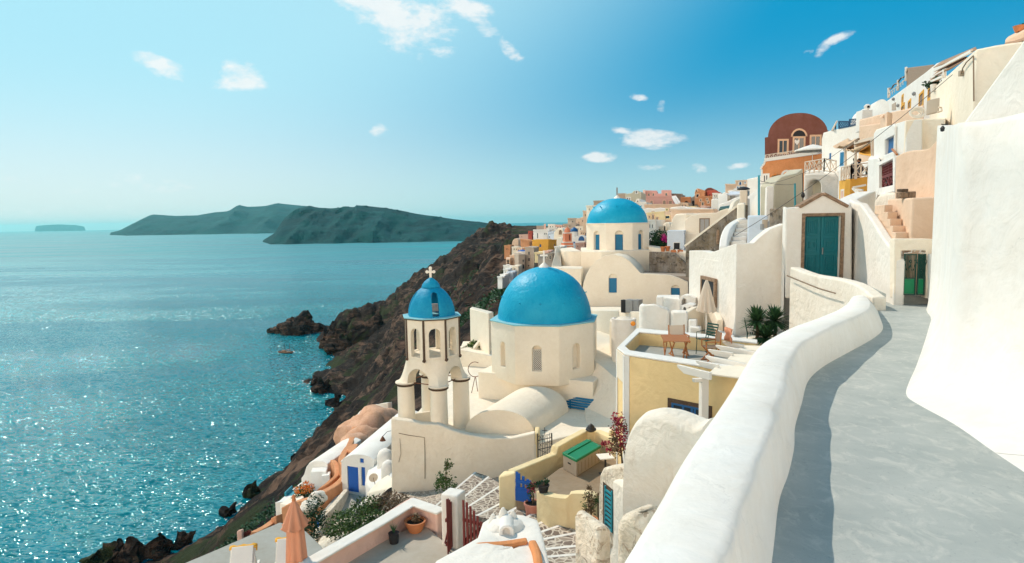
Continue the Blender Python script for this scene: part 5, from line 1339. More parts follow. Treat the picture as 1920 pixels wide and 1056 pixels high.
# little arched vents and walls on the roof between
ar = thing('arched_vent', 'small white arched chimney hood with a round opening beside the parasol', 'vent', W(1290, 575, 23.5))
w = Wall(W(1275, 577, 24.5), W(1303, 577, 24.2)); mb = MB(); w.pts(mb, uz(w, (1275, 600), (1275, 558), (1279, 554), (1292, 554), (1303, 559), (1303, 600)), 0, -.6); hb = part('hood', mb, M['white'], ar, bev=.04)
c_ = MB(); q0, q1, z0, z1 = wall_rect_px(w, 1278, 560, 1287, 572); w.pts(c_, w.arch(q0, q1, z0, z1), .2, -.45); cut(hb, [c_])
ar2 = thing('arched_vent', 'tiny white twin-arched vent on the roof left of the parasol', 'vent', W(1290, 580, 23))
w = Wall(W(1279, 590, 23.0), W(1300, 590, 22.8)); mb = MB(); w.pts(mb, uz(w, (1279, 600), (1279, 573), (1288, 570), (1300, 573), (1300, 600)), 0, -.5); hb = part('hood', mb, M['white'], ar2, bev=.03)
cc__ = []
for (a, b_) in ((1281, 1286), (1291, 1297)):
    c_ = MB(); q0, q1, z0, z1 = wall_rect_px(w, a, 576, b_, 584); w.pts(c_, w.arch(q0, q1, z0, z1), .2, -.3); cc__.append(c_)
cut(hb, cc__)
mass('low_roof', 'low white roof terrace left of the arched vent', 'roof', [(1231, 558, 27.0), (1244, 557, 26.8), (1275, 560, 25.6), (1275, 553, 29), (1232, 553, 30)], -9, M['white2'])
mass('chimney_block', 'square white chimney block at the left end of the low roof terrace', 'chimney', [(1231, 557, 25.6), (1243, 557, 25.5), (1244, 556, 26.2), (1231, 556, 26.3)], -9, M['white'], bev=.03)
mass('low_roof', 'long cream flat roof below the chapel gable', 'roof', [(1100, 582, 44.0), (1160, 582, 43), (1235, 588, 38), (1290, 575, 44), (1100, 575, 48)], -9.6, M['creamdirty'])
gdm = thing('gas_locker', 'grey metal locker doors standing against the chapel wall', 'locker', W(1180, 586, 42))
w = Wall(W(1163, 585, 42), W(1197, 588, 41)); 
for a, b_ in ((1164, 1172), (1172.5, 1186), (1187, 1197)):
    d = MB(); u0, u1, z0, z1 = wall_rect_px(w, a, 563, b_, 586); w.rect(d, u0, u1, z0, z1, 0, -.5 if a > 1170 else -.3); part('door', d, M['steelgrey'] if a > 1170 else M['dark'], gdm, bev=.02)
# round cistern and small court
cy = W(1166, 597, 33.5); zcy = cy.z
ci_ = thing('round_cistern', 'round white cistern with a shallow domed lid behind the yellow house', 'cistern', V(cy.x, cy.y, -10))
part('wall', MB().lathe(V(cy.x + .1, cy.y, 0), [(.66, -10), (.64, zcy), (.54, zcy + .02), (.52, zcy - .15)], 28), M['white2'], ci_, smooth=50)
part('lid', MB().lathe(V(cy.x + .1, cy.y, 0), [(.52, zcy - .1), (.3, zcy + .05), (.05, zcy + .1)], 28), M['cream'], ci_, smooth=50)
mass('court_wall', 'cream wall joining the cistern to the yellow house', 'wall', [(1143, 600, 34.5), (1158, 612, 33.4), (1176, 612, 33.2), (1193, 602, 34), (1190, 598, 36), (1145, 597, 36.5)], -9.8, M['cream'])
mass('court_wall', 'low cream wall behind the drum of the near church', 'wall', [(1112, 582, 40), (1160, 582, 38), (1160, 580, 39), (1112, 580, 41)], -9.6, M['cream'])
solo('orange_buoy', MB().blob(W(1187, 607, 24.5), .10, 2, .05, 2), M['flowerorange'], 'small orange ball on the cistern wall', 'ball', smooth=True)
# ground fill of the court right of the near church
mb = MB().prism([V(2.9, 23, -9.7), V(7.5, 22, -9.0), V(9.5, 30, -7.2), V(10.5, 47, -6.7), V(2, 47, -6.7), V(3.9, 38, -6.9), V(4.1, 33.5, -7.2), V(3.5, 31, -9.2)], -14)
solo('court_floor', mb, M['creamdirty'], 'plastered court floor', kind='structure')
# stairs and walls at the far left edge behind the drum
mass('back_wall', 'cream house wall standing behind the left side of the near drum', 'wall', [(881, 578, 44), (916, 588, 41), (925, 585, 45), (885, 575, 49)], -14, M['cream'])
ribbon('stair_parapet', 'sloping white stair parapet behind the drum, above a strip of grass', 'wall', [(884, 660, 42), (900, 640, 42.5), (918, 620, 43.5)], .25, -14, M['cream'])
ribbon('stair_parapet', 'lower white stair parapet near the bell tower', 'wall', [(866, 652, 42), (880, 645, 44), (889, 640, 46)], .3, -16, M['cream'])
mass('back_terrace', 'pale terrace ledge behind the bell tower', 'ledge', [(862, 655, 41.5), (925, 668, 40.5), (930, 640, 47), (868, 640, 49)], -16, M['creamdirty'])
solo('grass_patch', leaves_mb(W(905, 647, 43), (1.0, .7, .25), 700, .2, 6), M['leaf'], None, None, kind='stuff')
# ================================================================== hillside houses on the right
def facade(name, label, A, B, outline, depth, mat, cat='house', zb=None, bev=.05, skew=0.0, group=None):
    """thing with one shaped front wall block; outline in pixels on the plane through A and B"""
    w = Wall(PT(A), PT(B)); pts = [list(w.uz(*q)) for q in outline]
    if zb is not None: pts[0][1] = zb; pts[-1][1] = zb
    t = thing(name, label, cat, w.P(pts[0][0], pts[0][1]), group=group)
    v_ = -w.n * depth; c = w.P((pts[0][0] + pts[-1][0]) / 2, 0); vd = V(c.x, c.y, 0).normalized()
    v_ = v_ * (1 - skew) + vd * depth * skew
    mb = MB().extr([w.P(u, z, 0) for u, z in pts], v_); b_ = part('wall', mb, mat, t, bev=bev)
    return t, w, b_
def xrail(t, a, b_, n_, h, mat, th=.03, name='railing'):
    """X-pattern balustrade panel between floor points a and b"""
    a, b_ = Vector(a), Vector(b_); mb = MB(); U = V(0, 0, 1)
    mb.beam(a + U * h, b_ + U * h, th * 1.6, th * 1.4); mb.beam(a + U * .08, b_ + U * .08, th * 1.3, th)
    for i in range(n_ + 1):
        p = a.lerp(b_, i / n_); mb.beam(p, p + U * h, th * 1.4, th * 1.4, up=(0, 1, 0))
    for i in range(n_):
        p, q = a.lerp(b_, i / n_), a.lerp(b_, (i + 1) / n_); mb.beam(p + U * .1, q + U * h * .97, th, th * .8); mb.beam(p + U * h * .97, q + U * .1, th * .95, th * .7)
    return part(name, mb, mat, t) if t is not None else mb

# maroon vaulted house
mh_, w, b_ = facade('vaulted_house', 'maroon vaulted house with three peach-framed windows and a fanlight, on the skyline', (1434, 290, 80), (1552, 290, 80),
    [(1434, 320), (1434, 258), (1440, 257)] + [(1496 + 56 * math.cos(R(a)), 256.5 + 44.5 * -math.sin(R(a)) + (0 if a > 90 else (90 - a) / 90 * -8)) for a in range(175, 4, -10)] + [(1553, 243), (1555, 320)], 7, M['maroon'], bev=.03, skew=1.0)
vb = MB(); ps = [w.uz(1449 + 56 * 0 + (1508 - 1449) * 0 + x, y) for x, y in ((0, 320),)]
vb = MB().extr([w.P(*q, 0) + V(3.4, 7.2, 0) for q in [w.uz(1455, 320)] + [w.uz(1503 + 54 * math.cos(R(a)), 257 - 42 * math.sin(R(a))) for a in range(170, 9, -10)] + [w.uz(1556, 320)]], V(4, 6, 0)); part('roof', vb, M['white2'], mh_, smooth=40)
F_ = plain('peach_window_frame', (0.66, 0.42, 0.27), 0.8)
window(mh_, w, 1461, 264, 1475.5, 286, F_, M['glass'], .22, bars=1); window(mh_, w, 1521, 256, 1537, 276, F_, M['glass'], .22, bars=1)
dd = window(mh_, w, 1489, 259, 1507, 283, F_, M['glass'], .22, bars=1, name='door'); window(mh_, w, 1486, 244, 1511, 256, F_, M['dark'], .22, arch=True)
hr = MB(); q = w.P(*w.uz(1494, 267)); hr.extr([q + w.n * .03 + w.d * x * .4 + V(0, 0, z * .45) for x, z in [(0, -.8), (.7, 0), (.75, .5), (.4, .7), (0, .35), (-.4, .7), (-.75, .5), (-.7, 0)]], w.n * .03); part('heart_ornament', hr, M['canvaswhite'], mh_)
# balcony and orange house
oh, w, b_ = facade('orange_house', 'orange house with a white-rimmed window and small arch below the maroon vault', (1428, 340, 74), (1560, 320, 70), [(1427.5, 400), (1427.5, 318), (1430, 312), (1434, 309), (1436, 303), (1533, 289), (1560, 286), (1560, 400)], 5, M['orange'], bev=.04, skew=1.0)
ed = MB(); pts = uz(w, (1434, 303.5), (1534, 289.5))
strip(ed, w, pts[0], pts[1], .38, .15, -4.9); part('balcony_slab', ed, M['whitepaint'], oh)
ed = MB(); p5 = uz(w, (1428, 318), (1430.5, 312), (1434, 309), (1436, 303))
for i in range(3): strip(ed, w, p5[i], p5[i + 1], .2, .05, -.4)
ew = MB(); q0 = w.uz(1427.6, 318); w.rect(ew, q0[0] - .03, q0[0] + .15, w.uz(1428, 400)[1], q0[1], .03, -.3); part('corner_strip', ew, M['whitepaint'], oh); part('stepped_edge', ed, M['whitepaint'], oh)
window(oh, w, 1432, 329, 1439, 345, M['whitepaint'], M['glass'], .22, bars=1); window(oh, w, 1430.5, 356, 1440, 374, M['whitepaint'], M['maroon'], .2, arch=True)
window(oh, w, 1468, 322, 1481, 332, M['whitepaint'], M['orange'], .22, arch=True)
rl = thing('balcony_railing', 'cream railing with crossed bars along the balcony of the maroon house', 'railing', w.P(*w.uz(1434, 299), .1))
a, b2 = w.P(*w.uz(1435, 301), .05), w.P(*w.uz(1499, 291.5), .05); xrail(rl, a, b2, 8, .60, M['canvas'], .05)
fl = thing('flowering_shrub', 'small orange-green flowering shrub on the orange house wall', 'shrub', w.P(*w.uz(1459, 337), .3))
part('foliage', leaves_mb(w.P(*w.uz(1459, 333), .4), (.55, .4, .35), 300, .16, 8), M['leaf'], fl); part('flowers', leaves_mb(w.P(*w.uz(1459, 333), .6), (.5, .3, .35), 120, .14, 9), M['flowerorange'], fl)
# open white umbrella
def open_parasol(label, top, edge_r, drop, floor, mat, polemat, n_=8, sq=False, group=None):
    t = thing('parasol', label, 'parasol', V(top.x, top.y, floor), group=group)
    part('pole', MB().tube([V(top.x, top.y, floor), top], .04, 8), polemat, t)
    rows = []
    for i in range(5):
        k = i / 4; row = []
        for j in range(n_ * 4 + 1):
            a = 2 * math.pi * (j % (n_ * 4)) / (n_ * 4); sc = 1 / max(abs(math.cos((a + R(45)) % R(90) - R(45))), .1) if sq else 1 - .05 * abs(math.sin(a * n_ / 2))
            row.append(top + V(math.cos(a) * edge_r * k * sc * (1 if not sq else .85), math.sin(a) * edge_r * k * sc * (1 if not sq else .85), -drop * k ** 1.15))
        rows.append(row)
    rows.append([p + V(0, 0, -.12) for p in rows[-1]])
    c = part('canopy', MB().grid(rows), mat, t); c.modifiers.new('s', 'SOLIDIFY').thickness = .02
    rb_ = MB()
    for j in range(n_):
        a = 2 * math.pi * j / n_; part('rib', MB().beam(top + V(0, 0, -drop * .9), top + V(math.cos(a) * edge_r * .8, math.sin(a) * edge_r * .8, -drop * .85), .03, .03), polemat, t)
    return t
tp = W(1524, 271, 66); open_parasol('open white parasol on the terrace before the maroon house', tp, 1.75, .55, W(1525, 306, 66).z, M['canvaswhite'], M['whitepaint'])
# sage green wall, its bright return and the arched white building
sg = thing('sage_house', 'plain sage-grey stepped house wall with a white sunlit side', 'house', W(1480, 430, 50))
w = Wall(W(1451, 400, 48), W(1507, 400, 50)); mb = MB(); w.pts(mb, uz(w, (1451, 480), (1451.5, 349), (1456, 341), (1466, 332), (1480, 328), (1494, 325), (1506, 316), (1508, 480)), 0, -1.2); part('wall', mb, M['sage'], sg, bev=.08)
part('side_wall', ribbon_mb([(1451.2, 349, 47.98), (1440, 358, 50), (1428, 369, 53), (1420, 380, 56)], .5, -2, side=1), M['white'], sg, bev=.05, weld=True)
aw, w, b_ = facade('arched_house', 'white house with one big arched niche under a cream balcony railing', (1507, 360, 54), (1562, 360, 52), [(1507, 460), (1507, 326), (1530, 325), (1556, 326), (1566, 333), (1572, 345), (1573, 460)], 6, M['white2'], bev=.12)
cm = MB(); q0, q1, z0, z1 = wall_rect_px(w, 1512, 336.5, 1539, 390); w.pts(cm, w.arch(q0, q1, z0, z1, 14), .4, -1.0); cut(b_, [cm]); 
nb_ = MB(); w.pts(nb_, w.arch(q0 + .01, q1 - .01, z0, z1 - .01, 14), -.9, -.96); part('niche', nb_, M['sage'], aw)
rl = thing('balcony_railing', 'cream crossed-bar railing above the arched niche', 'railing', W(1508, 326, 54)); a, m_, c_ = W(1509, 327, 53.8), W(1545, 322, 50.5), W(1567, 325, 53.5)
xrail(rl, a, m_, 4, 1.0, M['canvas'], .05); xrail(rl, m_, c_, 2, 1.0, M['canvas'], .05)
mass('white_terrace', 'small white terrace house behind the cream railing, with pale door openings', 'house', [(1508, 325, 55), (1545, 322, 55), (1575, 322, 52), (1612, 325, 46), (1620, 322, 60), (1510, 318, 62)], -2, M['white2'])
# tall white wall behind with lattice on top
bw_, w, b_ = facade('white_house', 'long white house below the blue lattice fence', (1544, 280, 58), (1612, 270, 52), [(1541, 345), (1541, 262), (1544, 249), (1560, 244), (1590, 238.5), (1611.5, 233), (1611.5, 345)], 8, M['white2'], bev=.06, skew=1)
window(bw_, w, 1555, 287, 1559, 302, M['white'], M['bluepaint'], .07, name='door'); window(bw_, w, 1575, 285, 1583, 312, M['bluewhite'], M['shutter'], .08, name='door')
la = thing('lattice_fence', 'dark blue lattice fence panels on top of the long white house', 'fence', w.P(*w.uz(1573, 240)))
def lattice(t, w, x0, y0, x1, y1, y0b, y1b, mat, name='lattice_panel', step=.28, th=.05):
    """panel between px x0..x1; top y0 (left) y0b (right); bottom y1 (left) y1b (right)"""
    mb = MB(); P = lambda s_, t_: (w.px(x0, y1).lerp(w.px(x1, y1b), s_)).lerp(w.px(x0, y0).lerp(w.px(x1, y0b), s_), t_)
    Wd = (P(1, 0) - P(0, 0)).length; H = (P(0, 1) - P(0, 0)).length; n1 = int((Wd + H) / step)
    for a, b_ in (((0, 0), (1, 0)), ((0, 1), (1, 1)), ((0, 0), (0, 1)), ((1, 0), (1, 1))): mb.beam(P(*a), P(*b_), th * 1.5, th * 1.5, up=w.n)
    for i in range(1, n1 + 1):
        c = i * step
        for flip in (0, 1):
            s0, t0 = (c, 0) if c <= Wd else (Wd, c - Wd); s1, t1 = (0, c) if c <= H else (c - H, H)
            if flip: s0, s1 = Wd - s0, Wd - s1
            mb.beam(P(s0 / Wd, t0 / H), P(s1 / Wd, t1 / H), th, th * .6, up=w.n)
    return part(name, mb, mat, t)
m_bl = plain('navy_paint', (0.01, 0.05, 0.12), 0.6)
lattice(la, w, 1573, 227.5, 1592, 241, 228, 237, m_bl); lattice(la, w, 1593, 224, 1612.5, 237, 223, 232, m_bl)
dsh = thing('satellite_dish', 'pale satellite dish seen edge-on left of the blue lattice', 'dish', W(1566, 244, 56)); part('dish', MB().extr([W(1560, 243, 56), W(1563, 244, 56), W(1571, 227, 56), W(1569.5, 225, 56)], V(.3, .8, 0)), M['canvas'], dsh, bev=.05); part('mount', MB().tube([W(1566, 246, 56.2), W(1567, 236, 56.3)], .05, 6), M['iron'], dsh)
# chimney with security camera, peach wall
cm_ = thing('chimney', 'square white chimney with a small round cowl at the skyline', 'chimney', W(1626, 221, 50)); a, b2 = W(1616.5, 221, 50), W(1636, 219, 50)
part('stack', MB().obox(V(a.x, 50, a.z - 1), V(b2.x - a.x, 0, 0), V(0, .9, 0), V(0, 0, W(1626, 206, 50).z - a.z + 1)), M['white'], cm_, bev=.04); q = W(1626, 206, 50.4); part('cowl', MB().lathe(q, [(.12, 0), (.22, .15), (.24, .3), (.1, .42)], 12), M['whitepaint'], cm_, smooth=50); part('opening', MB().lathe(q + V(-.05, -.24, .12), [(.09, 0), (.09, .14)], 8), M['dark'], cm_)
vd_ = W(1645, 212, 52); solo('low_vault', MB().vault(W(1634, 214, 52), W(1668, 208, 50), V(1.5, 6, 0), 1.0, side=3), M['white'], 'low white vault roof right of the square chimney', 'roof', smooth=40)
mass('peach_wall', 'long peach parapet wall running up behind the chimneys', 'wall', [(1611.8, 226, 46), (1650, 215, 42), (1690, 207, 38), (1731, 199, 34.5), (1733, 197, 37), (1612, 224, 49)], 0, M['peach'])
mass('peach_wall', 'lower peach wall step under the long peach parapet', 'wall', [(1611.8, 237, 44), (1652, 231, 41), (1675, 230, 39), (1675, 229, 40), (1612, 236, 45)], 0, M['peach'])
ch2 = thing('chimney', 'cream chimney with two small clay arches, in front of the long peach parapet', 'chimney', W(1662, 240, 30)); a, b2, c2_ = W(1651, 222, 31), W(1663, 223, 29), W(1673, 221, 29.4)
part('stack', MB().prism([a, b2, c2_, W(1662, 221, 31.5)], 0, a.z), M['peach'], ch2, bev=.04)
for x_ in (1657, 1666):
    q = W(x_, 221.5, 29.9); ww = Wall(V(q.x - .15, q.y, q.z), V(q.x + .15, q.y, q.z)); m_ = MB()
    for i in range(6):
        a0, a1 = math.pi * i / 6, math.pi * (i + 1) / 6; ww.pts(m_, [(.15 + .06 * math.cos(a0), q.z + .06 * math.sin(a0)), (.15 + .13 * math.cos(a0), q.z + .16 * math.sin(a0)), (.15 + .13 * math.cos(a1), q.z + .16 * math.sin(a1)), (.15 + .06 * math.cos(a1), q.z + .06 * math.sin(a1))], .1, -.1)
    part('chimney_arch', m_, M['peach'], ch2)
# white house with the blue door in a recess
wb = thing('white_house', 'white cubic house with a tall blue shutter in a deep recess', 'house', W(1698, 300, 22))
wl_ = Wall(W(1638, 260, 27.5), W(1698, 255, 22)); o_ = uz(wl_, (1638, 310), (1638, 250), (1641, 245), (1660, 238), (1698, 226), (1698, 310)); mb = MB(); wl_.pts(mb, o_, 0, -.5); lf = part('wall', mb, M['white'], wb, bev=.05)
cm = MB(); q0, q1, z0, z1 = wall_rect_px(wl_, 1657.5, 253, 1675.5, 291); wl_.rect(cm, q0, q1, z0, z1, .2, -.20); cut(lf, [cm]); s_ = MB(); wl_.rect(s_, q0 + .01, q1 - .01, z0 + .01, z1 - .01, -.14, -.19); part('shutter', s_, M['bluepaint'], wb)
mb = MB().prism([W(1698.3, 226, 22), W(1735, 223, 22), W(1773, 222, 21.5), W(1773, 221, 27), W(1642, 243, 30)], 0.5); part('front_wall', mb, M['cream'], wb, bev=.04)
part('drainpipe', MB().tube([W(1679, 292, 23.2), W(1679.5, 238, 23.3), W(1677, 234, 23.6)], .045, 7), M['whitepaint'], wb)
part('wooden_spout', MB().tube([W(1673, 280, 23.3), W(1682, 290, 21.8)], .04, 6), M['wood'], wb)
# peach wall K and lattice door wall J
ribbon('garden_wall', 'tall smooth peach wall with a curving stepped top, beside the dark red lattice', 'wall', [(1680, 293.5, 18.6), (1690, 288, 18.3), (1705, 283, 18.0), (1722, 281.5, 17.6), (1739, 279, 17.2), (1747, 273, 17.0), (1757, 262, 16.8), (1771, 252, 16.5), (1790, 250, 16.2)], .35, -.5, M['peach'], smooth=4, bev=.04)
lt = thing('lattice_gate', 'dark red wooden lattice screen set in a white frame', 'screen', W(1662, 356, 19.8)); w = Wall(W(1643, 330, 21.5), W(1680, 325, 18.6))
fr = MB(); 
for q4 in (((1644, 306), (1650, 310), (1650, 354), (1643.5, 378)), ((1650, 353), (1677.5, 347), (1677.5, 359), (1648, 366.5)), ((1676.5, 294), (1680.5, 293), (1679.5, 360), (1677, 360)), ((1644, 306), (1680.5, 292), (1680, 296), (1650, 311))): w.pts(fr, uz(w, *q4), .03 + .004 * len(fr.v) / 8, -.25)
part('frame', fr, M['white'], lt, bev=.01)
sc_ = MB(); P = lambda s_, t_: (w.px(1650, 353).lerp(w.px(1677, 347), s_)).lerp(w.px(1650, 311).lerp(w.px(1677, 297), s_), t_) - w.n * .08
for s0 in (0, .5, 1): sc_.beam(P(s0, 0), P(s0, 1), .06, .05, up=w.n)
for t0 in (0, .44, .5, .94, 1): sc_.beam(P(0, t0), P(1, t0), .05, .045, up=w.n)
for i in range(12):
    if i % 6 == 0: continue
    s0 = i / 12; sc_.beam(P(s0, .5), P(s0, .94), .022, .03, up=w.n)
for t0 in (.6, .72, .83): sc_.beam(P(0, t0), P(1, t0), .02, .025, up=w.n)
for i in range(4):
    sc_.beam(P(i / 4, .02), P((i + 1) / 4, .43), .035, .03, up=w.n); sc_.beam(P(i / 4, .43), P((i + 1) / 4, .02), .034, .028, up=w.n)
part('lattice', sc_, M['redwood'], lt); bk_ = MB(); bk_.add([P(0, 0) - w.n * .1, P(1, 0) - w.n * .1, P(1, 1) - w.n * .1, P(0, 1) - w.n * .1], [(0, 1, 2, 3)]); part('backing', bk_, M['dark'], lt)
mass('rubble_wall', 'low pinkish rubble wall under the lattice screen', 'wall', [(1640, 378, 19.8), (1650, 367, 19.6), (1690, 358, 18.2), (1692, 357, 19), (1650, 364, 21)], -1, M['worn'])
# white buttress and yellow balcony house
mass('white_buttress', 'smooth white battered wall between the yellow balcony house and the lattice screen', 'wall', [(1628, 297, 27), (1645, 296, 25.5), (1650, 300, 25), (1652, 292, 30), (1632, 292, 31)], -2, M['white'], bev=.06)
ribbon('white_ramp', 'white sloping wall top running from the gatehouse up to the lattice screen', 'wall', [(1587, 386, 20.2), (1602, 377, 20.6), (1618, 368, 21.2), (1634, 361, 21.8), (1643, 358, 22.2)], .6, -2.5, M['white'], smooth=3)
yb_, w, b_ = facade('balcony_house', 'bright ochre house with a small white-framed window, below the people under the canopy', (1573, 370, 36), (1594, 370, 34), [(1573.5, 430), (1573.5, 339), (1594, 336), (1594, 430)], 4, M['ochre'], bev=.03, skew=1.0)
window(yb_, w, 1577.5, 358, 1582, 372, M['whitepaint'], M['rose'], .10)
w2 = Wall(W(1594, 370, 34), W(1630, 360, 34.5)); mb = MB(); w2.pts(mb, uz(w2, (1594.2, 430), (1594.2, 336), (1632, 331), (1632, 430)), 0, -.3); part('side_wall', mb, M['ochre'], yb_, bev=.02)
part('pilaster', MB().tube([W(1588, 385, 34.3), W(1587.5, 345, 34.3), W(1586.5, 342, 34.4)], .09, 8), M['ochre'], yb_)
br = MB(); 
for a, b2 in (((1599, 352, 33.6), (1624, 347, 33.2)), ((1602, 356, 33.4), (1622, 372, 32.5)), ((1599, 353, 33.5), (1612, 366, 33)), ((1603, 352, 33.4), (1618, 356, 33))): br.beam(W(*a), W(*b2), .1, .1)
br_ = br; aw_ = thing('folded_awning', 'bundle of pale awning struts against the ochre house', 'awning', W(1610, 360, 33.4)); 
for k, (a, b2) in enumerate((((1599, 352, 33.6), (1624, 347, 33.2)), ((1602, 356, 33.4), (1622, 372, 32.5)), ((1599, 353, 33.5), (1612, 366, 33)), ((1603, 355, 33.4), (1618, 357, 33)))): part('strut', MB().beam(W(*a), W(*b2), .1, .1), M['whitepaint'], aw_)
rl = thing('balcony_railing', 'pale crossed-bar railing in front of the seated people', 'railing', W(1594, 338, 33.8)); a, m_, c_ = W(1577, 339, 35.5), W(1596, 335.5, 33.8), W(1631, 331, 34.2)
xrail(rl, a, m_, 4, .72, M['canvas'], .045); xrail(rl, m_, c_, 2, .72, M['canvas'], .045)
# seated people under the canopy
def seated(label, c, rz, shirt, hairc, lean=.15, sc=1.0):
    t = thing('person', label, 'person', c, rz)
    bm = bmesh.new()
    J = {'pel': (0, 0, .48), 'wai': (0, .02 + lean * .2, .66), 'che': (0, lean * .6, .88), 'nek': (0, lean, 1.04), 'hed': (0, lean * 1.25, 1.14), 'top': (0, lean * 1.3, 1.27),
         'sl': (-.17, lean * .9, .97), 'el': (-.27, lean + .16, .78), 'wl': (-.14, lean + .36, .80), 'hl': (-.10, lean + .44, .80), 'sr': (.17, lean * .9, .97), 'er': (.27, lean + .16, .78), 'wr': (.14, lean + .36, .80), 'hr': (.10, lean + .44, .80),
         'kl': (-.13, .42, .50), 'al': (-.13, .44, .10), 'fl': (-.13, .58, .05), 'kr': (.13, .42, .50), 'ar': (.13, .44, .10), 'fr': (.13, .58, .05)}
    Rd = {'pel': .15, 'wai': .13, 'che': .16, 'nek': .06, 'hed': .09, 'top': .085, 'sl': .07, 'el': .045, 'wl': .035, 'hl': .035, 'sr': .07, 'er': .045, 'wr': .035, 'hr': .035, 'kl': .075, 'al': .045, 'fl': .045, 'kr': .075, 'ar': .045, 'fr': .045}
    Ed = [('pel', 'wai'), ('wai', 'che'), ('che', 'nek'), ('nek', 'hed'), ('hed', 'top'), ('che', 'sl'), ('sl', 'el'), ('el', 'wl'), ('wl', 'hl'), ('che', 'sr'), ('sr', 'er'), ('er', 'wr'), ('wr', 'hr'), ('pel', 'kl'), ('kl', 'al'), ('al', 'fl'), ('pel', 'kr'), ('kr', 'ar'), ('ar', 'fr')]
    me = bpy.data.meshes.new('body'); ks = list(J); me.from_pydata([tuple(v * sc for v in J[k]) for k in ks], [(ks.index(a), ks.index(b_)) for a, b_ in Ed], [])
    o = bpy.data.objects.new('body', me); link(o); o.parent = t; me.materials.append(shirt)
    m_ = o.modifiers.new('skin', 'SKIN'); 
    for i, k in enumerate(ks): me.skin_vertices[0].data[i].radius = (Rd[k] * sc, Rd[k] * sc); me.skin_vertices[0].data[i].use_root = (k == 'pel')
    o.modifiers.new('s', 'SUBSURF').render_levels = 1
    hc = V(0, lean * 1.25, 1.20) * sc
    part('head', MB().blob(hc, .105 * sc, 1, .04, 2, (.85, .95, 1.12)), plain('skin_' + str(len(MATS)), (.34, .18, .11), .6), t, local=True, smooth=True)
    part('hair', MB().blob(hc + V(0, -.03, .035) * sc, .112 * sc, 2, .06, 2, (.88, .92, 1.0)), hairc, t, local=True, smooth=True)
    return t
m_navy = plain('navy_cloth', (0.012, 0.022, 0.05), 0.9); m_hair = plain('dark_hair', (0.015, 0.01, 0.008), 0.6)
zfl_ = W(1596, 336, 34.6).z
seated('person in dark blue clothes sitting nearest the terrace corner, leaning over the table', V(W(1596, 320, 35.4).x, 35.4, zfl_ - .12), R(-70), m_navy, m_hair, .22)
seated('person in dark clothes sitting on the right under the canopy', V(W(1618, 320, 36.0).x, 36.0, zfl_ - .12), R(80), m_navy, m_hair, .18)
tb2 = thing('cafe_table', 'small round table between the two seated people', 'table', V(W(1607, 330, 35.8).x, 35.8, zfl_ - .12)); part('top', MB().lathe((0, 0, .70), [(.34, 0), (.35, .03)], 20), M['weathered'], tb2, local=True); part('pedestal', MB().lathe((0, 0, 0), [(.2, 0), (.03, .05), (.03, .69)], 10), M['iron'], tb2, local=True)
for k, (x_, y_, rz_) in enumerate([(1596, 35.4, -70), (1618, 36.0, 80)]):
    cc = V(W(x_, 320, y_).x, y_, zfl_ - .12); t = thing('cafe_chair', 'plain dark chair under the %s seated person' % ('left' if k == 0 else 'right'), 'chair', cc, R(rz_), 'cafe chairs')
    part('seat', MB().box(0, 0, .40, .42, .42, .03), M['weathered'], t, local=True); part('backrest', MB().box(0, -.22, .45, .42, .03, .42), M['weathered'], t, local=True)
    for sx in (-1, 1):
        for sy in (-1, 1): part('leg', MB().box(sx * .18, sy * .18, 0, .035, .035, .398), M['weathered'], t, local=True)
mass('balcony_terrace', 'white terrace wall behind the seated people', 'wall', [(1573, 318, 46), (1612, 312, 42), (1634, 302, 38), (1636, 300, 40), (1575, 314, 49)], 1, M['white'])
# canopy pergola of cream cloth
cn = thing('canopy', 'sagging cream cloth canopy on pale poles above the seated people', 'canopy', W(1605, 338, 34.5))
for x_, yt_, yb__, Y0 in ((1585.5, 277, 335, 35.5), (1604.5, 266, 336, 33.8), (1636, 262, 300, 31)): part('pole', MB().tube([W(x_, yb__, Y0), W(x_ - .5, yt_, Y0)], .07, 8), M['canvas'], cn)
part('beam', MB().beam(W(1583, 280, 35.8), W(1610, 262, 33.2), .1, .16), M['weathered'], cn); part('beam', MB().beam(W(1603, 268, 33.8), W(1641, 258, 31), .1, .14), M['canvas'], cn)
def sheet(t, quad, sag, mat, name='cloth', nu=10, nv=6, waves=0):
    rows = []; q = [PT(p) for p in quad]
    for i in range(nv + 1):
        v_ = i / nv; row = []
        for j in range(nu + 1):
            u = j / nu; p = q[0].lerp(q[1], u).lerp(q[3].lerp(q[2], u), v_); row.append(p + V(0, 0, -sag * math.sin(math.pi * u) * math.sin(math.pi * v_) - (waves * abs(math.sin(u * 3 * math.pi)))))
        rows.append(row)
    o = part(name, MB().grid(rows), mat, t, smooth=True); o.modifiers.new('t', 'SOLIDIFY').thickness = .03; return o
m_cn = plain('peach_canopy_cloth', (0.70, 0.50, 0.33), 0.9, var=.1, scale=2)
sheet(cn, [(1562, 274, 37), (1604, 263, 34.2), (1641, 256, 31.5), (1590, 259, 41)], .35, m_cn, waves=.15)
sheet(cn, [(1586, 279, 35), (1603, 277, 33.6), (1641, 264, 31), (1612, 260, 38)], .3, m_cn, waves=.12)
sheet(cn, [(1611, 288, 33), (1641, 294, 31.5), (1641, 273, 32), (1614, 272, 36)], .1, M['ochre'])
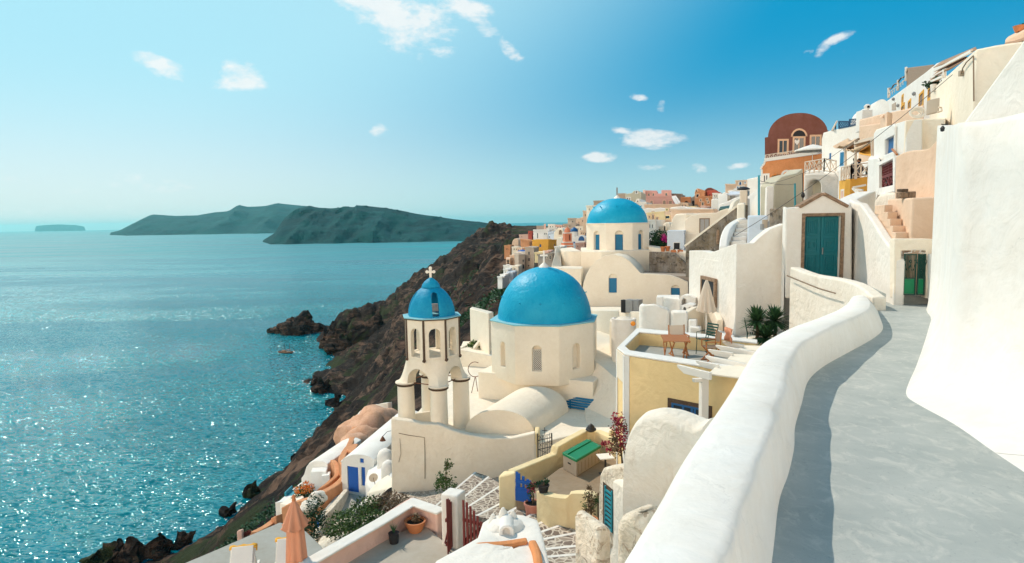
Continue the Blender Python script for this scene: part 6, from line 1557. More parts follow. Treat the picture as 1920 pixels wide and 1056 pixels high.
# peach wall with arched niche at the top right
nb = thing('niche_house', 'tall cream house corner with an arched niche and cable, near the top right', 'house', W(1829, 230, 17.5)); w = Wall(W(1736, 200, 27), W(1829, 180, 17.5))
o_ = uz(w, (1736, 260), (1736, 190), (1741, 178), (1753, 167), (1790, 130), (1829, 93), (1829, 260)); mb = MB(); w.pts(mb, o_, 0, -.5); b_ = part('wall', mb, M['cream'], nb, bev=.05)
cm = MB(); q0, q1, z0, z1 = wall_rect_px(w, 1771.5, 183, 1788, 226); w.pts(cm, w.arch(q0, q1, z0, z1, 12), .3, -.4); cut(b_, [cm]); s_ = MB(); w.pts(s_, w.arch(q0 + .01, q1 - .01, z0, z1 - .01, 12), -.37, -.39); part('niche', s_, M['rose'], nb)
mb = MB().prism([W(1829.3, 93, 17.5), W(1865, 86, 17.2), W(1913, 79, 16.8), W(1960, 74, 16.4), W(1960, 70, 24), W(1745, 170, 31)], 1.5); part('front_wall', mb, M['cream'], nb, bev=.04)
part('cable', MB().tube([W(1826, 190, 17.4), W(1825.5, 125, 17.4), W(1825, 105, 17.45), W(1812, 117, 18.5), W(1805, 128, 19.3), W(1803, 138, 19.5)], .018, 5), M['weathered'], nb)
part('junction_box', MB().box(W(1799, 138, 19.7).x, 19.6, W(1799, 143, 19.6).z, .16, .1, .16), M['beige'], nb, bev=.01)
# air conditioner and coil
acp = W(1752, 214, 22.8); ac = thing('air_conditioner', 'beige outdoor air conditioner standing on the white house roof', 'air conditioner', acp)
a, b2 = W(1743, 214, 22.8), W(1761, 213, 22.4); part('case', MB().obox(V(a.x, a.y, a.z), V(b2.x - a.x, b2.y - a.y, 0), V(.1, .35, 0), V(0, 0, W(1743, 187, 22.8).z - a.z)), M['beige'], ac, bev=.02)
part('grille', MB().obox(V(a.x + .03, a.y - .012, a.z + .03), V(.14, -.15, 0) * .0 + V((b2.x - a.x) * .5, (b2.y - a.y) * .5, 0), V(0, -.005, 0), V(0, 0, .22)), M['canvas'], ac); part('hose', MB().tube([W(1758, 211, 22.2), W(1766, 208, 22.2), W(1765, 202, 22.3), W(1760, 201, 22.3)], .03, 7), M['canvas'], ac)
q = W(1720, 221, 22.6); cl_ = thing('hose_reel', 'coiled white hose lying beside the air conditioner', 'hose', q)
for k in range(3): part('coil', MB().tube([q + V(math.cos(a) * (.26 - .05 * k), .06 * k, .18 + math.sin(a) * (.17 - .035 * k)) for a in [R(15 * i) for i in range(25)]], .035, 7), M['whitepaint'], cl_)
# lamp on the big wall corner
lp = thing('wall_lantern', 'black iron lantern on a bracket at the corner of the tall white wall', 'lamp', W(1768, 245, 12.5)); part('bracket', MB().tube([W(1778, 233, 12.4), W(1770, 234, 12.4), W(1765, 233, 12.4)], .010, 6), M['iron'], lp)
q = W(1767, 246, 12.4); part('lantern', MB().lathe(q, [(.01, -.01), (.035, .0), (.042, .05), (.048, .055), (.02, .09), (.01, .10)], 6), M['iron'], lp)
# long white building at the top with ochre doors
tw_, w, b_ = facade('long_house', 'long white house with ochre-framed doors climbing to the skyline', (1658, 200, 66), (1762, 170, 38), [(1658, 235), (1658, 193), (1700, 162), (1735, 136), (1757, 118), (1763, 116), (1775, 118), (1775, 235)], 3, M['white'], bev=.06, skew=1)
for (x0, y0_, x1, y1_) in ((1690.5, 196, 1696, 209), (1703.5, 189, 1708, 205), (1724, 173, 1732, 202), (1741, 164, 1747, 186), (1691.5, 180, 1694, 193)): window(tw_, w, x0, y0_, x1, y1_, M['ochre'], M['weathered'], .16, name='door' if y1_ - y0_ > 20 else 'window', out=.05)
for (x_, y_) in ((1713.5, 176), (1675, 186), (1683.5, 198)): part('wall_light', MB().blob(w.px(x_, y_, .1), .16, 1, .1, 1), M['steelgrey'], tw_)
part('shutter', (lambda m: w.pts(m, uz(w, (1673, 207), (1673, 196), (1680, 192), (1680, 206)), .04, -.05))(MB()), M['taupe'], tw_)
st2 = mass('stone_parapet', 'rough stone terrace wall on the roof of the long white house', 'wall', [(1701, 128, 60), (1750, 121, 46), (1753, 121, 52), (1703, 127, 64)], 8, M['straw'])
sv = thing('shade_roof', 'reed shade roof on white posts over a glass-railed roof terrace at the skyline', 'shade', W(1680, 170, 64))
for (x_, y0_, y1_, Y0) in ((1666, 184, 165, 66), (1684, 170, 150, 63), (1699, 152, 126, 60)): part('post', MB().tube([W(x_, y0_, Y0), W(x_, y1_, Y0)], .11, 8), M['whitepaint'], sv)
sheet(sv, [(1664, 167, 67), (1701, 132, 59.5), (1704, 131, 62), (1668, 164, 69)], .1, M['straw'], name='reed_mat', waves=.3)
gr = MB(); 
for i in range(8):
    p, q = W(1665 + i * 4, 184 - i * 3.5, 66 - i * .9), W(1665 + i * 4, 176 - i * 3.5, 66 - i * .9); gr.tube([p, q], .035, 5)
gr.tube([W(1665, 176, 66), W(1697, 150, 59.5)], .04, 5); part('railing', gr, M['whitepaint'], sv)
# brown slatted awnings near the top right
an = thing('slatted_awning', 'stack of sloping brown shade canopies above the cream niche house', 'awning', W(1790, 130, 26))
m_br = plain('brown_canopy_cloth', (0.40, 0.25, 0.16), 0.9, var=.2, scale=3)
for q4 in ([(1750, 127, 33), (1831, 92, 20), (1829, 88, 23), (1765, 115, 38)], [(1743, 147, 31), (1815, 108, 22), (1812, 106, 25), (1770, 122, 35)], [(1734, 159, 30), (1770, 143, 27), (1772, 138, 28), (1748, 146, 33)]): sheet(an, q4, .15, m_br, nv=3)
for a, b2 in (((1752, 133, 31), (1822, 96, 21)), ((1747, 146, 30.5), (1775, 130, 27)), ((1738, 157, 30), (1768, 143, 27)), ((1771, 146, 27), (1770, 130, 27))): part('batten', MB().beam(W(*a), W(*b2), .09, .09), M['whitepaint'], an)
pl = thing('potted_plant', 'green plant on the wall top beside the ochre door', 'plant', W(1752, 165, 29)); part('leaves', leaves_mb(W(1753, 157, 29), (.4, .3, .28), 350, .12, 12), M['leafdark'], pl); part('pot', MB().lathe(W(1750, 172, 28.6), [(.10, 0), (.13, .3), (.12, .31)], 10), M['whitepaint'], pl)
mass('roof_edge', 'peach parapet at the extreme top right corner above the white slope', 'wall', [(1885, 73, 18), (1905, 64, 17.6), (1935, 48, 17), (1935, 46, 20), (1888, 70, 21)], 3, M['peach'])
q = W(1911, 60, 18.2); fp = thing('clay_pot', 'clay pot on the peach parapet at the top right corner', 'pot', q); part('pot', MB().lathe(q, [(.10, 0), (.15, .14), (.16, .16), (.13, .155)], 12), M['pot'], fp, smooth=40); part('plant', leaves_mb(q + V(0, 0, .2), (.12, .1, .07), 60, .05, 3), M['leafdark'], fp)
sheet_t = thing('brown_awning', 'brown awning strip under the peach parapet at the top right', 'awning', W(1895, 85, 17)); sheet(sheet_t, [(1882, 84, 17.6), (1925, 73, 16.6), (1930, 66, 17.2), (1888, 77, 18.2)], .03, m_br, nv=3)
# overhead cables
def cable(label, a, b_, sag, r=.012):
    a, b_ = PT(a), PT(b_); pts = [a.lerp(b_, t) - V(0, 0, sag * 4 * t * (1 - t)) for t in np.linspace(0, 1, 25)]
    return solo('cable', MB().tube(pts, r, 5), M['iron'], label, 'cable', 'overhead cables')
cable('thick black cable rising from the white stairs to the cream niche house', (1378, 442, 24), (1786, 140, 20.5), .25, .009)
cable('thin black cable from the sage wall to the canopy', (1424, 345, 44), (1590, 272, 35), .5, .012)
cable('short horizontal cable between the two turquoise poles', (1424, 339, 25.5), (1491, 345, 40), .1, .012)
solo('cable', MB().tube([W(1505.5, 395, 46), W(1505, 325, 46)], .03, 5), M['iron'], 'thin black cable hanging down the sage wall', 'cable')
solo('electric_meter', MB().blob(W(1505.5, 366, 45.6), .22, 4, .1, 2, (.6, .6, 1)), M['iron'], 'dark round meter hanging on the cable between the sage wall and the arched niche', 'meter')
# ================================================================== the town beyond the churches
def hz(name, label, x0, x1, yt0, yt1, yb, Y0, Y1, mat, wins=(), wfr=None, wpane=None, outline=None, depth=None, cat='house', fw=None, arch=(), group=None, frame=True, right=None):
    """house block facing the viewer; wins are pixel boxes"""
    ol = outline or [(x0, yt0), (x1, yt1)]
    ol = [(x0, yb + 12)] + list(ol) + [(x1, yb + 12)]
    t, w, b_ = facade(name, label, (x0, yb, Y0), (x1, yb, Y1), ol, depth or 9, mat, cat=cat, bev=.08, skew=.8, group=group)
    for q in wins: window(t, w, *q, wfr or mat, wpane or M['glass'], fw or Y0 * .0012, out=.10)
    for q in arch: window(t, w, *q, wfr or M['white'], wpane or M['glass'], fw or Y0 * .0014, arch=True, out=.12)
    if right:   # a sunlit or shaded return: (x, ytop)
        pass
    # roof edge parapet
    if not outline:
        r_ = MB(); u1_ = w.uz(x1, yt1); u0_ = w.uz(x0, yt0); th = Y0 * .0022
        strip(r_, w, (u0_[0], u0_[1] - th * .6), (u1_[0], u1_[1] - th * .6), th, .12, -.5); part('parapet', r_, mat, t)
    return t, w
hz('house', 'tall grey-brown house with small dark windows left of the near dome', 984.5, 1001.5, 464, 465, 520, 150, 148, M['taupe'], [(991, 472, 993.6, 477.5), (991, 484, 993.6, 489.5), (990.5, 497, 992.6, 500)])
hz('house', 'stepped lower half of the grey-brown house, one storey below its tall part', 972, 984.3, 478, 478, 525, 147, 148, M['taupe'], [(979.5, 487, 982, 491), (979.5, 495.5, 982.5, 504)])
hz('house', 'bright ochre yellow house with an arched blue window', 998, 1028, 450.5, 450, 492, 171, 168, M['ochre'], (), M['ochre'], M['bluepaint'], arch=[(1011.8, 458, 1015.2, 463.5)])
hz('house', 'bright ochre yellow wing with a small blue window, right of the taller yellow front', 1028.2, 1044.5, 450, 450.5, 475, 168, 172, M['ochre'], [(1038, 457.5, 1039.8, 461.5)], M['ochre'], M['bluepaint'])
hz('house', 'peach house with rows of small windows left of the grey-brown house', 956, 972, 479, 479, 500, 158, 156, M['peach'], [(958, 483, 959, 486), (960.5, 483, 961.5, 486), (963, 483, 964, 486), (960.5, 488, 961.5, 490.5), (963.5, 488, 964.5, 490.5)])
hz('house', 'lower peach house with two rows of tiny windows at the cliff edge', 949, 956.5, 486.5, 486, 503, 155, 155, M['peach'], [(950.2, 488.5, 951, 491), (952.3, 488.5, 953.1, 491), (954.4, 488.5, 955.2, 491), (950.2, 494, 951, 497.5), (952.5, 494, 953.3, 497.5), (954.6, 494, 955.4, 497.5)])
for i, (x0, x1, y0, y1, Y, l) in enumerate([(944, 953, 505, 520, 140, 'white terrace cube above the cliff, at the left of the white cluster'), (949, 961, 500, 515, 146, 'white terrace house with a dark doorway below the peach houses'), (938, 948, 515, 528, 134, 'lowest white terrace cube at the cliff edge'), (951, 962, 510, 530, 138, 'pale blue-grey terrace cube beside the near dome'), (960.5, 972, 499, 525, 143, 'pinkish white terrace house touching the grey-brown house'), (933, 942, 519, 530, 130, 'small white ledge house furthest down the slope'), (944, 950, 498, 508, 150, 'narrow white terrace house under the low peach house')]):
    hz('house', l, x0, x1, y0, y0 + (i % 2) * .6, y1, Y, Y - 2, [M['white'], M['white2'], M['white'], M['bluewhite'], M['cream'], M['white'], M['white2']][i], [(x0 + (x1 - x0) * .35, y0 + 4, x0 + (x1 - x0) * .35 + 1.4, y0 + 7)] if i != 5 else (), depth=5)
hz('house', 'dark orange cube house behind the cliff edge', 976, 993, 449, 452, 463, 200, 196, M['terra'])
hz('house', 'small orange house low on the cliff edge', 945.5, 957, 461, 460.5, 474, 220, 218, M['terra'], [(949, 466, 950.2, 468.5), (952, 466, 953, 468.5)])
hz('house', 'cream house with a rounded top on the cliff edge', 960, 972, 450, 448, 457, 232, 230, M['peach'], outline=[(960, 456), (961.5, 451), (964.5, 448), (968.5, 447.5), (971.5, 450), (972, 452)])
hz('house', 'pinkish house ruin left of the white villa', 973.5, 990, 441, 440, 449, 262, 258, M['rose'], [(978, 443, 979, 445)])
hz('house', 'small red cube house with one window, left of the white villa', 990.3, 997, 434, 434.5, 442, 241, 240, M['redhouse'], [(992.6, 436.8, 994, 439.2)])
hz('house', 'white villa with a dark flat upper room, seen against the sea', 1000, 1027, 431.5, 431, 449.5, 212, 206, M['white'], [(1020.6, 436.8, 1022, 440), (1023.6, 436.8, 1025, 440), (1007.5, 437.5, 1009, 447)])
hz('house', 'dark brown upper room on the white villa', 1005.8, 1019.5, 424.3, 424.3, 431, 214, 213, M['greyhouse'], depth=5)
hz('house', 'tiny pink rooftop tower with a dark cap', 1020, 1023.5, 421, 421, 431, 208, 208, M['rose'], depth=2, cat='tower')
hz('house', 'white flat house right of the villa with two small windows', 1024.5, 1042.5, 428, 427, 437, 232, 228, M['white2'], [(1036.4, 430, 1037.8, 432), (1036.4, 433, 1037.8, 435)])
hz('house', 'pale aqua house below the white flat house', 1028, 1039, 437, 434.5, 449.5, 202, 198, M['bluewhite'], [(1029.5, 443, 1031, 446)])
hz('house', 'cream vaulted house with a shaded arched end', 1037.5, 1057, 428, 428, 449, 182, 178, M['cream'], outline=[(1038, 449), (1039, 436), (1043, 430), (1048, 427.5), (1053, 428.5), (1056.5, 433), (1057, 445)], arch=[(1048, 431, 1054.5, 440)], wfr=M['cream'], wpane=M['straw'])
hz('house', 'small cream vault just left of the terracotta church tower', 1043.5, 1056, 446, 446, 462, 150, 148, M['cream'], outline=[(1043.5, 452), (1045, 447), (1049, 445), (1054, 446.5), (1056, 452)])
# terracotta church tower
tt = thing('bell_tower', 'terracotta domed church tower with white string courses', 'bell tower', W(1064, 469, 130))
TW = plain('terracotta_wall', (0.66, 0.24, 0.14), 0.9, var=.12, scale=2)
def tier(x0, x1, yt, yb, Y, trim=True):
    a, b_ = W(x0, yb, Y), W(x1, yb, Y); zt_ = W(x0, yt, Y).z; wd = b_.x - a.x
    part('tier', MB().box((a.x + b_.x) / 2, Y + wd / 2, a.z - (3 if yb > 465 else 0), wd, wd, zt_ - a.z + (3 if yb > 465 else 0), R(12)), TW, tt)
    if trim: part('string_course', MB().box((a.x + b_.x) / 2, Y + wd / 2, zt_ + .003, wd * 1.08, wd * 1.08, .18, R(12)), M['white'], tt)
    return (a.x + b_.x) / 2, Y + wd / 2, zt_, wd
tier(1053.5, 1074, 462, 469, 128.5); tier(1055, 1073, 455.5, 461.6, 129); tier(1057.5, 1071, 438, 455, 129.5); X_, Y__, z_, wd_ = tier(1058, 1070.5, 436.5, 437.5, 129.6, False)
for s_ in (-1, 1):
    for q in (.25, .75): part('arch_opening', MB().box(X_ + (q - .5) * wd_, Y__ - wd_ / 2 * 1.0 + .1, W(1064, 451, 129.5).z, .22, .5, 1.15, R(12)), M['maroon'], tt) if s_ > 0 else None
part('dome', MB().lathe(V(X_, Y__, z_), [(.62, 0), (.62, .1), (.58, .45), (.42, .8), (.2, 1.0), (.05, 1.12), (.04, 1.5)], 20), TW, tt, smooth=50)
# small blue-domed church
sc2 = thing('church', 'small white church with a little blue dome and a blue-fronted vault', 'church', W(1080, 469, 140)); q = W(1077.5, 445, 141)
part('drum', MB().lathe(V(q.x, 142, q.z - 3), [(.88, 0), (.86, W(1077, 434.5, 141).z - q.z + 3)], 8), M['white'], sc2); part('dome', MB().lathe(V(q.x, 142, W(1077, 434.5, 141).z), [(.90, 0), (.86, .25), (.68, .6), (.4, .82), (.05, .95)], 20), M['bluepaint'], sc2, smooth=60)
w = Wall(W(1073, 458, 139), W(1098, 458, 138)); mb = MB(); w.pts(mb, uz(w, (1073, 475), (1074, 452), (1078, 445), (1085, 441.5), (1093, 443), (1098, 447), (1098, 475)), 0, -3); part('vault', mb, M['white'], sc2, bev=.05)
mb = MB(); q0, q1, z0, z1 = wall_rect_px(w, 1084.5, 442.8, 1096, 451.5); w.pts(mb, [(q0, z0), (q1, z0)] + [((q0 + q1) / 2 + (q1 - q0) / 2 * math.cos(a), z0 + (z1 - z0) * math.sin(a)) for a in [math.pi * i / 10 for i in range(11)]], .06, .003); part('blue_front', mb, M['bluepaint'], sc2)
q = W(1076, 457, 137); part('small_dome', MB().lathe(q, [(.36, 0), (.34, .15), (.2, .36), (.03, .44)], 14), M['bluepaint'], sc2, smooth=60)
hz('house', 'small dusty pink block below the blue-fronted vault', 1079.5, 1096, 456.5, 455.5, 470, 135, 133, M['rose'], [(1083, 461, 1084.3, 463.5)])
hz('house', 'pale grey block with a blue dome top, left of the pink block', 1073.5, 1079.3, 457.5, 457, 470, 136, 135, M['bluewhite'])
hz('house', 'brown cube house with one window on the skyline left of the far dome', 1064.5, 1079, 410, 410, 425, 232, 228, M['taupe'], [(1073, 414.5, 1074.5, 417)])
hz('ruin', 'crumbling ochre stone ruin on the skyline left of the far dome', 1079.3, 1098, 409, 408, 425, 228, 224, M['peach'], [(1085, 416, 1086.5, 419), (1092, 413, 1093.5, 416)], outline=[(1079.3, 411), (1083, 409), (1086, 411.5), (1089, 408), (1093, 407), (1094, 410), (1098, 407.5)], cat='ruin')
hz('house', 'low taupe wall house under the skyline ruin', 1056, 1080, 421, 419.5, 431, 215, 210, M['taupe'], [(1068, 423, 1069.2, 425.5)])
hz('house', 'cream cube house partly hidden by the far dome, at its left', 1099.5, 1114, 386.5, 386, 410, 120, 118, M['cream'], [(1104.5, 391, 1106.3, 394.5)])
hz('house', 'grey top-storey block partly hidden by the far dome', 1113, 1130, 377.5, 377, 395, 123, 122, M['greyhouse'])
hz('house', 'tan house between the ruin and the far dome', 1093, 1106, 396, 397, 425, 125, 124, M['peach'], [(1097, 402, 1098.5, 405.5)])
hz('house', 'taupe cube behind the far dome cross', 1159, 1172, 364, 363.5, 380, 130, 129, M['taupe'])
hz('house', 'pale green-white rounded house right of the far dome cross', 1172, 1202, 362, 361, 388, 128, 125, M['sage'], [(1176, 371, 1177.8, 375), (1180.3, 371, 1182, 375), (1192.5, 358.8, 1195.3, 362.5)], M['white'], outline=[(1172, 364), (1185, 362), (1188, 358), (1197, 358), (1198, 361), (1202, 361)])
hz('house', 'white low house with a little arched chimney beside the far dome', 1188, 1212, 379, 377, 396, 110, 108, M['white2'], [(1195, 376.5, 1197, 379)], outline=[(1188, 380), (1192, 378), (1193, 373.8), (1196.5, 372.5), (1199, 374.5), (1200, 378), (1212, 379.5)])
hz('house', 'dusty pink upper storey with three windows on the skyline', 1210, 1259, 356.5, 356.5, 369, 152, 150, M['pinkhouse'], [(1215, 363, 1218.3, 368), (1223.5, 363, 1226.5, 368), (1247.5, 362, 1251.5, 367.5)], M['rose'], outline=[(1210, 357), (1232, 357.5), (1232.3, 363), (1240, 363), (1240.3, 356.5), (1259, 356.5)])
mass('house', 'sunlit pale pink side of the pink skyline house', 'house', [(1205.5, 356.5, 160), (1210, 356.5, 149.7), (1210, 356, 152), (1208, 356, 162)], -8, M['rose'])
hz('house', 'darker pink lower storey with arched niches below the pink skyline house', 1210, 1268, 368.5, 368, 386, 146, 144, M['pinkhouse'], [(1213, 379, 1215.8, 385), (1254.5, 377, 1259.5, 384)], M['rose'], arch=[(1219.5, 376.5, 1224, 386), (1243, 376, 1248, 386)], wpane=M['greyhouse'])
hz('house', 'grey-brown block at the right end of the pink skyline house', 1259.5, 1278, 364, 364.5, 386, 156, 154, M['greyhouse'])
for k, (a, b_) in enumerate((((1261.5, 369, 138), (1271, 386, 134)), ((1265.5, 368.5, 138), (1277, 386, 134)))):
    solo('slanted_beam', MB().beam(W(*a), W(*b_), .45, .35), M['white'], 'white slanting stair wall before the pink house, %s of two' % ('left' if k == 0 else 'right'), 'wall', 'white slanting stair walls')
t, w = hz('ruin', 'roofless ochre ruin with one open arch', 1276, 1295.5, 371, 370, 388, 140, 139, M['terra'], arch=[(1282.5, 377, 1291, 390)], wfr=M['terra'], wpane=M['dark'], cat='ruin', fw=.25)
hz('ruin', 'black-brown roofless ruin with a dark arch right of the ochre ruin', 1295.5, 1310, 370, 386, 389, 139, 138, M['greyhouse'], outline=[(1295.5, 372), (1299, 369), (1303, 367.7), (1306, 373), (1309, 381), (1310, 386)], arch=[(1297.5, 376, 1302.5, 387)], wfr=M['greyhouse'], wpane=M['dark'], cat='ruin')
hz('house', 'terracotta house with a barrel-vaulted front on the skyline', 1302.5, 1321, 358, 358, 372, 132, 130, M['terra'], [(1306, 364.5, 1310.5, 370)], M['peach'], outline=[(1302.5, 362), (1303.5, 357), (1307, 353.5), (1311, 354), (1313.5, 357), (1321, 357)], arch=[(1305.5, 356.5, 1308, 359.5)])
hz('house', 'maroon barrel-vaulted house on the skyline behind the terracotta one', 1320, 1343, 357, 357, 372, 136, 134, M['maroon'], outline=[(1320, 361), (1322, 356), (1327, 352.5), (1333, 352), (1338, 354.5), (1342, 359), (1343, 362)])
hz('house', 'orange and red block with two windows right of the vaults on the skyline', 1326, 1351, 359, 360, 372, 131, 129, M['redhouse'], [(1330, 364.5, 1332.5, 367), (1337.5, 363.5, 1339.8, 366)], outline=[(1326, 357.5), (1337, 357), (1338, 355.5), (1344, 358), (1351, 362)])
hz('house', 'orange lower storey with pale corner strips under the skyline vaults', 1309, 1334.5, 369, 368.5, 386, 127, 125, M['terra'], [(1313, 374, 1315.3, 377), (1325, 372.5, 1327.4, 375.5), (1316.5, 379.5, 1319.5, 385), (1327, 378, 1329.6, 381)], M['peach'])
hz('house', 'white house with notched parapet beside the orange storey', 1333.5, 1352, 374.5, 374, 396, 96, 94, M['white2'], outline=[(1333.5, 374), (1336, 374), (1336.5, 371), (1338, 374), (1341.5, 374), (1342, 370.5), (1343.5, 374), (1352, 374)])
hz('house', 'white house with a pointed chimney, middle of the white skyline group', 1346, 1364, 363.5, 362, 396, 88, 86, M['white'], outline=[(1346, 365), (1350, 362.5), (1354, 364), (1357, 360.5), (1364, 364)])
hz('house', 'peach hotel block with blue windows on the skyline', 1379, 1401, 339.5, 338.5, 360, 112, 110, M['peach'], [(1382.5, 350, 1385, 353.5), (1387, 350, 1391, 353.5), (1393, 349.5, 1395, 352), (1396.5, 341, 1398.5, 344)], M['white'], M['bluepaint'], arch=[(1386.5, 341, 1390.5, 347)])
hz('house', 'lower peach wing left of the hotel block', 1360, 1380, 346, 346, 366, 114, 112, M['peach'], [(1368, 358.5, 1371.5, 363)], M['white'])
hz('house', 'plain grey-white house climbing right of the peach hotel', 1401, 1428, 336, 333, 372, 106, 100, M['white2'], outline=[(1401, 336), (1413, 333.5), (1428, 330)])
hz('house', 'white terrace house with dark doors under the peach hotel', 1366, 1392, 359, 353, 376, 92, 90, M['white'], [(1369, 363, 1371.5, 367), (1378.5, 354.5, 1381, 357.5)])
aw3 = thing('awning', 'pale blue-grey awning on the white terrace in front of the peach hotel', 'awning', W(1376, 367, 88)); part('cloth', MB().extr([W(1366, 367, 86), W(1388, 366, 85), W(1387, 361, 87), W(1369, 361, 88)], V(0, 0, .15)), M['bluewhite'], aw3); part('pole', MB().tube([W(1367, 372, 86), W(1367, 367, 86)], .06, 6), M['whitepaint'], aw3)
hz('house', 'white mass with sloping stair wall left of the orange house', 1401, 1452, 372, 345, 430, 78, 66, M['white'], outline=[(1392, 384), (1401, 369), (1412, 360), (1424, 350), (1436, 340), (1452, 336)])
hz('house', 'low white house behind the tall cream chimney', 1348, 1388, 381, 376, 400, 62, 60, M['white'], outline=[(1348, 383), (1360, 380), (1376, 372), (1388, 368)])
dk = mass('dark_roof', 'dark green-grey roof strip in front of the low white house', 'roof', [(1348, 391, 57), (1375, 389.5, 56), (1377, 384, 58.5), (1350, 388, 59)], -4, M['dkgreen'])
ribbon('curved_wall', 'curved pale wall end beside the tall cream pillar', 'wall', [(1373, 394, 52), (1376, 384, 53), (1381, 376, 54.5), (1387, 373, 56)], .3, -4, M['cream'], smooth=3)
hz('house', 'long orange-peach roof band in front of the skyline houses', 1258, 1339, 394, 393, 404, 66, 62, M['peach'], cat='roof')
hz('house', 'long white flat roof above the orange-peach band', 1256, 1337, 389, 390, 396, 76, 72, M['white'], cat='roof', outline=[(1256, 390), (1264, 388), (1282, 387), (1290, 390), (1300, 389), (1337, 391)])
hz('house', 'peach flat roof under the pink house', 1208, 1275, 384.5, 383.5, 392, 100, 98, M['peach'], cat='roof')
hz('house', 'white curved roof right of the far dome', 1203, 1256, 391, 391, 402, 84, 82, M['white'], cat='roof', outline=[(1203, 393), (1215, 390), (1225, 391.5), (1238, 389.5), (1250, 391), (1256, 392)])
hz('house', 'ochre house with dark windows and little balconies', 1213, 1247, 400, 397, 424, 72, 70, M['paleyellow'], [(1217, 405, 1219, 409), (1223.5, 397.5, 1225.5, 401), (1224, 404, 1226.5, 411), (1231.5, 408, 1234, 412)], M['peach'])
hz('house', 'peach house front with ornate yellow balcony', 1246, 1259, 395, 394, 422, 70, 69, M['peach'], [(1250, 392, 1253, 395), (1248, 405, 1256.5, 410)], M['paleyellow'], outline=[(1246, 397), (1249, 392), (1251.5, 390.5), (1254.5, 392), (1256, 397), (1259, 398)])
hz('house', 'cream arched garden wall below the peach balcony house', 1231, 1257, 425, 417, 440, 64, 62, M['cream'], outline=[(1231, 426), (1240, 424), (1246, 418.5), (1251, 416.5), (1255, 418), (1257, 422)], arch=[(1245.5, 424, 1249.5, 432)], wfr=M['cream'], wpane=M['dark'])
hz('house', 'small white house with two windows right of the far drum', 1209, 1229.5, 413.5, 413, 440, 62, 61, M['white'], [(1218, 421, 1220.3, 427.5), (1223, 421, 1225.3, 427.5), (1218, 417.6, 1219.3, 418.8)])
# infill houses further along the ridge, so the slope between them reads as town
rng = random.Random(11)
descr = ['white', 'cream', 'peach', 'pale ochre', 'rose']
mats_ = [M['white2'], M['cream'], M['peach'], M['paleyellow'], M['rose']]
spots = [(1001, 444, 245), (966, 466, 185), (974, 468, 170), (1010, 476, 118), (1024, 474, 112), (1046, 466, 100), (1060, 441, 190), (1092, 436, 165), (1088, 447, 158), (1048, 425, 262), (1034, 424, 280), (1086, 428, 200), (1283, 384, 118), (1296, 390, 110), (1320, 389, 105), (1342, 366, 124), (1228, 387, 112), (1240, 404, 88), (1415, 372, 84), (1236, 416, 76), (1366, 384, 70)]
wordy = ['between the red cube and the villa', 'on the cliff edge under the orange cube', 'above the peach cliff-edge house', 'left of two low blocks behind the near dome cross', 'right of two low blocks behind the near dome cross', 'beside the sloping buttress of the far church', 'left of the small blue-domed church', 'touching the far drum at its left', 'just above the blue-fronted vault', 'on the skyline above the vaulted house', 'on the skyline beside the pink rooftop tower', 'under the skyline ruin near the far dome', 'in front of the slanting stair walls', 'in front of the roofless ruins', 'in front of the orange storey', 'on the skyline between the red block and the white houses', 'under the dusty pink house', 'behind the ochre balcony house', 'left of the tall turquoise pole', 'behind the small white two-window house', 'behind the dark roof strip']
for i, ((px, py, Y), wd) in enumerate(zip(spots, wordy)):
    k = i % 5; hw = rng.uniform(4.5, 8.5) * (1 if Y > 100 else 1.3); hh = rng.uniform(5, 8)
    hz('house', 'small %s cube house %s' % (descr[k], wd), px - hw, px + hw, py - hh * .4, py - hh * .4 + rng.uniform(-.4, .4), py + hh, Y, Y - 1.5, mats_[k], [(px - hw * .4, py, px - hw * .4 + 1.5, py + 3), (px + hw * .3, py, px + hw * .3 + 1.5, py + 3)], depth=6)
bp_ = thing('parasol', 'small royal blue parasol on a terrace left of the near dome', 'parasol', W(979, 474, 155)); part('canopy', MB().lathe(W(979.5, 471, 155), [(1.3, 0), (.6, .25), (.05, .4)], 10), M['royal'], bp_); part('pole', MB().tube([W(979.5, 475, 155), W(979.5, 470, 155)], .05, 6), M['whitepaint'], bp_)
hz('house', 'grey-white terrace houses cluster under the blue parasol', 968, 985, 472, 471.5, 480, 160, 158, M['white2'], [(972, 474.5, 973.2, 477)])
hz('house', 'grey stone house with a dark doorway behind the near dome cross', 1008.5, 1036, 478, 475, 495, 108, 104, M['greyhouse'], [(1031, 479.5, 1033.6, 486), (1026, 483, 1028.5, 484.3)], M['taupe'])
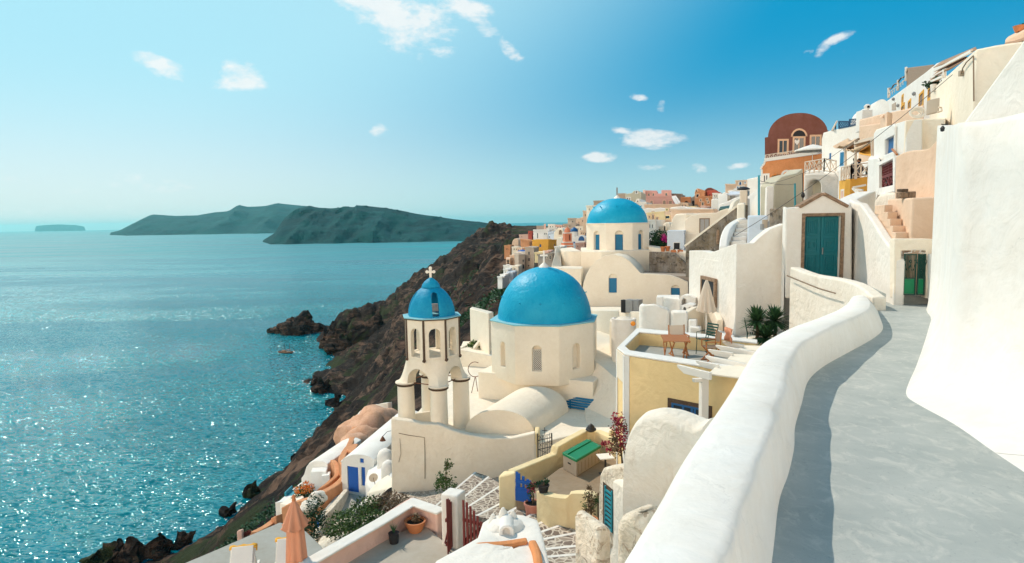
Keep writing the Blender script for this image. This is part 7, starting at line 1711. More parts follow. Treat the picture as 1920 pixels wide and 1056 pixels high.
# scrub on the cliff
def scrub(pts, seed, name='scrub'):
    mb = MB(); r_ = random.Random(seed)
    for (px, py, Y, sp, n_, s_) in pts:
        c = W(px, py, Y)
        for _ in range(n_):
            x, y = c.x + r_.gauss(0, sp), c.y + r_.gauss(0, sp * 1.6); z = ground(x, y) + r_.random() * s_ * .5
            for q in range(5):
                a = V(r_.gauss(0, 1), r_.gauss(0, 1), r_.gauss(0, .6)).normalized() * s_; b_ = V(r_.gauss(0, 1), r_.gauss(0, 1), abs(r_.gauss(0, 1))).normalized() * s_; p = V(x, y, z) + V(r_.gauss(0, s_), r_.gauss(0, s_), r_.random() * s_); mb.add([p, p + a * .6, p + a * .6 + b_ * .6, p + b_ * .6], [(0, 1, 2, 3)])
    return solo(name, mb, M['leafdark'], None, None, kind='stuff')
scrub([(930, 560, 150, 6, 330, .8), (905, 530, 260, 9, 260, 1.1), (880, 575, 150, 5, 160, .7), (950, 520, 170, 6, 220, .8), (925, 500, 280, 9, 220, 1.2), (500, 960, 85, 5, 240, .55), (470, 985, 90, 6, 240, .55), (560, 935, 60, 4, 200, .45), (860, 520, 350, 14, 200, 1.6), (430, 1010, 100, 6, 200, .6)], 5)
# ================================================================== lower terraces at the left, below the bell tower
def floor_poly(name, pix, z, mat, th=.3, label=None):
    ps = [G(x, y, z) for x, y in pix]; return solo(name, MB().prism([V(p.x, p.y, 0) for p in ps], z - th, z), mat, label, kind='structure', bev=.01)
# cave house with the blue door
zz = W(655, 922, 45).z; cvh = thing('cave_house', 'white barrel-vaulted cave house with a royal blue door and long curved roof', 'house', V(W(660, 920, 45).x, 45, zz))
w = Wall(W(640, 920, 45), W(700, 920, 44)); ol = uz(w, (640, 930), (640, 866), (644, 860), (652, 855), (662, 852.5), (672, 852), (684, 853.5), (694, 857), (701, 863), (701, 930))
zt0 = ol[1][1]; a = G(640, 866, zt0); far = G(741, 777, zt0 + .2); vec = V(far.x - a.x, far.y - a.y, 0)
mb = MB(); mb.extr([w.P(u, z, 0) for u, z in ol], vec); b_ = part('wall', mb, M['white'], cvh, bev=.04)
cm = MB(); q = wall_rect_px(w, 652.5, 877, 671, 921); w.rect(cm, q[0], q[1], q[2], q[3], .3, -.15); c2m = MB(); p_ = wall_rect_px(w, 674.5, 860.5, 681.5, 868); w.rect(c2m, *p_[:2], *p_[2:], .3, -.15); c3m = MB(); r_ = wall_rect_px(w, 678, 877, 684, 911); w.rect(c3m, *r_[:2], *r_[2:], .3, -.15); cut(b_, [cm, c2m, c3m])
d = MB(); w.rect(d, q[0] + .03, q[1] - .03, q[2], q[3] - .02, -.06, -.12)
for k in range(2):
    u = q[0] + (q[1] - q[0]) * (.28 + .44 * k); w.rect(d, u - .1, u + .1, q[2] + .95, q[3] - .2, -.045, -.06); w.rect(d, u - .1, u + .1, q[2] + .15, q[2] + .75, -.045, -.06)
part('door', d, M['royal'], cvh, bev=.01); d = MB(); w.rect(d, *p_[:2], *p_[2:], -.1, -.13); part('shutter', d, M['royal'], cvh); d = MB(); w.rect(d, *r_[:2], *r_[2:], -.1, -.13); part('shutter', d, M['royal'], cvh)
part('gutter', MB().tube([w.P(ol[1][0], ol[1][1] + .02, .02), w.P(ol[1][0], ol[1][1] + .02, .02) + vec * .98], .05, 6), M['whitepaint'], cvh)
# white annexes to its right, running under the church wall
mass('annex_wall', 'sloping white roof wall immediately right of the royal blue door', 'wall', [(684, 905, 43.5), (690, 884, 43.6), (710, 858, 46), (735, 862, 42), (735, 900, 38), (700, 925, 40)], -24, M['white'], bev=.08)
mass('annex_wall', 'cream annex wall in the shade, squeezed against the tall church wall', 'wall', [(688, 925, 39), (708, 903, 40), (728, 890, 38.5), (735, 895, 34), (735, 915, 33)], -24, M['cream'], bev=.06)
for (x_, y_, Y0, s_, l) in ((709, 862, 45, .55, 'white chimney lump at the right end of the curved roof'), (722, 850, 43, .6, 'taller white chimney lump beside the tall church wall'), (728, 872, 40, .5, 'lowest white chimney lump beside the tall church wall')):
    q = W(x_, y_, Y0); solo('chimney', MB().lathe(q - V(0, 0, 1.2), [(s_, 0), (s_ * .95, 1.0), (s_ * .7, 1.35), (s_ * .3, 1.5)], 12), M['white2'], l, 'chimney', smooth=60)
dsh = thing('satellite_dish', 'round cream satellite dish beside the royal blue door', 'dish', W(700, 902, 38)); q = W(700, 896, 38.2)
part('dish', MB().extr([q + V(math.cos(a) * .26, .08 * math.cos(a), math.sin(a) * .27) for a in [2 * math.pi * i / 16 for i in range(16)]], V(0, .05, 0)), M['canvas'], dsh); part('arm', MB().tube([q, q + V(.12, -.35, -.12)], .015, 5), M['rust'], dsh)
part('mount', MB().tube([q + V(0, .1, 0), q + V(.05, .2, -.5)], .03, 5), M['steelgrey'], dsh)
# court in front of the blue door and its path
floor_poly('door_court', [(585, 1003), (600, 1010), (650, 960), (690, 925), (640, 918), (600, 965)], zz - .02, M['greyfloor'])
ribbon('spotted_wall', 'low white wall with dark stones showing through, curving down from the blue door', 'wall', [(645, 917, 44.5), (630, 935, 42), (612, 955, 39.5), (596, 970, 38.5), (589, 985, 37.5), (592, 1000, 36)], .35, -24, M['flaking'], smooth=4)
ribbon('white_kerb', 'plain white wall on the right side of the grey path below the blue door', 'wall', [(700, 925, 39.5), (685, 935, 39), (665, 952, 37.6), (655, 962, 37)], .35, -24, M['white2'], smooth=3)
sgt = thing('blue_gate', 'tiny blue gate at the lower end of the spotted white wall', 'gate', W(597, 990, 36)); w = Wall(W(593, 990, 36.4), W(603, 990, 36)); mb = MB(); w.rect(mb, 0, .3, W(597, 992, 36).z, W(597, 974, 36).z, .02, -.03); part('panel', mb, M['royal'], sgt, bev=.01); mb = MB(); w.rect(mb, -.04, .34, W(597, 974, 36).z + .003, W(597, 974, 36).z + .06, .04, -.05); part('rail', mb, M['whitepaint'], sgt)
# small white house to the left
lh = thing('white_house', 'small white house with a rounded roof and a tiny arched blue window on the cliff', 'house', W(590, 925, 54)); w = Wall(W(565, 925, 55), W(612, 925, 53))
mb = MB(); mb.extr([w.P(u, z, 0) for u, z in uz(w, (565, 940), (565, 897), (570, 890), (574, 876), (580, 868), (590, 864), (605, 865), (614, 870), (616, 940))], V(1.5, 6, 0)); part('wall', mb, M['white2'], lh, bev=.06)
window(lh, w, 584, 906, 589, 916, M['white'], M['royal'], .05, arch=True, out=.03)
mb = MB().prism([W(583, 884, 52.5), W(612, 883, 51), W(618, 866, 56), W(630, 858, 60), (W(590, 864, 57))], -26); part('annex', mb, M['white'], lh, bev=.08)
mb = MB().prism([W(603, 892, 50.8), W(618, 890, 50), W(620, 884, 52), W(604, 886, 52.6)], -26); part('bench_block', mb, M['white'], lh, bev=.05)
# winding terracotta walls
ribbon('winding_wall', 'long orange terracotta wall winding down the slope past the white cave house', 'wall', [(660, 800, 64), (656, 818, 60), (648, 836, 56), (638, 850, 52), (634, 862, 49.5), (641, 874, 48), (640, 888, 46), (627, 904, 45), (606, 917, 44), (585, 928, 43.5), (560, 938, 44), (540, 946, 45)], .55, -27, M['terra'], smooth=5, wob=.1, bev=.10)
ribbon('winding_wall', 'inner orange wall fold beside the small white house', 'wall', [(619, 862, 53), (626, 872, 51), (626, 890, 49), (612, 905, 48), (598, 915, 48)], .4, -27, M['terra'], smooth=4, wob=.1, bev=.08)
ribbon('winding_wall', 'pinkish stone-topped wall round the terracotta rock, below the cliff', 'wall', [(735, 753, 70), (715, 757, 72), (698, 760, 74), (680, 767, 75), (668, 778, 72), (662, 788, 69)], .5, -30, M['worn'], smooth=4, wob=.15)
mb = MB(); 
for (x_, y_, Y0, r_, s_) in ((672, 800, 66, 2.3, 1), (690, 795, 66, 2.6, 2), (708, 785, 67, 2.6, 3), (722, 782, 68, 2.2, 4), (665, 830, 60, 1.8, 5), (683, 818, 62, 2.0, 6)):
    c_ = W(x_, y_, Y0); mb.blob(c_ - V(0, 0, r_ * .55), r_, s_, .35, 3, (1, .9, 1.0))
solo('terracotta_rock', mb, M['clayrock'], 'smooth terracotta-washed rock outcrop above the white cave roof', kind='structure', smooth=50)
mass('orange_steps', 'orange ledge between the winding wall and the white cave roof', 'ledge', [(650, 842, 53), (662, 832, 56), (672, 832, 55), (660, 850, 51)], -27, M['terra'])
ribbon('orange_kerb', 'low orange and white kerb at the outer edge of the grey terrace', 'wall', [(530, 962, 30), (515, 970, 30.5), (500, 980, 30), (485, 990, 29), (468, 999, 28)], .35, -20, M['terra'], smooth=3, wob=.05)
ps_ = mass('gate_post', 'small cream gate post at the corner of the grey terrace', 'post', [(444, 996, 26), (454, 992.5, 26), (457, 991, 26.8), (447, 994, 27)], -20, M['rose'], bev=.05)
rg = thing('small_gate', 'tiny dark red wooden gate beside the cream gate post', 'gate', W(465, 1005, 26))
for k in range(5): a, b2 = W(458 + k * 2.8, 1007 - k * 1.4, 26.4), W(458 + k * 2.8, 998 - k * 1.3, 26.4); part('slat', MB().beam(a, b2, .05, .02, up=(0, 1, 0)), M['redwood'], rg)
part('rail', MB().beam(W(457, 1003, 26.35), W(471, 996, 26.35), .02, .05), M['redwood'], rg)
ribbon('white_steps_wall', 'white stair wall with a turquoise bench, running down the slope to the left', 'wall', [(566, 903, 58), (552, 914, 55), (540, 924, 52), (528, 934, 49), (516, 943, 47)], .6, -30, M['white'], smooth=3, wob=.1)
bn = thing('turquoise_bench', 'turquoise painted bench on the white stair wall', 'bench', W(541, 930, 50.5)); part('seat', MB().obox(W(534, 934, 50.0), W(547, 921, 52.0) - W(534, 934, 50.0), V(.55, .1, .0), V(0, 0, .12)), M['bluepole'], bn, bev=.02); part('backrest', MB().obox(W(534, 934, 50.0) + V(0, 0, .13), (W(547, 921, 52.0) - W(534, 934, 50.0)), V(.08, 0, 0), V(0, 0, .35)), M['bluepole'], bn)
mass('cream_ledge', 'cream ledge between the white stair wall and the orange winding wall', 'ledge', [(525, 945, 46), (553, 925, 50), (562, 922, 50), (570, 932, 46), (548, 946, 44)], -30, M['cream'])
fs = thing('flowering_shrub', 'orange flowering shrub beside the small white cliff house', 'shrub', W(571, 935, 47)); part('foliage', leaves_mb(W(568, 926, 47.5), (.9, .7, .6), 700, .16, 21), M['leaf'], fs); part('flowers', leaves_mb(W(572, 915, 47.2), (.75, .5, .45), 450, .13, 22), M['flowerorange'], fs)
# boulders and dark hollow between
mb = MB()
for k, (x_, y_, Y0, r_) in enumerate(((578, 952, 36, .45), (596, 932, 39, .5), (587, 946, 37, .35))): solo('boulder', MB().blob(W(x_, y_, Y0), r_, k + 3, .4, 3, (1.1, 1, .8)), M['worn'], ['pale rounded boulder, nearest the terracotta parasol', 'pale rounded boulder, farthest up the path', 'small pale boulder between the two larger ones'][k], 'rock', smooth=True)
solo('dark_bush', leaves_mb(W(588, 968, 34), (.75, .7, 1.2), 1100, .15, 23), M['leafdark'], 'dark tall bush behind the terracotta parasol', 'shrub')

# grey sun terrace with loungers and the terracotta parasol
ZT = -9.3
ps = [G(400, 1033, ZT), G(525, 979, ZT), G(574, 996, ZT), G(603, 1024, ZT), V(-3.0, 13, ZT), V(-3.0, 8, ZT), V(-12, 8, ZT), G(300, 1075, ZT)]
solo('sun_terrace', MB().prism([V(p.x, p.y, 0) for p in ps], -17, ZT), M['greyfloor'], 'pale grey cement sun terrace', kind='structure', bev=.03)
pr = thing('parasol', 'closed terracotta parasol with a scalloped top flap at the bottom left', 'parasol', V(W(550, 1000, 12.6).x, 12.6, ZT))
tp = W(551, 938, 12.6); part('pole', MB().tube([V(tp.x, tp.y, ZT), tp], .03, 8), M['wood'], pr)
part('finial', MB().lathe(tp + V(0, 0, -.03), [(.02, 0), (.045, .03), (.03, .08), (.045, .11), (.01, .15)], 10), M['pot'], pr, smooth=50)
part('canopy', folded_canopy(tp + V(0, 0, -.22), 2.0, .12, .27, folds=8, seed=2), M['canvasrose'], pr, smooth=True)
part('top_flap', folded_canopy(tp + V(0, 0, -.0), .56, .02, .25, folds=8, seed=2.1, skirt=.05), M['canvasrose'], pr, smooth=True)
part('base', MB().lathe(V(tp.x, tp.y, ZT), [(.28, 0), (.28, .06), (.05, .1)], 16), M['steelgrey'], pr)
def lounger(label, x, y, rz, first=None):
    if first: t = copy_tree(first)
    else:
        t = thing('sun_lounger', label, 'sun lounger', V(x, y, ZT + .003), rz, 'white sun loungers')
        for sx in (-1, 1):
            part('side_rail', MB().box(sx * .32, 0, .28, .06, 1.9, .06), M['whitepaint'], t, local=True)
            for yy in (-.8, .75): part('leg', MB().box(sx * .32, yy, 0, .06, .06, .279), M['whitepaint'], t, local=True)
            part('back_strut', MB().beam((sx * .28, .85, .25), (sx * .28, .62, .66), .04, .04), M['whitepaint'], t, local=True)
        for i in range(9): part('slat', MB().box(0, -.9 + i * .125, .345, .58, .08, .02), M['whitepaint'], t, local=True)
        bk = part('backrest', MB().obox((-.31, .28, .36), (.62, 0, 0), (0, .42, .52), (0, .03, -.03)), M['whitepaint'], t, local=True, bev=.01)
        part('cushion', MB().obox((-.27, .26, .40), (.54, 0, 0), (0, .40, .50), (0, -.04, .03)), M['whitepaint'], t, local=True, bev=.015)
        tw_ = [[V(-.33 + .66 * j / 8, .50 + .26 * math.cos(a) * .4 + .2, .80 + .10 * math.sin(a) + .02 * math.sin(j * 2)) for j in range(9)] for a in [R(-60 + 30 * i) for i in range(8)]]
        o = part('towel', MB().grid(tw_), M['yellowcloth'], t, local=True, smooth=True); o.modifiers.new('s', 'SOLIDIFY').thickness = .02
    t.location = (x, y, ZT + .003); t.rotation_euler = (0, 0, rz); t['label'] = label; return t
q1_, q2_ = G(475, 1056, ZT + .3), G(512, 1042, ZT + .3)
L1 = lounger('white sun lounger with a yellow towel, left one beside the terracotta parasol', q1_.x, q1_.y - .9, R(205) * 0 + R(12))
lounger('white sun lounger with a yellow towel, right one partly behind the terracotta parasol', q1_.x + 1.05, q1_.y - .5, R(12), L1)
# ================================================================== bottom centre: pink-walled terrace, gate, chimney house, steps, yellow court
ZP = -7.3
fl = [G(645, 1056, ZP), G(775, 986, ZP), G(789, 979, ZP), G(860, 1040, ZP), G(900, 1075, ZP), V(-.2, 9, 0), V(-5, 9, 0)]
solo('pot_terrace', MB().prism([V(p.x, p.y, 0) for p in fl], ZP - 1.5, ZP), M['path'] if False else plaster('warm_screed_floor', (0.46, 0.42, 0.36), var=.08, bump=.004, rough=.8), 'pale screed terrace floor', kind='structure')
cF = G(789, 979, ZP); ztp = W(776, 938, cF.y + .25).z
ribbon('terrace_parapet', 'pink parapet wall with a rough white top round the terrace with two pots', 'wall', [G(430, 1130, ztp), G(568, 1048, ztp), G(640, 1008, ztp), G(700, 975, ztp), G(745, 948, ztp), G(771, 932, ztp)][::-1], .30, -12, M['pinkwall'], side=1, wob=.04)
ribbon('parapet_top', 'rough sunlit white coping on the pink parapet, left stretch', 'coping', [G(430, 1132, ztp + .05), G(567, 1050, ztp + .05), G(640, 1009, ztp + .05), G(700, 976, ztp + .05), G(745, 949, ztp + .05), G(772, 933, ztp + .05)][::-1], .33, ztp + .003, M['white2'], side=1, bev=.02)
ribbon('terrace_parapet', 'pink parapet wall joining the terrace corner to the white gate pillar', 'wall', [G(771, 932, ztp), G(800, 942, ztp), G(834, 953, ztp)], .30, -12, M['pinkwall'], side=-1)
ribbon('parapet_top', 'rough sunlit white coping on the pink parapet, right stretch', 'coping', [G(776, 933, ztp + .055), G(800, 941, ztp + .055), G(836, 953, ztp + .055)], .33, ztp + .003, M['white2'], side=-1, bev=.02)
gp0 = G(852, 1016, ZP); zp_ = W(852, 922, gp0.y).z
solo('gate_pillar', MB().box(gp0.x, gp0.y, ZP - 2, .42, .42, zp_ - ZP + 2, R(-25)), M['white2'], 'square white pillar carrying the dark red wooden gate', 'pillar', bev=.04)
def picket_gate(label, A, B, h, n_, mat, group):
    A, B = Vector(A), Vector(B); t = thing('wooden_gate', label, 'gate', A, group=group); d = (B - A); nrm = V(-d.y, d.x, 0).normalized()
    for i in range(n_):
        p = A + d * (i + .5) / n_; hh = h * (1.0 - .32 * (i / (n_ - 1)) ** 1.5)
        part('picket', MB().beam(p, p + V(0, 0, hh), .055, .022, up=nrm), mat, t, bev=.004)
    for z_ in (.18, .62): part('rail', MB().beam(A + V(0, 0, h * z_) + nrm * .024, B + V(0, 0, h * z_) + nrm * .024, .025, .07), mat, t)
    part('brace', MB().beam(A + V(0, 0, h * .20) + nrm * .05, B + V(0, 0, h * .60) + nrm * .05, .022, .07), mat, t)
    return t
ga = G(840, 1036, ZP); gbx = G(855, 1018, ZP)
picket_gate('dark red picket gate leaf standing open edge-on, left of the white pillar', G(839, 1040, ZP), G(853, 1022, ZP) + V(0, .15, 0), 1.25, 6, M['redwood'], 'dark red picket gate leaves')
picket_gate('dark red picket gate leaf with a diagonal brace, right of the white pillar', G(868, 1036, ZP), G(907, 1048, ZP) , 1.22, 6, M['redwood'], 'dark red picket gate leaves')
# pots on the terrace
c_ = G(779, 996, ZP); pt = thing('flower_pot', 'wide terracotta bowl with a dry succulent on the pink-walled terrace', 'pot', c_); part('bowl', MB().lathe(c_, [(.15, .003), (.22, .16), (.25, .25), (.26, .27), (.22, .27), (.20, .2)], 20), M['pot'], pt, smooth=40); part('soil', MB().lathe(c_, [(.205, .2), (.2, .22)], 16), M['soil'], pt); part('plant', leaves_mb(c_ + V(0, 0, .30), (.09, .08, .12), 90, .09, 31), M['leafbrown'], pt)
c_ = G(739, 1018, ZP); pt = thing('flower_pot', 'small black pot with spiky grass against the pink parapet', 'pot', c_); part('pot', MB().lathe(c_, [(.10, .003), (.125, .22), (.13, .24), (.11, .235)], 16), M['iron'], pt, smooth=40)
mb = MB(); r_ = random.Random(3)
for i in range(60):
    a = r_.random() * 6.28; l = .16 + .12 * r_.random(); p = c_ + V(0, 0, .23); q = p + V(math.cos(a) * l * .5, math.sin(a) * l * .5, l); s_ = V(-math.sin(a), math.cos(a), 0) * .008; mb.add([p - s_, p + s_, q], [(0, 1, 2)])
part('grass', mb, M['palm'], pt)
# shrubs below the parapet
sb = thing('shrub', 'loose green shrub growing over the outside of the pink parapet', 'shrub', W(665, 1000, 19)); part('foliage', leaves_mb(W(672, 985, 19), (.95, .7, .42), 3200, .085, 41), M['leaf'], sb); part('shoots', leaves_mb(W(688, 955, 20), (.55, .4, .38), 800, .08, 42), M['leaf'], sb); part('stem', MB().tube([W(668, 1010, 19), W(680, 965, 19.4), W(690, 945, 20)], [.04, .03, .01], 6), M['stem'], sb)
bsh = thing('bush', 'dense round brown-grey bush behind the corner of the pink parapet', 'shrub', W(735, 958, 20)); part('foliage', leaves_mb(W(733, 946, 20.5), (.62, .55, .34), 2600, .06, 43), M['leafbrown'], bsh)
mb = MB()
for k, (x_, y_, Y0, r_) in enumerate(((640, 1010, 21, .5), (655, 1000, 22, .4), (620, 1015, 23, .5), (700, 975, 22, .5), (650, 985, 24, .6))): mb.blob(W(x_, y_, Y0) - V(0, 0, .3), r_, k, .4, 3)
solo('rubble', mb, M['flaking'], None, None, kind='stuff', smooth=True)
tallp = thing('young_tree', 'tall thin green plant in front of the tall church wall', 'plant', W(835, 930, 21.5)); part('stem', MB().tube([W(838, 925, 21.6), W(836, 895, 21.6), W(838, 862, 21.6)], [.03, .02, .008], 6), M['stem'], tallp)
mb = leaves_mb(W(835, 905, 21.6), (.36, .3, .42), 620, .085, 44); leaves_mb(W(838, 875, 21.6), (.20, .15, .26), 160, .08, 45, mb=mb); leaves_mb(W(858, 915, 21.2), (.2, .2, .16), 130, .07, 46, mb=mb); part('leaves', mb, M['leaf'], tallp)
# dark steps below the church wall, in the shade, and cobbled steps towards the viewer
lowst = [(( 800, 950), (905, 905), 21.5, 'a'), ]
ft = thing('cobbled_steps', 'worn cobbled steps with white painted edges beside the pale yellow court', 'stairs', G(1060, 1040, -6.9))
edges = [((985, 1085), (1135, 1078)), ((1030, 1058), (1122, 1050)), ((1029, 1042), (1121, 1034)), ((1024, 1028), (1120, 1018)), ((1019, 1013), (1108, 992)), ((1013, 1000), (1072, 976)), ((1000, 988), (1045, 963)), ((975, 975), (1020, 950)), ((945, 962), (992, 938)), ((915, 955), (966, 928)), ((880, 950), (940, 908)), ((855, 945), (915, 893)), ((825, 940), (890, 885))]
zs_ = [-6.55, -6.67, -6.79, -6.91, -7.05, -7.2, -7.35, -7.5, -7.8, -8.25, -8.9, -9.7, -10.5]
for i in range(len(edges) - 1):
    z = zs_[i]
    (a0, b0), (a1, b1) = edges[i], edges[i + 1]
    A0, B0, A1, B1 = G(*a0, z), G(*b0, z), G(*a1, z), G(*b1, z)
    ex = (A0 - B0).normalized() * .5
    A0 = A0 + ex; A1 = A1 + ex
    part('step', MB().prism([V(p.x, p.y, 0) for p in (A0, B0, B1 + (B1 - B0) * .02, A1)], z - 1.2, z), M['cobble'], ft)
    dn = (A1 - A0).normalized() * .07
    if i > 0: part('white_edge', MB().prism([V(p.x, p.y, 0) for p in (A1 - dn * 1.2, B1 - (B1 - B0).normalized() * .085, B1, A1)], z - .14, z + .004), M['white2'], ft, bev=.004)
solo('lower_ground', MB().prism([W(690, 1000, 19), W(735, 924, 26.3), W(800, 921, 26.3), W(870, 908, 26.2), W(945, 893, 26.2), W(1003, 880, 26.1), V(2.6, 23, -11.2), W(905, 925, 21.5), W(830, 958, 19), W(760, 990, 17.5)], -19), M['cobble'], 'cobbled lane in the shade under the church wall', kind='structure')
# white chimney house in the near foreground
chh = thing('chimney_house', 'rounded white roof with an arched chimney hood and orange painted bands', 'house', V(W(960, 1056, 9.2).x, 9.2, -9))
tops = [(905, 985, 10.0), (925, 972, 10.2), (955, 968, 10.3), (985, 972, 10.2), (1008, 980, 10.0), (1018, 1010, 9.4), (1030, 1060, 8.6), (1040, 1120, 7.8), (800, 1120, 7.8), (815, 1060, 8.6), (870, 1030, 9.0), (895, 1015, 9.3)]
rows = []
cen = W(960, 1050, 8.9); 
for k, f in enumerate((1.0, .995, .97, .9, .6, .2, .0001)):
    rows.append([])
    for q in tops + [tops[0]]:
        p = W(*q); p = p.lerp(V(cen.x, cen.y, p.z), 1 - f) + V(0, 0, (0, .03, .06, .075, .08, .08, .08)[k]); rows[-1].append(p)
rows.insert(0, [p + V(0, 0, -5) for p in rows[0]])
part('roof', MB().grid(rows), M['white2'], chh, smooth=True)
bd = ribbon_mb([W(884, 1032, 8.9), W(900, 1026, 8.95), W(940, 1022, 9.0), W(990, 1014, 9.05)], .14, W(940, 1050, 9.1).z - .4, smooth=3, wob=.04); part('orange_band', bd, M['orange'], chh, bev=.04, weld=True)
bd = ribbon_mb([W(990, 1012, 9.05), W(998, 1030, 8.7), W(1002, 1060, 8.2)], .12, W(1000, 1060, 8.9).z - .4, smooth=3); part('orange_band', bd, M['orange'], chh, bev=.04, weld=True)
chm = part('chimney', MB().lathe(W(950, 1012, 9.75), [(.30, 0), (.27, .18), (.2, .3)], 16, sx=1.2, sy=.9), M['white2'], chh, smooth=60)
w = Wall(W(938, 1010, 9.5), W(962, 1010, 9.5)); hdm = MB(); w.pts(hdm, w.arch(-.02, .22, W(950, 1016, 9.5).z, W(950, 984, 9.5).z, 12), .02, -.4); hd = part('hood', hdm, M['white'], chm, bev=.02)
cm = MB(); w.pts(cm, w.arch(.045, .15, W(950, 1009, 9.5).z, W(950, 990, 9.5).z, 10), .2, -.25); cut(hd, [cm]); dk = MB(); w.pts(dk, w.arch(.047, .148, W(950, 1009, 9.5).z, W(950, 990.5, 9.5).z, 10), -.235, -.245); part('opening', dk, M['dark'], hd)
for (x_, y_, h_) in ((925, 990, .34), (944, 976, .32), (962, 984, .34), (975, 992, .26)):
    q = W(x_, y_ + 12, 9.9); part('pinnacle', MB().lathe(q, [(.13, -.25), (.10, h_ * .3), (.055, h_ * .8), (.02, h_)], 10, sx=1.1), M['white2'], chm, smooth=60)
# yellow court: floor, walls, box, gate
ZC = -7.25
cfl = [G(968, 938, ZC), G(1010, 945, ZC), G(1100, 938, ZC), G(1160, 900, ZC), G(1160, 860, ZC), G(1105, 858, ZC), G(1050, 878, ZC)]
solo('yellow_court', MB().prism([V(p.x, p.y, 0) for p in cfl], ZC - 1.2, ZC), plaster('brown_screed', (0.32, 0.25, 0.18), var=.12), 'brownish floor of the yellow-walled court', kind='structure')
yw = thing('court_wall', 'pale yellow court wall stepping up behind the green storage box', 'wall', G(1000, 900, ZC))
P = [W(966, 884, 17.2), W(1000, 870, 17.9), W(1044, 852, 18.7), W(1047, 838, 18.75), W(1075, 822, 19.3), W(1101, 808, 19.9), W(1116, 809, 19.9), W(1150, 822, 18.9), W(1165, 826, 18.4)]
part('wall', ribbon_mb(P, .26, ZC - 2.5, side=1), M['paleyellow'], yw, bev=.03, weld=True)
gp = MB().prism([W(934, 893, 16.9), W(945, 882, 17.3), W(967, 882, 17.0), W(967, 886, 16.6)], ZC - 2.5); part('gate_pillar', gp, M['paleyellow'], yw, bev=.05)
part('front_wall', ribbon_mb([W(1006, 919, 15.0), W(1030, 930, 14.5), W(1060, 936, 14.2), (W(1071, 928, 14.15)), W(1098, 927, 13.9), W(1112, 932, 13.8)], .24, ZC - 2.2, smooth=3, wob=.05, side=1), M['paleyellow'], yw, bev=.05, weld=True)
fi = thing('black_urn', 'round black metal finial with a lid on the corner of the yellow court wall', 'urn', W(1108, 812, 19.8)); q = W(1108, 809, 19.8); part('body', MB().lathe(q, [(.10, 0), (.17, .05), (.16, .10), (.07, .12)], 16), M['iron'], fi, smooth=50); part('lid', MB().lathe(q, [(.12, .12), (.11, .17), (.05, .23), (.02, .25)], 16), M['iron'], fi, smooth=50)
solo('stone_finial', MB().blob(W(1147, 812, 18.9), .10, 3, .2, 2), M['paleyellow'], 'small round plaster knob on the yellow wall beside the crimson flowers', 'finial', smooth=True)
sbx = thing('storage_box', 'grey-brown outdoor storage box with a dark green lid', 'storage box', G(1081, 894, ZC)); f0 = G(1081, 894, ZC + .003); hh = W(1081, 862, f0.y).z - ZC
f1 = G(1126, 866, ZC); lb = G(1056, 880, ZC); dx_, dy_ = (f1 - f0), (lb - f0); dx_.z = dy_.z = 0
part('body', MB().obox(f0, dx_, dy_, V(0, 0, hh - .08)), M['beige'], sbx, bev=.015)
ex_ = dx_.normalized(); ey_ = dy_.normalized()
part('lid', MB().obox(f0 + V(0, 0, hh - .078) - ex_ * .02 - ey_ * .02, dx_ + ex_ * .04, dy_ + ey_ * .04, V(0, 0, .08)), M['green'], sbx, bev=.015); part('lid_ridge', MB().obox(f0 + V(0, 0, hh + .003) + dy_ * .66, dx_, dy_ * .2, V(0, 0, .03)), M['green'], sbx, bev=.01)
for i in range(7):
    p = f0 + dx_ * (.06 + .14 * i) - ey_ * .004; part('panel_groove', MB().obox(p + V(0, 0, .05), ex_ * .012, -ey_ * .004, V(0, 0, hh - .2)), M['weathered'], sbx)
part('handle', MB().obox(f0 + dy_ * .4 - ex_ * .012 + V(0, 0, hh - .24), dy_ * .22, -ex_ * .01, V(0, 0, .04)), M['dark'], sbx)
wtb = thing('side_table', 'small white square table behind the green-lidded box', 'table', G(1135, 880, ZC)); tz = .52; c_ = G(1135, 857, ZC + tz)
part('top', MB().box(c_.x, c_.y, ZC + tz, .42, .42, .03, R(10)), M['whitepaint'], wtb, bev=.006); part('pedestal', MB().box(c_.x, c_.y, ZC + .003, .05, .05, tz - .006), M['iron'], wtb); part('foot', MB().box(c_.x, c_.y, ZC + .001, .3, .3, .02, R(10)), M['iron'], wtb)
# iron church gate with the cross
ig = thing('iron_gate', 'black wrought-iron gate topped by a small cross between church wall and yellow wall', 'gate', W(1021, 862, 20.5)); w = Wall(W(1007.5, 860, 20.3), W(1035, 856, 20.6)); u0, u1, z0, z1 = wall_rect_px(w, 1008, 813, 1035, 862); fr = MB(); w.rect(fr, u0, u0 + .03, z0, z1 + .1, .02, -.01); w.rect(fr, u1 - .03, u1, z0, z1 + .02, .02, -.01)
for t_ in (0.02, .42, .82): w.rect(fr, u0 + .031, u1 - .031, z0 + (z1 - z0) * t_, z0 + (z1 - z0) * t_ + .02, .016, -.006)
part('frame', fr, M['iron'], ig); br = MB()
for i in range(1, 6): u = u0 + (u1 - u0) * i / 6; br.tube([w.P(u, z0, .005), w.P(u, z1 + .04 * (i % 2), .005)], .008, 5)
for i in range(5):
    u = u0 + (u1 - u0) * (i + .6) / 5.4
    for zc_ in (z0 + (z1 - z0) * .62, z0 + (z1 - z0) * .95): br.tube([w.P(u + .05 * math.cos(a) * (1 if i % 2 else -1), zc_ + .05 * math.sin(a), .01) for a in [R(30 * j) for j in range(10)]], .006, 4)
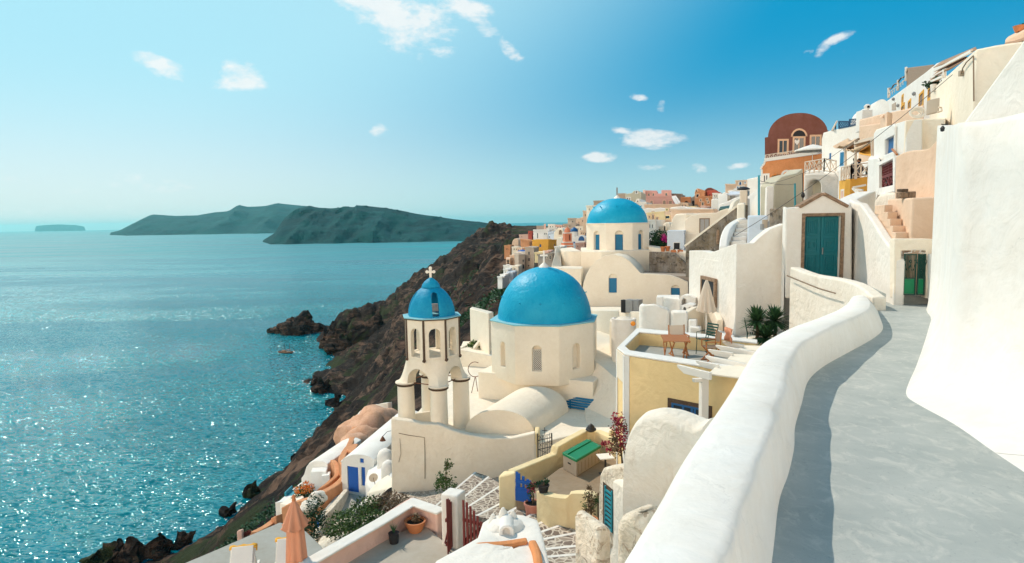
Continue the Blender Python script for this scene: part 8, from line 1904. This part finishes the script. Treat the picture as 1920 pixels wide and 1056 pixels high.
br.tube([w.P(u0 + .05, z0 + .06, .01), w.P(u1 - .05, z0 + (z1 - z0) * .42, .01)], .008, 4); br.tube([w.P(u1 - .05, z0 + .06, .012), w.P(u0 + .05, z0 + (z1 - z0) * .42, .012)], .008, 4); part('bars', br, M['iron'], ig)
um = (u0 + u1) / 2; part('cross', cross_mb(w.P(um, z1, .005), .26, .17, .02), M['iron'], ig)
# blue wooden gate
bg_ = thing('wooden_gate', 'royal blue wooden gate with open slats beside the pale yellow pillar', 'gate', G(968, 938, ZC)); A = G(968, 938, ZC + .02); B = G(996, 944, ZC + .02); hgt = W(968, 886, A.y).z - ZC; d = B - A; nrm = V(-d.y, d.x, 0).normalized()
for i in range(7):
    if i in (2, 4): continue
    p = A + d * (i + .5) / 7; part('slat', MB().beam(p, p + V(0, 0, hgt * (1 - .22 * i / 6)), .07, .025, up=nrm), M['royal'], bg_)
for z_ in (.1, .45, .70): part('rail', MB().beam(A + V(0, 0, hgt * z_) - nrm * .025, B + V(0, 0, hgt * z_) - nrm * .025, .025, .09), M['royal'], bg_)
part('lower_panel', MB().obox(A - nrm * .05 + V(0, 0, .02), d, nrm * .02, V(0, 0, hgt * .42)), M['royal'], bg_)
# potted plants
def potted(label, c, pot_r, pot_h, potm, leaf, flower, lh, lr, seed, name='potted_plant', trunk=True, n_=500):
    t = thing(name, label, 'potted plant', c); part('pot', MB().lathe(c, [(pot_r * .72, .003), (pot_r * .95, pot_h * .85), (pot_r * 1.05, pot_h * .87), (pot_r * 1.05, pot_h), (pot_r * .9, pot_h * .99), (pot_r * .88, pot_h * .9)], 22), potm, t, smooth=40)
    part('soil', MB().lathe(c, [(pot_r * .88, pot_h * .85), (pot_r * .86, pot_h * .93)], 16), M['soil'], t)
    top = c + V(0, 0, pot_h + lh * .55); part('stem', MB().tube([c + V(0, 0, pot_h * .9), c + V(.03, 0, pot_h + lh * .3), top], [.025, .02, .008], 6), M['stem'], t)
    part('leaves', leaves_mb(top, (lr, lr, lh * .45), n_, .055, seed), leaf, t)
    if flower: part('flowers', leaves_mb(top + V(0, 0, lh * .12), (lr, lr, lh * .4), n_ // 2, .05, seed + 1), flower, t)
    return t
potted('crimson bougainvillea in a pink clay pot beside the blue wooden gate', G(999, 972, -7.55), .215, .42, plain('pink_clay', (0.55, 0.23, 0.17), .8), M['leafdark'], M['flowerred'], .55, .17, 51, n_=240)
potted('small leafy tree in a tall terracotta pot beside the cobbled steps', G(1107, 1006, -6.85), .165, .40, M['pot'], M['leafbrown'], M['leaf'], .72, .17, 53, n_=420)
potted('dark round urn with trailing leaves on the corner of the low yellow wall', W(1019, 924, 14.9), .14, .2, M['iron'], M['leafdark'], None, .12, .13, 55, n_=160)
cf = thing('crimson_climber', 'crimson flowering climber growing up the white corner of the yellow house', 'plant', W(1165, 870, 15.6)); part('stem', MB().tube([W(1168, 880, 15.6), W(1164, 840, 15.7), W(1158, 790, 15.8)], [.03, .02, .008], 6), M['stem'], cf)
mb = leaves_mb(W(1160, 822, 15.7), (.22, .2, .55), 420, .07, 61); part('leaves', mb, M['leafbrown'], cf); mb = leaves_mb(W(1160, 812, 15.6), (.21, .2, .5), 480, .065, 62); leaves_mb(W(1138, 838, 15.7), (.2, .15, .16), 160, .06, 63, mb=mb); part('flowers', mb, M['flowerred'], cf)
# weathered walls on the right of the steps, white vaults under the parapet
ww_ = thing('weathered_wall', 'crumbling plaster wall with a sky blue baluster panel beside the cobbled steps', 'wall', W(1150, 990, 11.5)); w = Wall(W(1119, 980, 12.2), W(1200, 980, 10.6))
mb = MB(); w.pts(mb, uz(w, (1121, 1030), (1121, 930), (1124, 890), (1130, 877), (1148, 872), (1168, 874), (1200, 880), (1210, 1030)), 0, -.5); wb2 = part('wall', mb, M['flaking'], ww_, bev=.06)
bl = MB(); u0, u1, z0, z1 = wall_rect_px(w, 1136, 921, 1149, 986); w.rect(bl, u0, u0 + .025, z0, z1, .03, .003); w.rect(bl, u1 - .025, u1, z0, z1, .03, .003)
for i in range(9): w.rect(bl, u0 + .026, u1 - .026, z0 + (z1 - z0) * i / 9, z0 + (z1 - z0) * i / 9 + .035, .028, .004)
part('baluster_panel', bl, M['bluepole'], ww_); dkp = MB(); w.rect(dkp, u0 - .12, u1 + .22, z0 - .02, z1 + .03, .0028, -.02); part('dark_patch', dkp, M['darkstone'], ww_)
mass('ruined_block', 'broken white plaster block on top of the weathered wall', 'wall', [(1140, 890, 11.9), (1165, 905, 11.0), (1185, 915, 10.4), (1192, 885, 11.2), (1165, 873, 12.4), (1142, 876, 12.6)], -9, M['worn'], bev=.08)
# big rounded vault end
vv = thing('vault_end', 'big rounded white vault end with worn stained plaster, left of the parapet', 'vault', W(1200, 960, 9.6)); w = Wall(W(1163, 960, 10.0), W(1330, 900, 9.0))
ol = uz(w, (1163, 1040), (1164, 900), (1167, 850), (1172, 822), (1180, 800), (1192, 784), (1206, 776), (1224, 774), (1244, 777), (1262, 783), (1282, 791), (1302, 799), (1330, 812), (1345, 1040))
rows = []; 
for k, (o_, sc_) in enumerate(((0, .80), (-.04, .90), (-.12, .96), (-.25, 1.0), (-.45, .97), (-.62, .90), (-.70, .6))):
    cu = sum(u for u, z in ol) / len(ol); cz_ = ol[0][1]; rows.append([w.P(cu + (u - cu) * (1 - (1 - sc_) * .6), cz_ + (z - cz_) * (1 - (1 - sc_) * .25), o_) + V(-.14, 0, 0) * 0 for u, z in catmull([Vector((u, z, 0)) for u, z in ol], 3) for u, z in [(u, z)]] if False else [w.P(cu + (q.x - cu) * (1 - (1 - sc_) * .35), cz_ + (q.y - cz_) * (1 - (1 - sc_) * .30), o_) for q in catmull([Vector((u, z, 0)) for u, z in ol], 3)])
mb = MB().grid(rows); nn_ = len(rows[0]); mb.f = [tuple(reversed(f)) for f in mb.f]; mb.f.append(tuple(range(nn_))); part('wall', mb, M['worn'], vv, smooth=50)
for k, (tp_, l, m_) in enumerate((([(1122, 1075, 7.6), (1122, 1000, 8.4), (1128, 988, 8.6), (1138, 986, 8.6), (1146, 993, 8.5), (1149, 1075, 7.6)], 'narrow rounded weathered plaster post at the bottom, beside the steps', 'flaking'), ([(1150, 1075, 7.3), (1150, 985, 8.2), (1158, 970, 8.3), (1172, 965, 8.3), (1190, 970, 8.1), (1207, 985, 7.8), (1213, 1075, 7.3)], 'broad rounded weathered plaster post at the bottom, touching the white parapet', 'flaking'))):
    w = Wall(W(tp_[1][0], 1000, tp_[1][2]), W(tp_[-2][0], 1000, tp_[-2][2])); o_ = uz(w, *[(a, b) for a, b, c in tp_]); o_[0] = (o_[0][0], -8); o_[-1] = (o_[-1][0], -8)
    mb = MB(); w.pts(mb, o_, 0, -.6); o = solo('plaster_post', mb, M[m_], l, 'wall', bev=.20, seg=6)

# ================================================================== boats on the water
def boat(label, px, py, L, rz):
    c = G(px, py, SEA); t = thing('sailing_boat', label, 'boat', c, rz); rows = []
    for k in range(9):
        u = -1 + 2 * k / 8; wd = L * .14 * (1 - abs(u) ** 3 * (.95 if u > 0 else .5)); sh = .5 + .9 * u * u * L * .03
        rows.append([V(u * L / 2, -wd, L * .07 + sh), V(u * L / 2 * .95, -wd * .8, .2), V(u * L / 2 * .9, 0, -.3), V(u * L / 2 * .95, wd * .8, .2), V(u * L / 2, wd, L * .07 + sh)])
    part('hull', MB().grid(rows), plain('hull_dark_brown', (0.05, 0.015, 0.012), .5), t, local=True, smooth=40)
    part('deck', MB().prism([V(r[0].x, r[0].y, 0) for r in rows] + [V(r[4].x, r[4].y, 0) for r in reversed(rows)], .8, L * .07 + .35), M['weathered'], t, local=True)
    part('cabin', MB().box(-L * .12, 0, L * .07 + .36, L * .25, L * .14, 1.3), M['weathered'], t, local=True, bev=.1); part('awning', MB().box(L * .2, 0, L * .07 + 2.0, L * .22, L * .2, .12), M['redwood'], t, local=True)
    for u in (-.05, .28): part('mast', MB().tube([(u * L, 0, L * .07), (u * L, 0, L * .62)], .20, 6), M['iron'], t, local=True)
    rg_ = MB(); rg_.tube([(L * .62, 0, L * .12), (L * .28, 0, L * .6), (-L * .05, 0, L * .6), (-L * .48, 0, L * .12)], .06, 4); part('rigging', rg_, M['iron'], t, local=True); part('bowsprit', MB().tube([(L * .45, 0, L * .1), (L * .62, 0, L * .13)], .12, 5), M['wood'], t, local=True)
    return t
boat('small red-brown two-masted wooden boat anchored below the rock islet', 536, 662, 15, R(-12))
q = G(522, 621, SEA); pier = thing('jetty_hut', 'tiny pale hut and reddish jetty on the left tip of the rock islet', 'hut', q); part('jetty', MB().box(q.x, q.y, SEA + .3, 9, 3, .8), M['terra'], pier); part('hut', MB().box(q.x + 7, q.y + 3, SEA + 2, 4, 3, 3.5), M['creamdirty'], pier)
mbh = MB(); mbh.box(0, 0, -165, 120000, 120000, 165 + 420)
hz = solo('haze', mbh, mh, 'thin pale sea haze over the bay', None, kind='stuff')
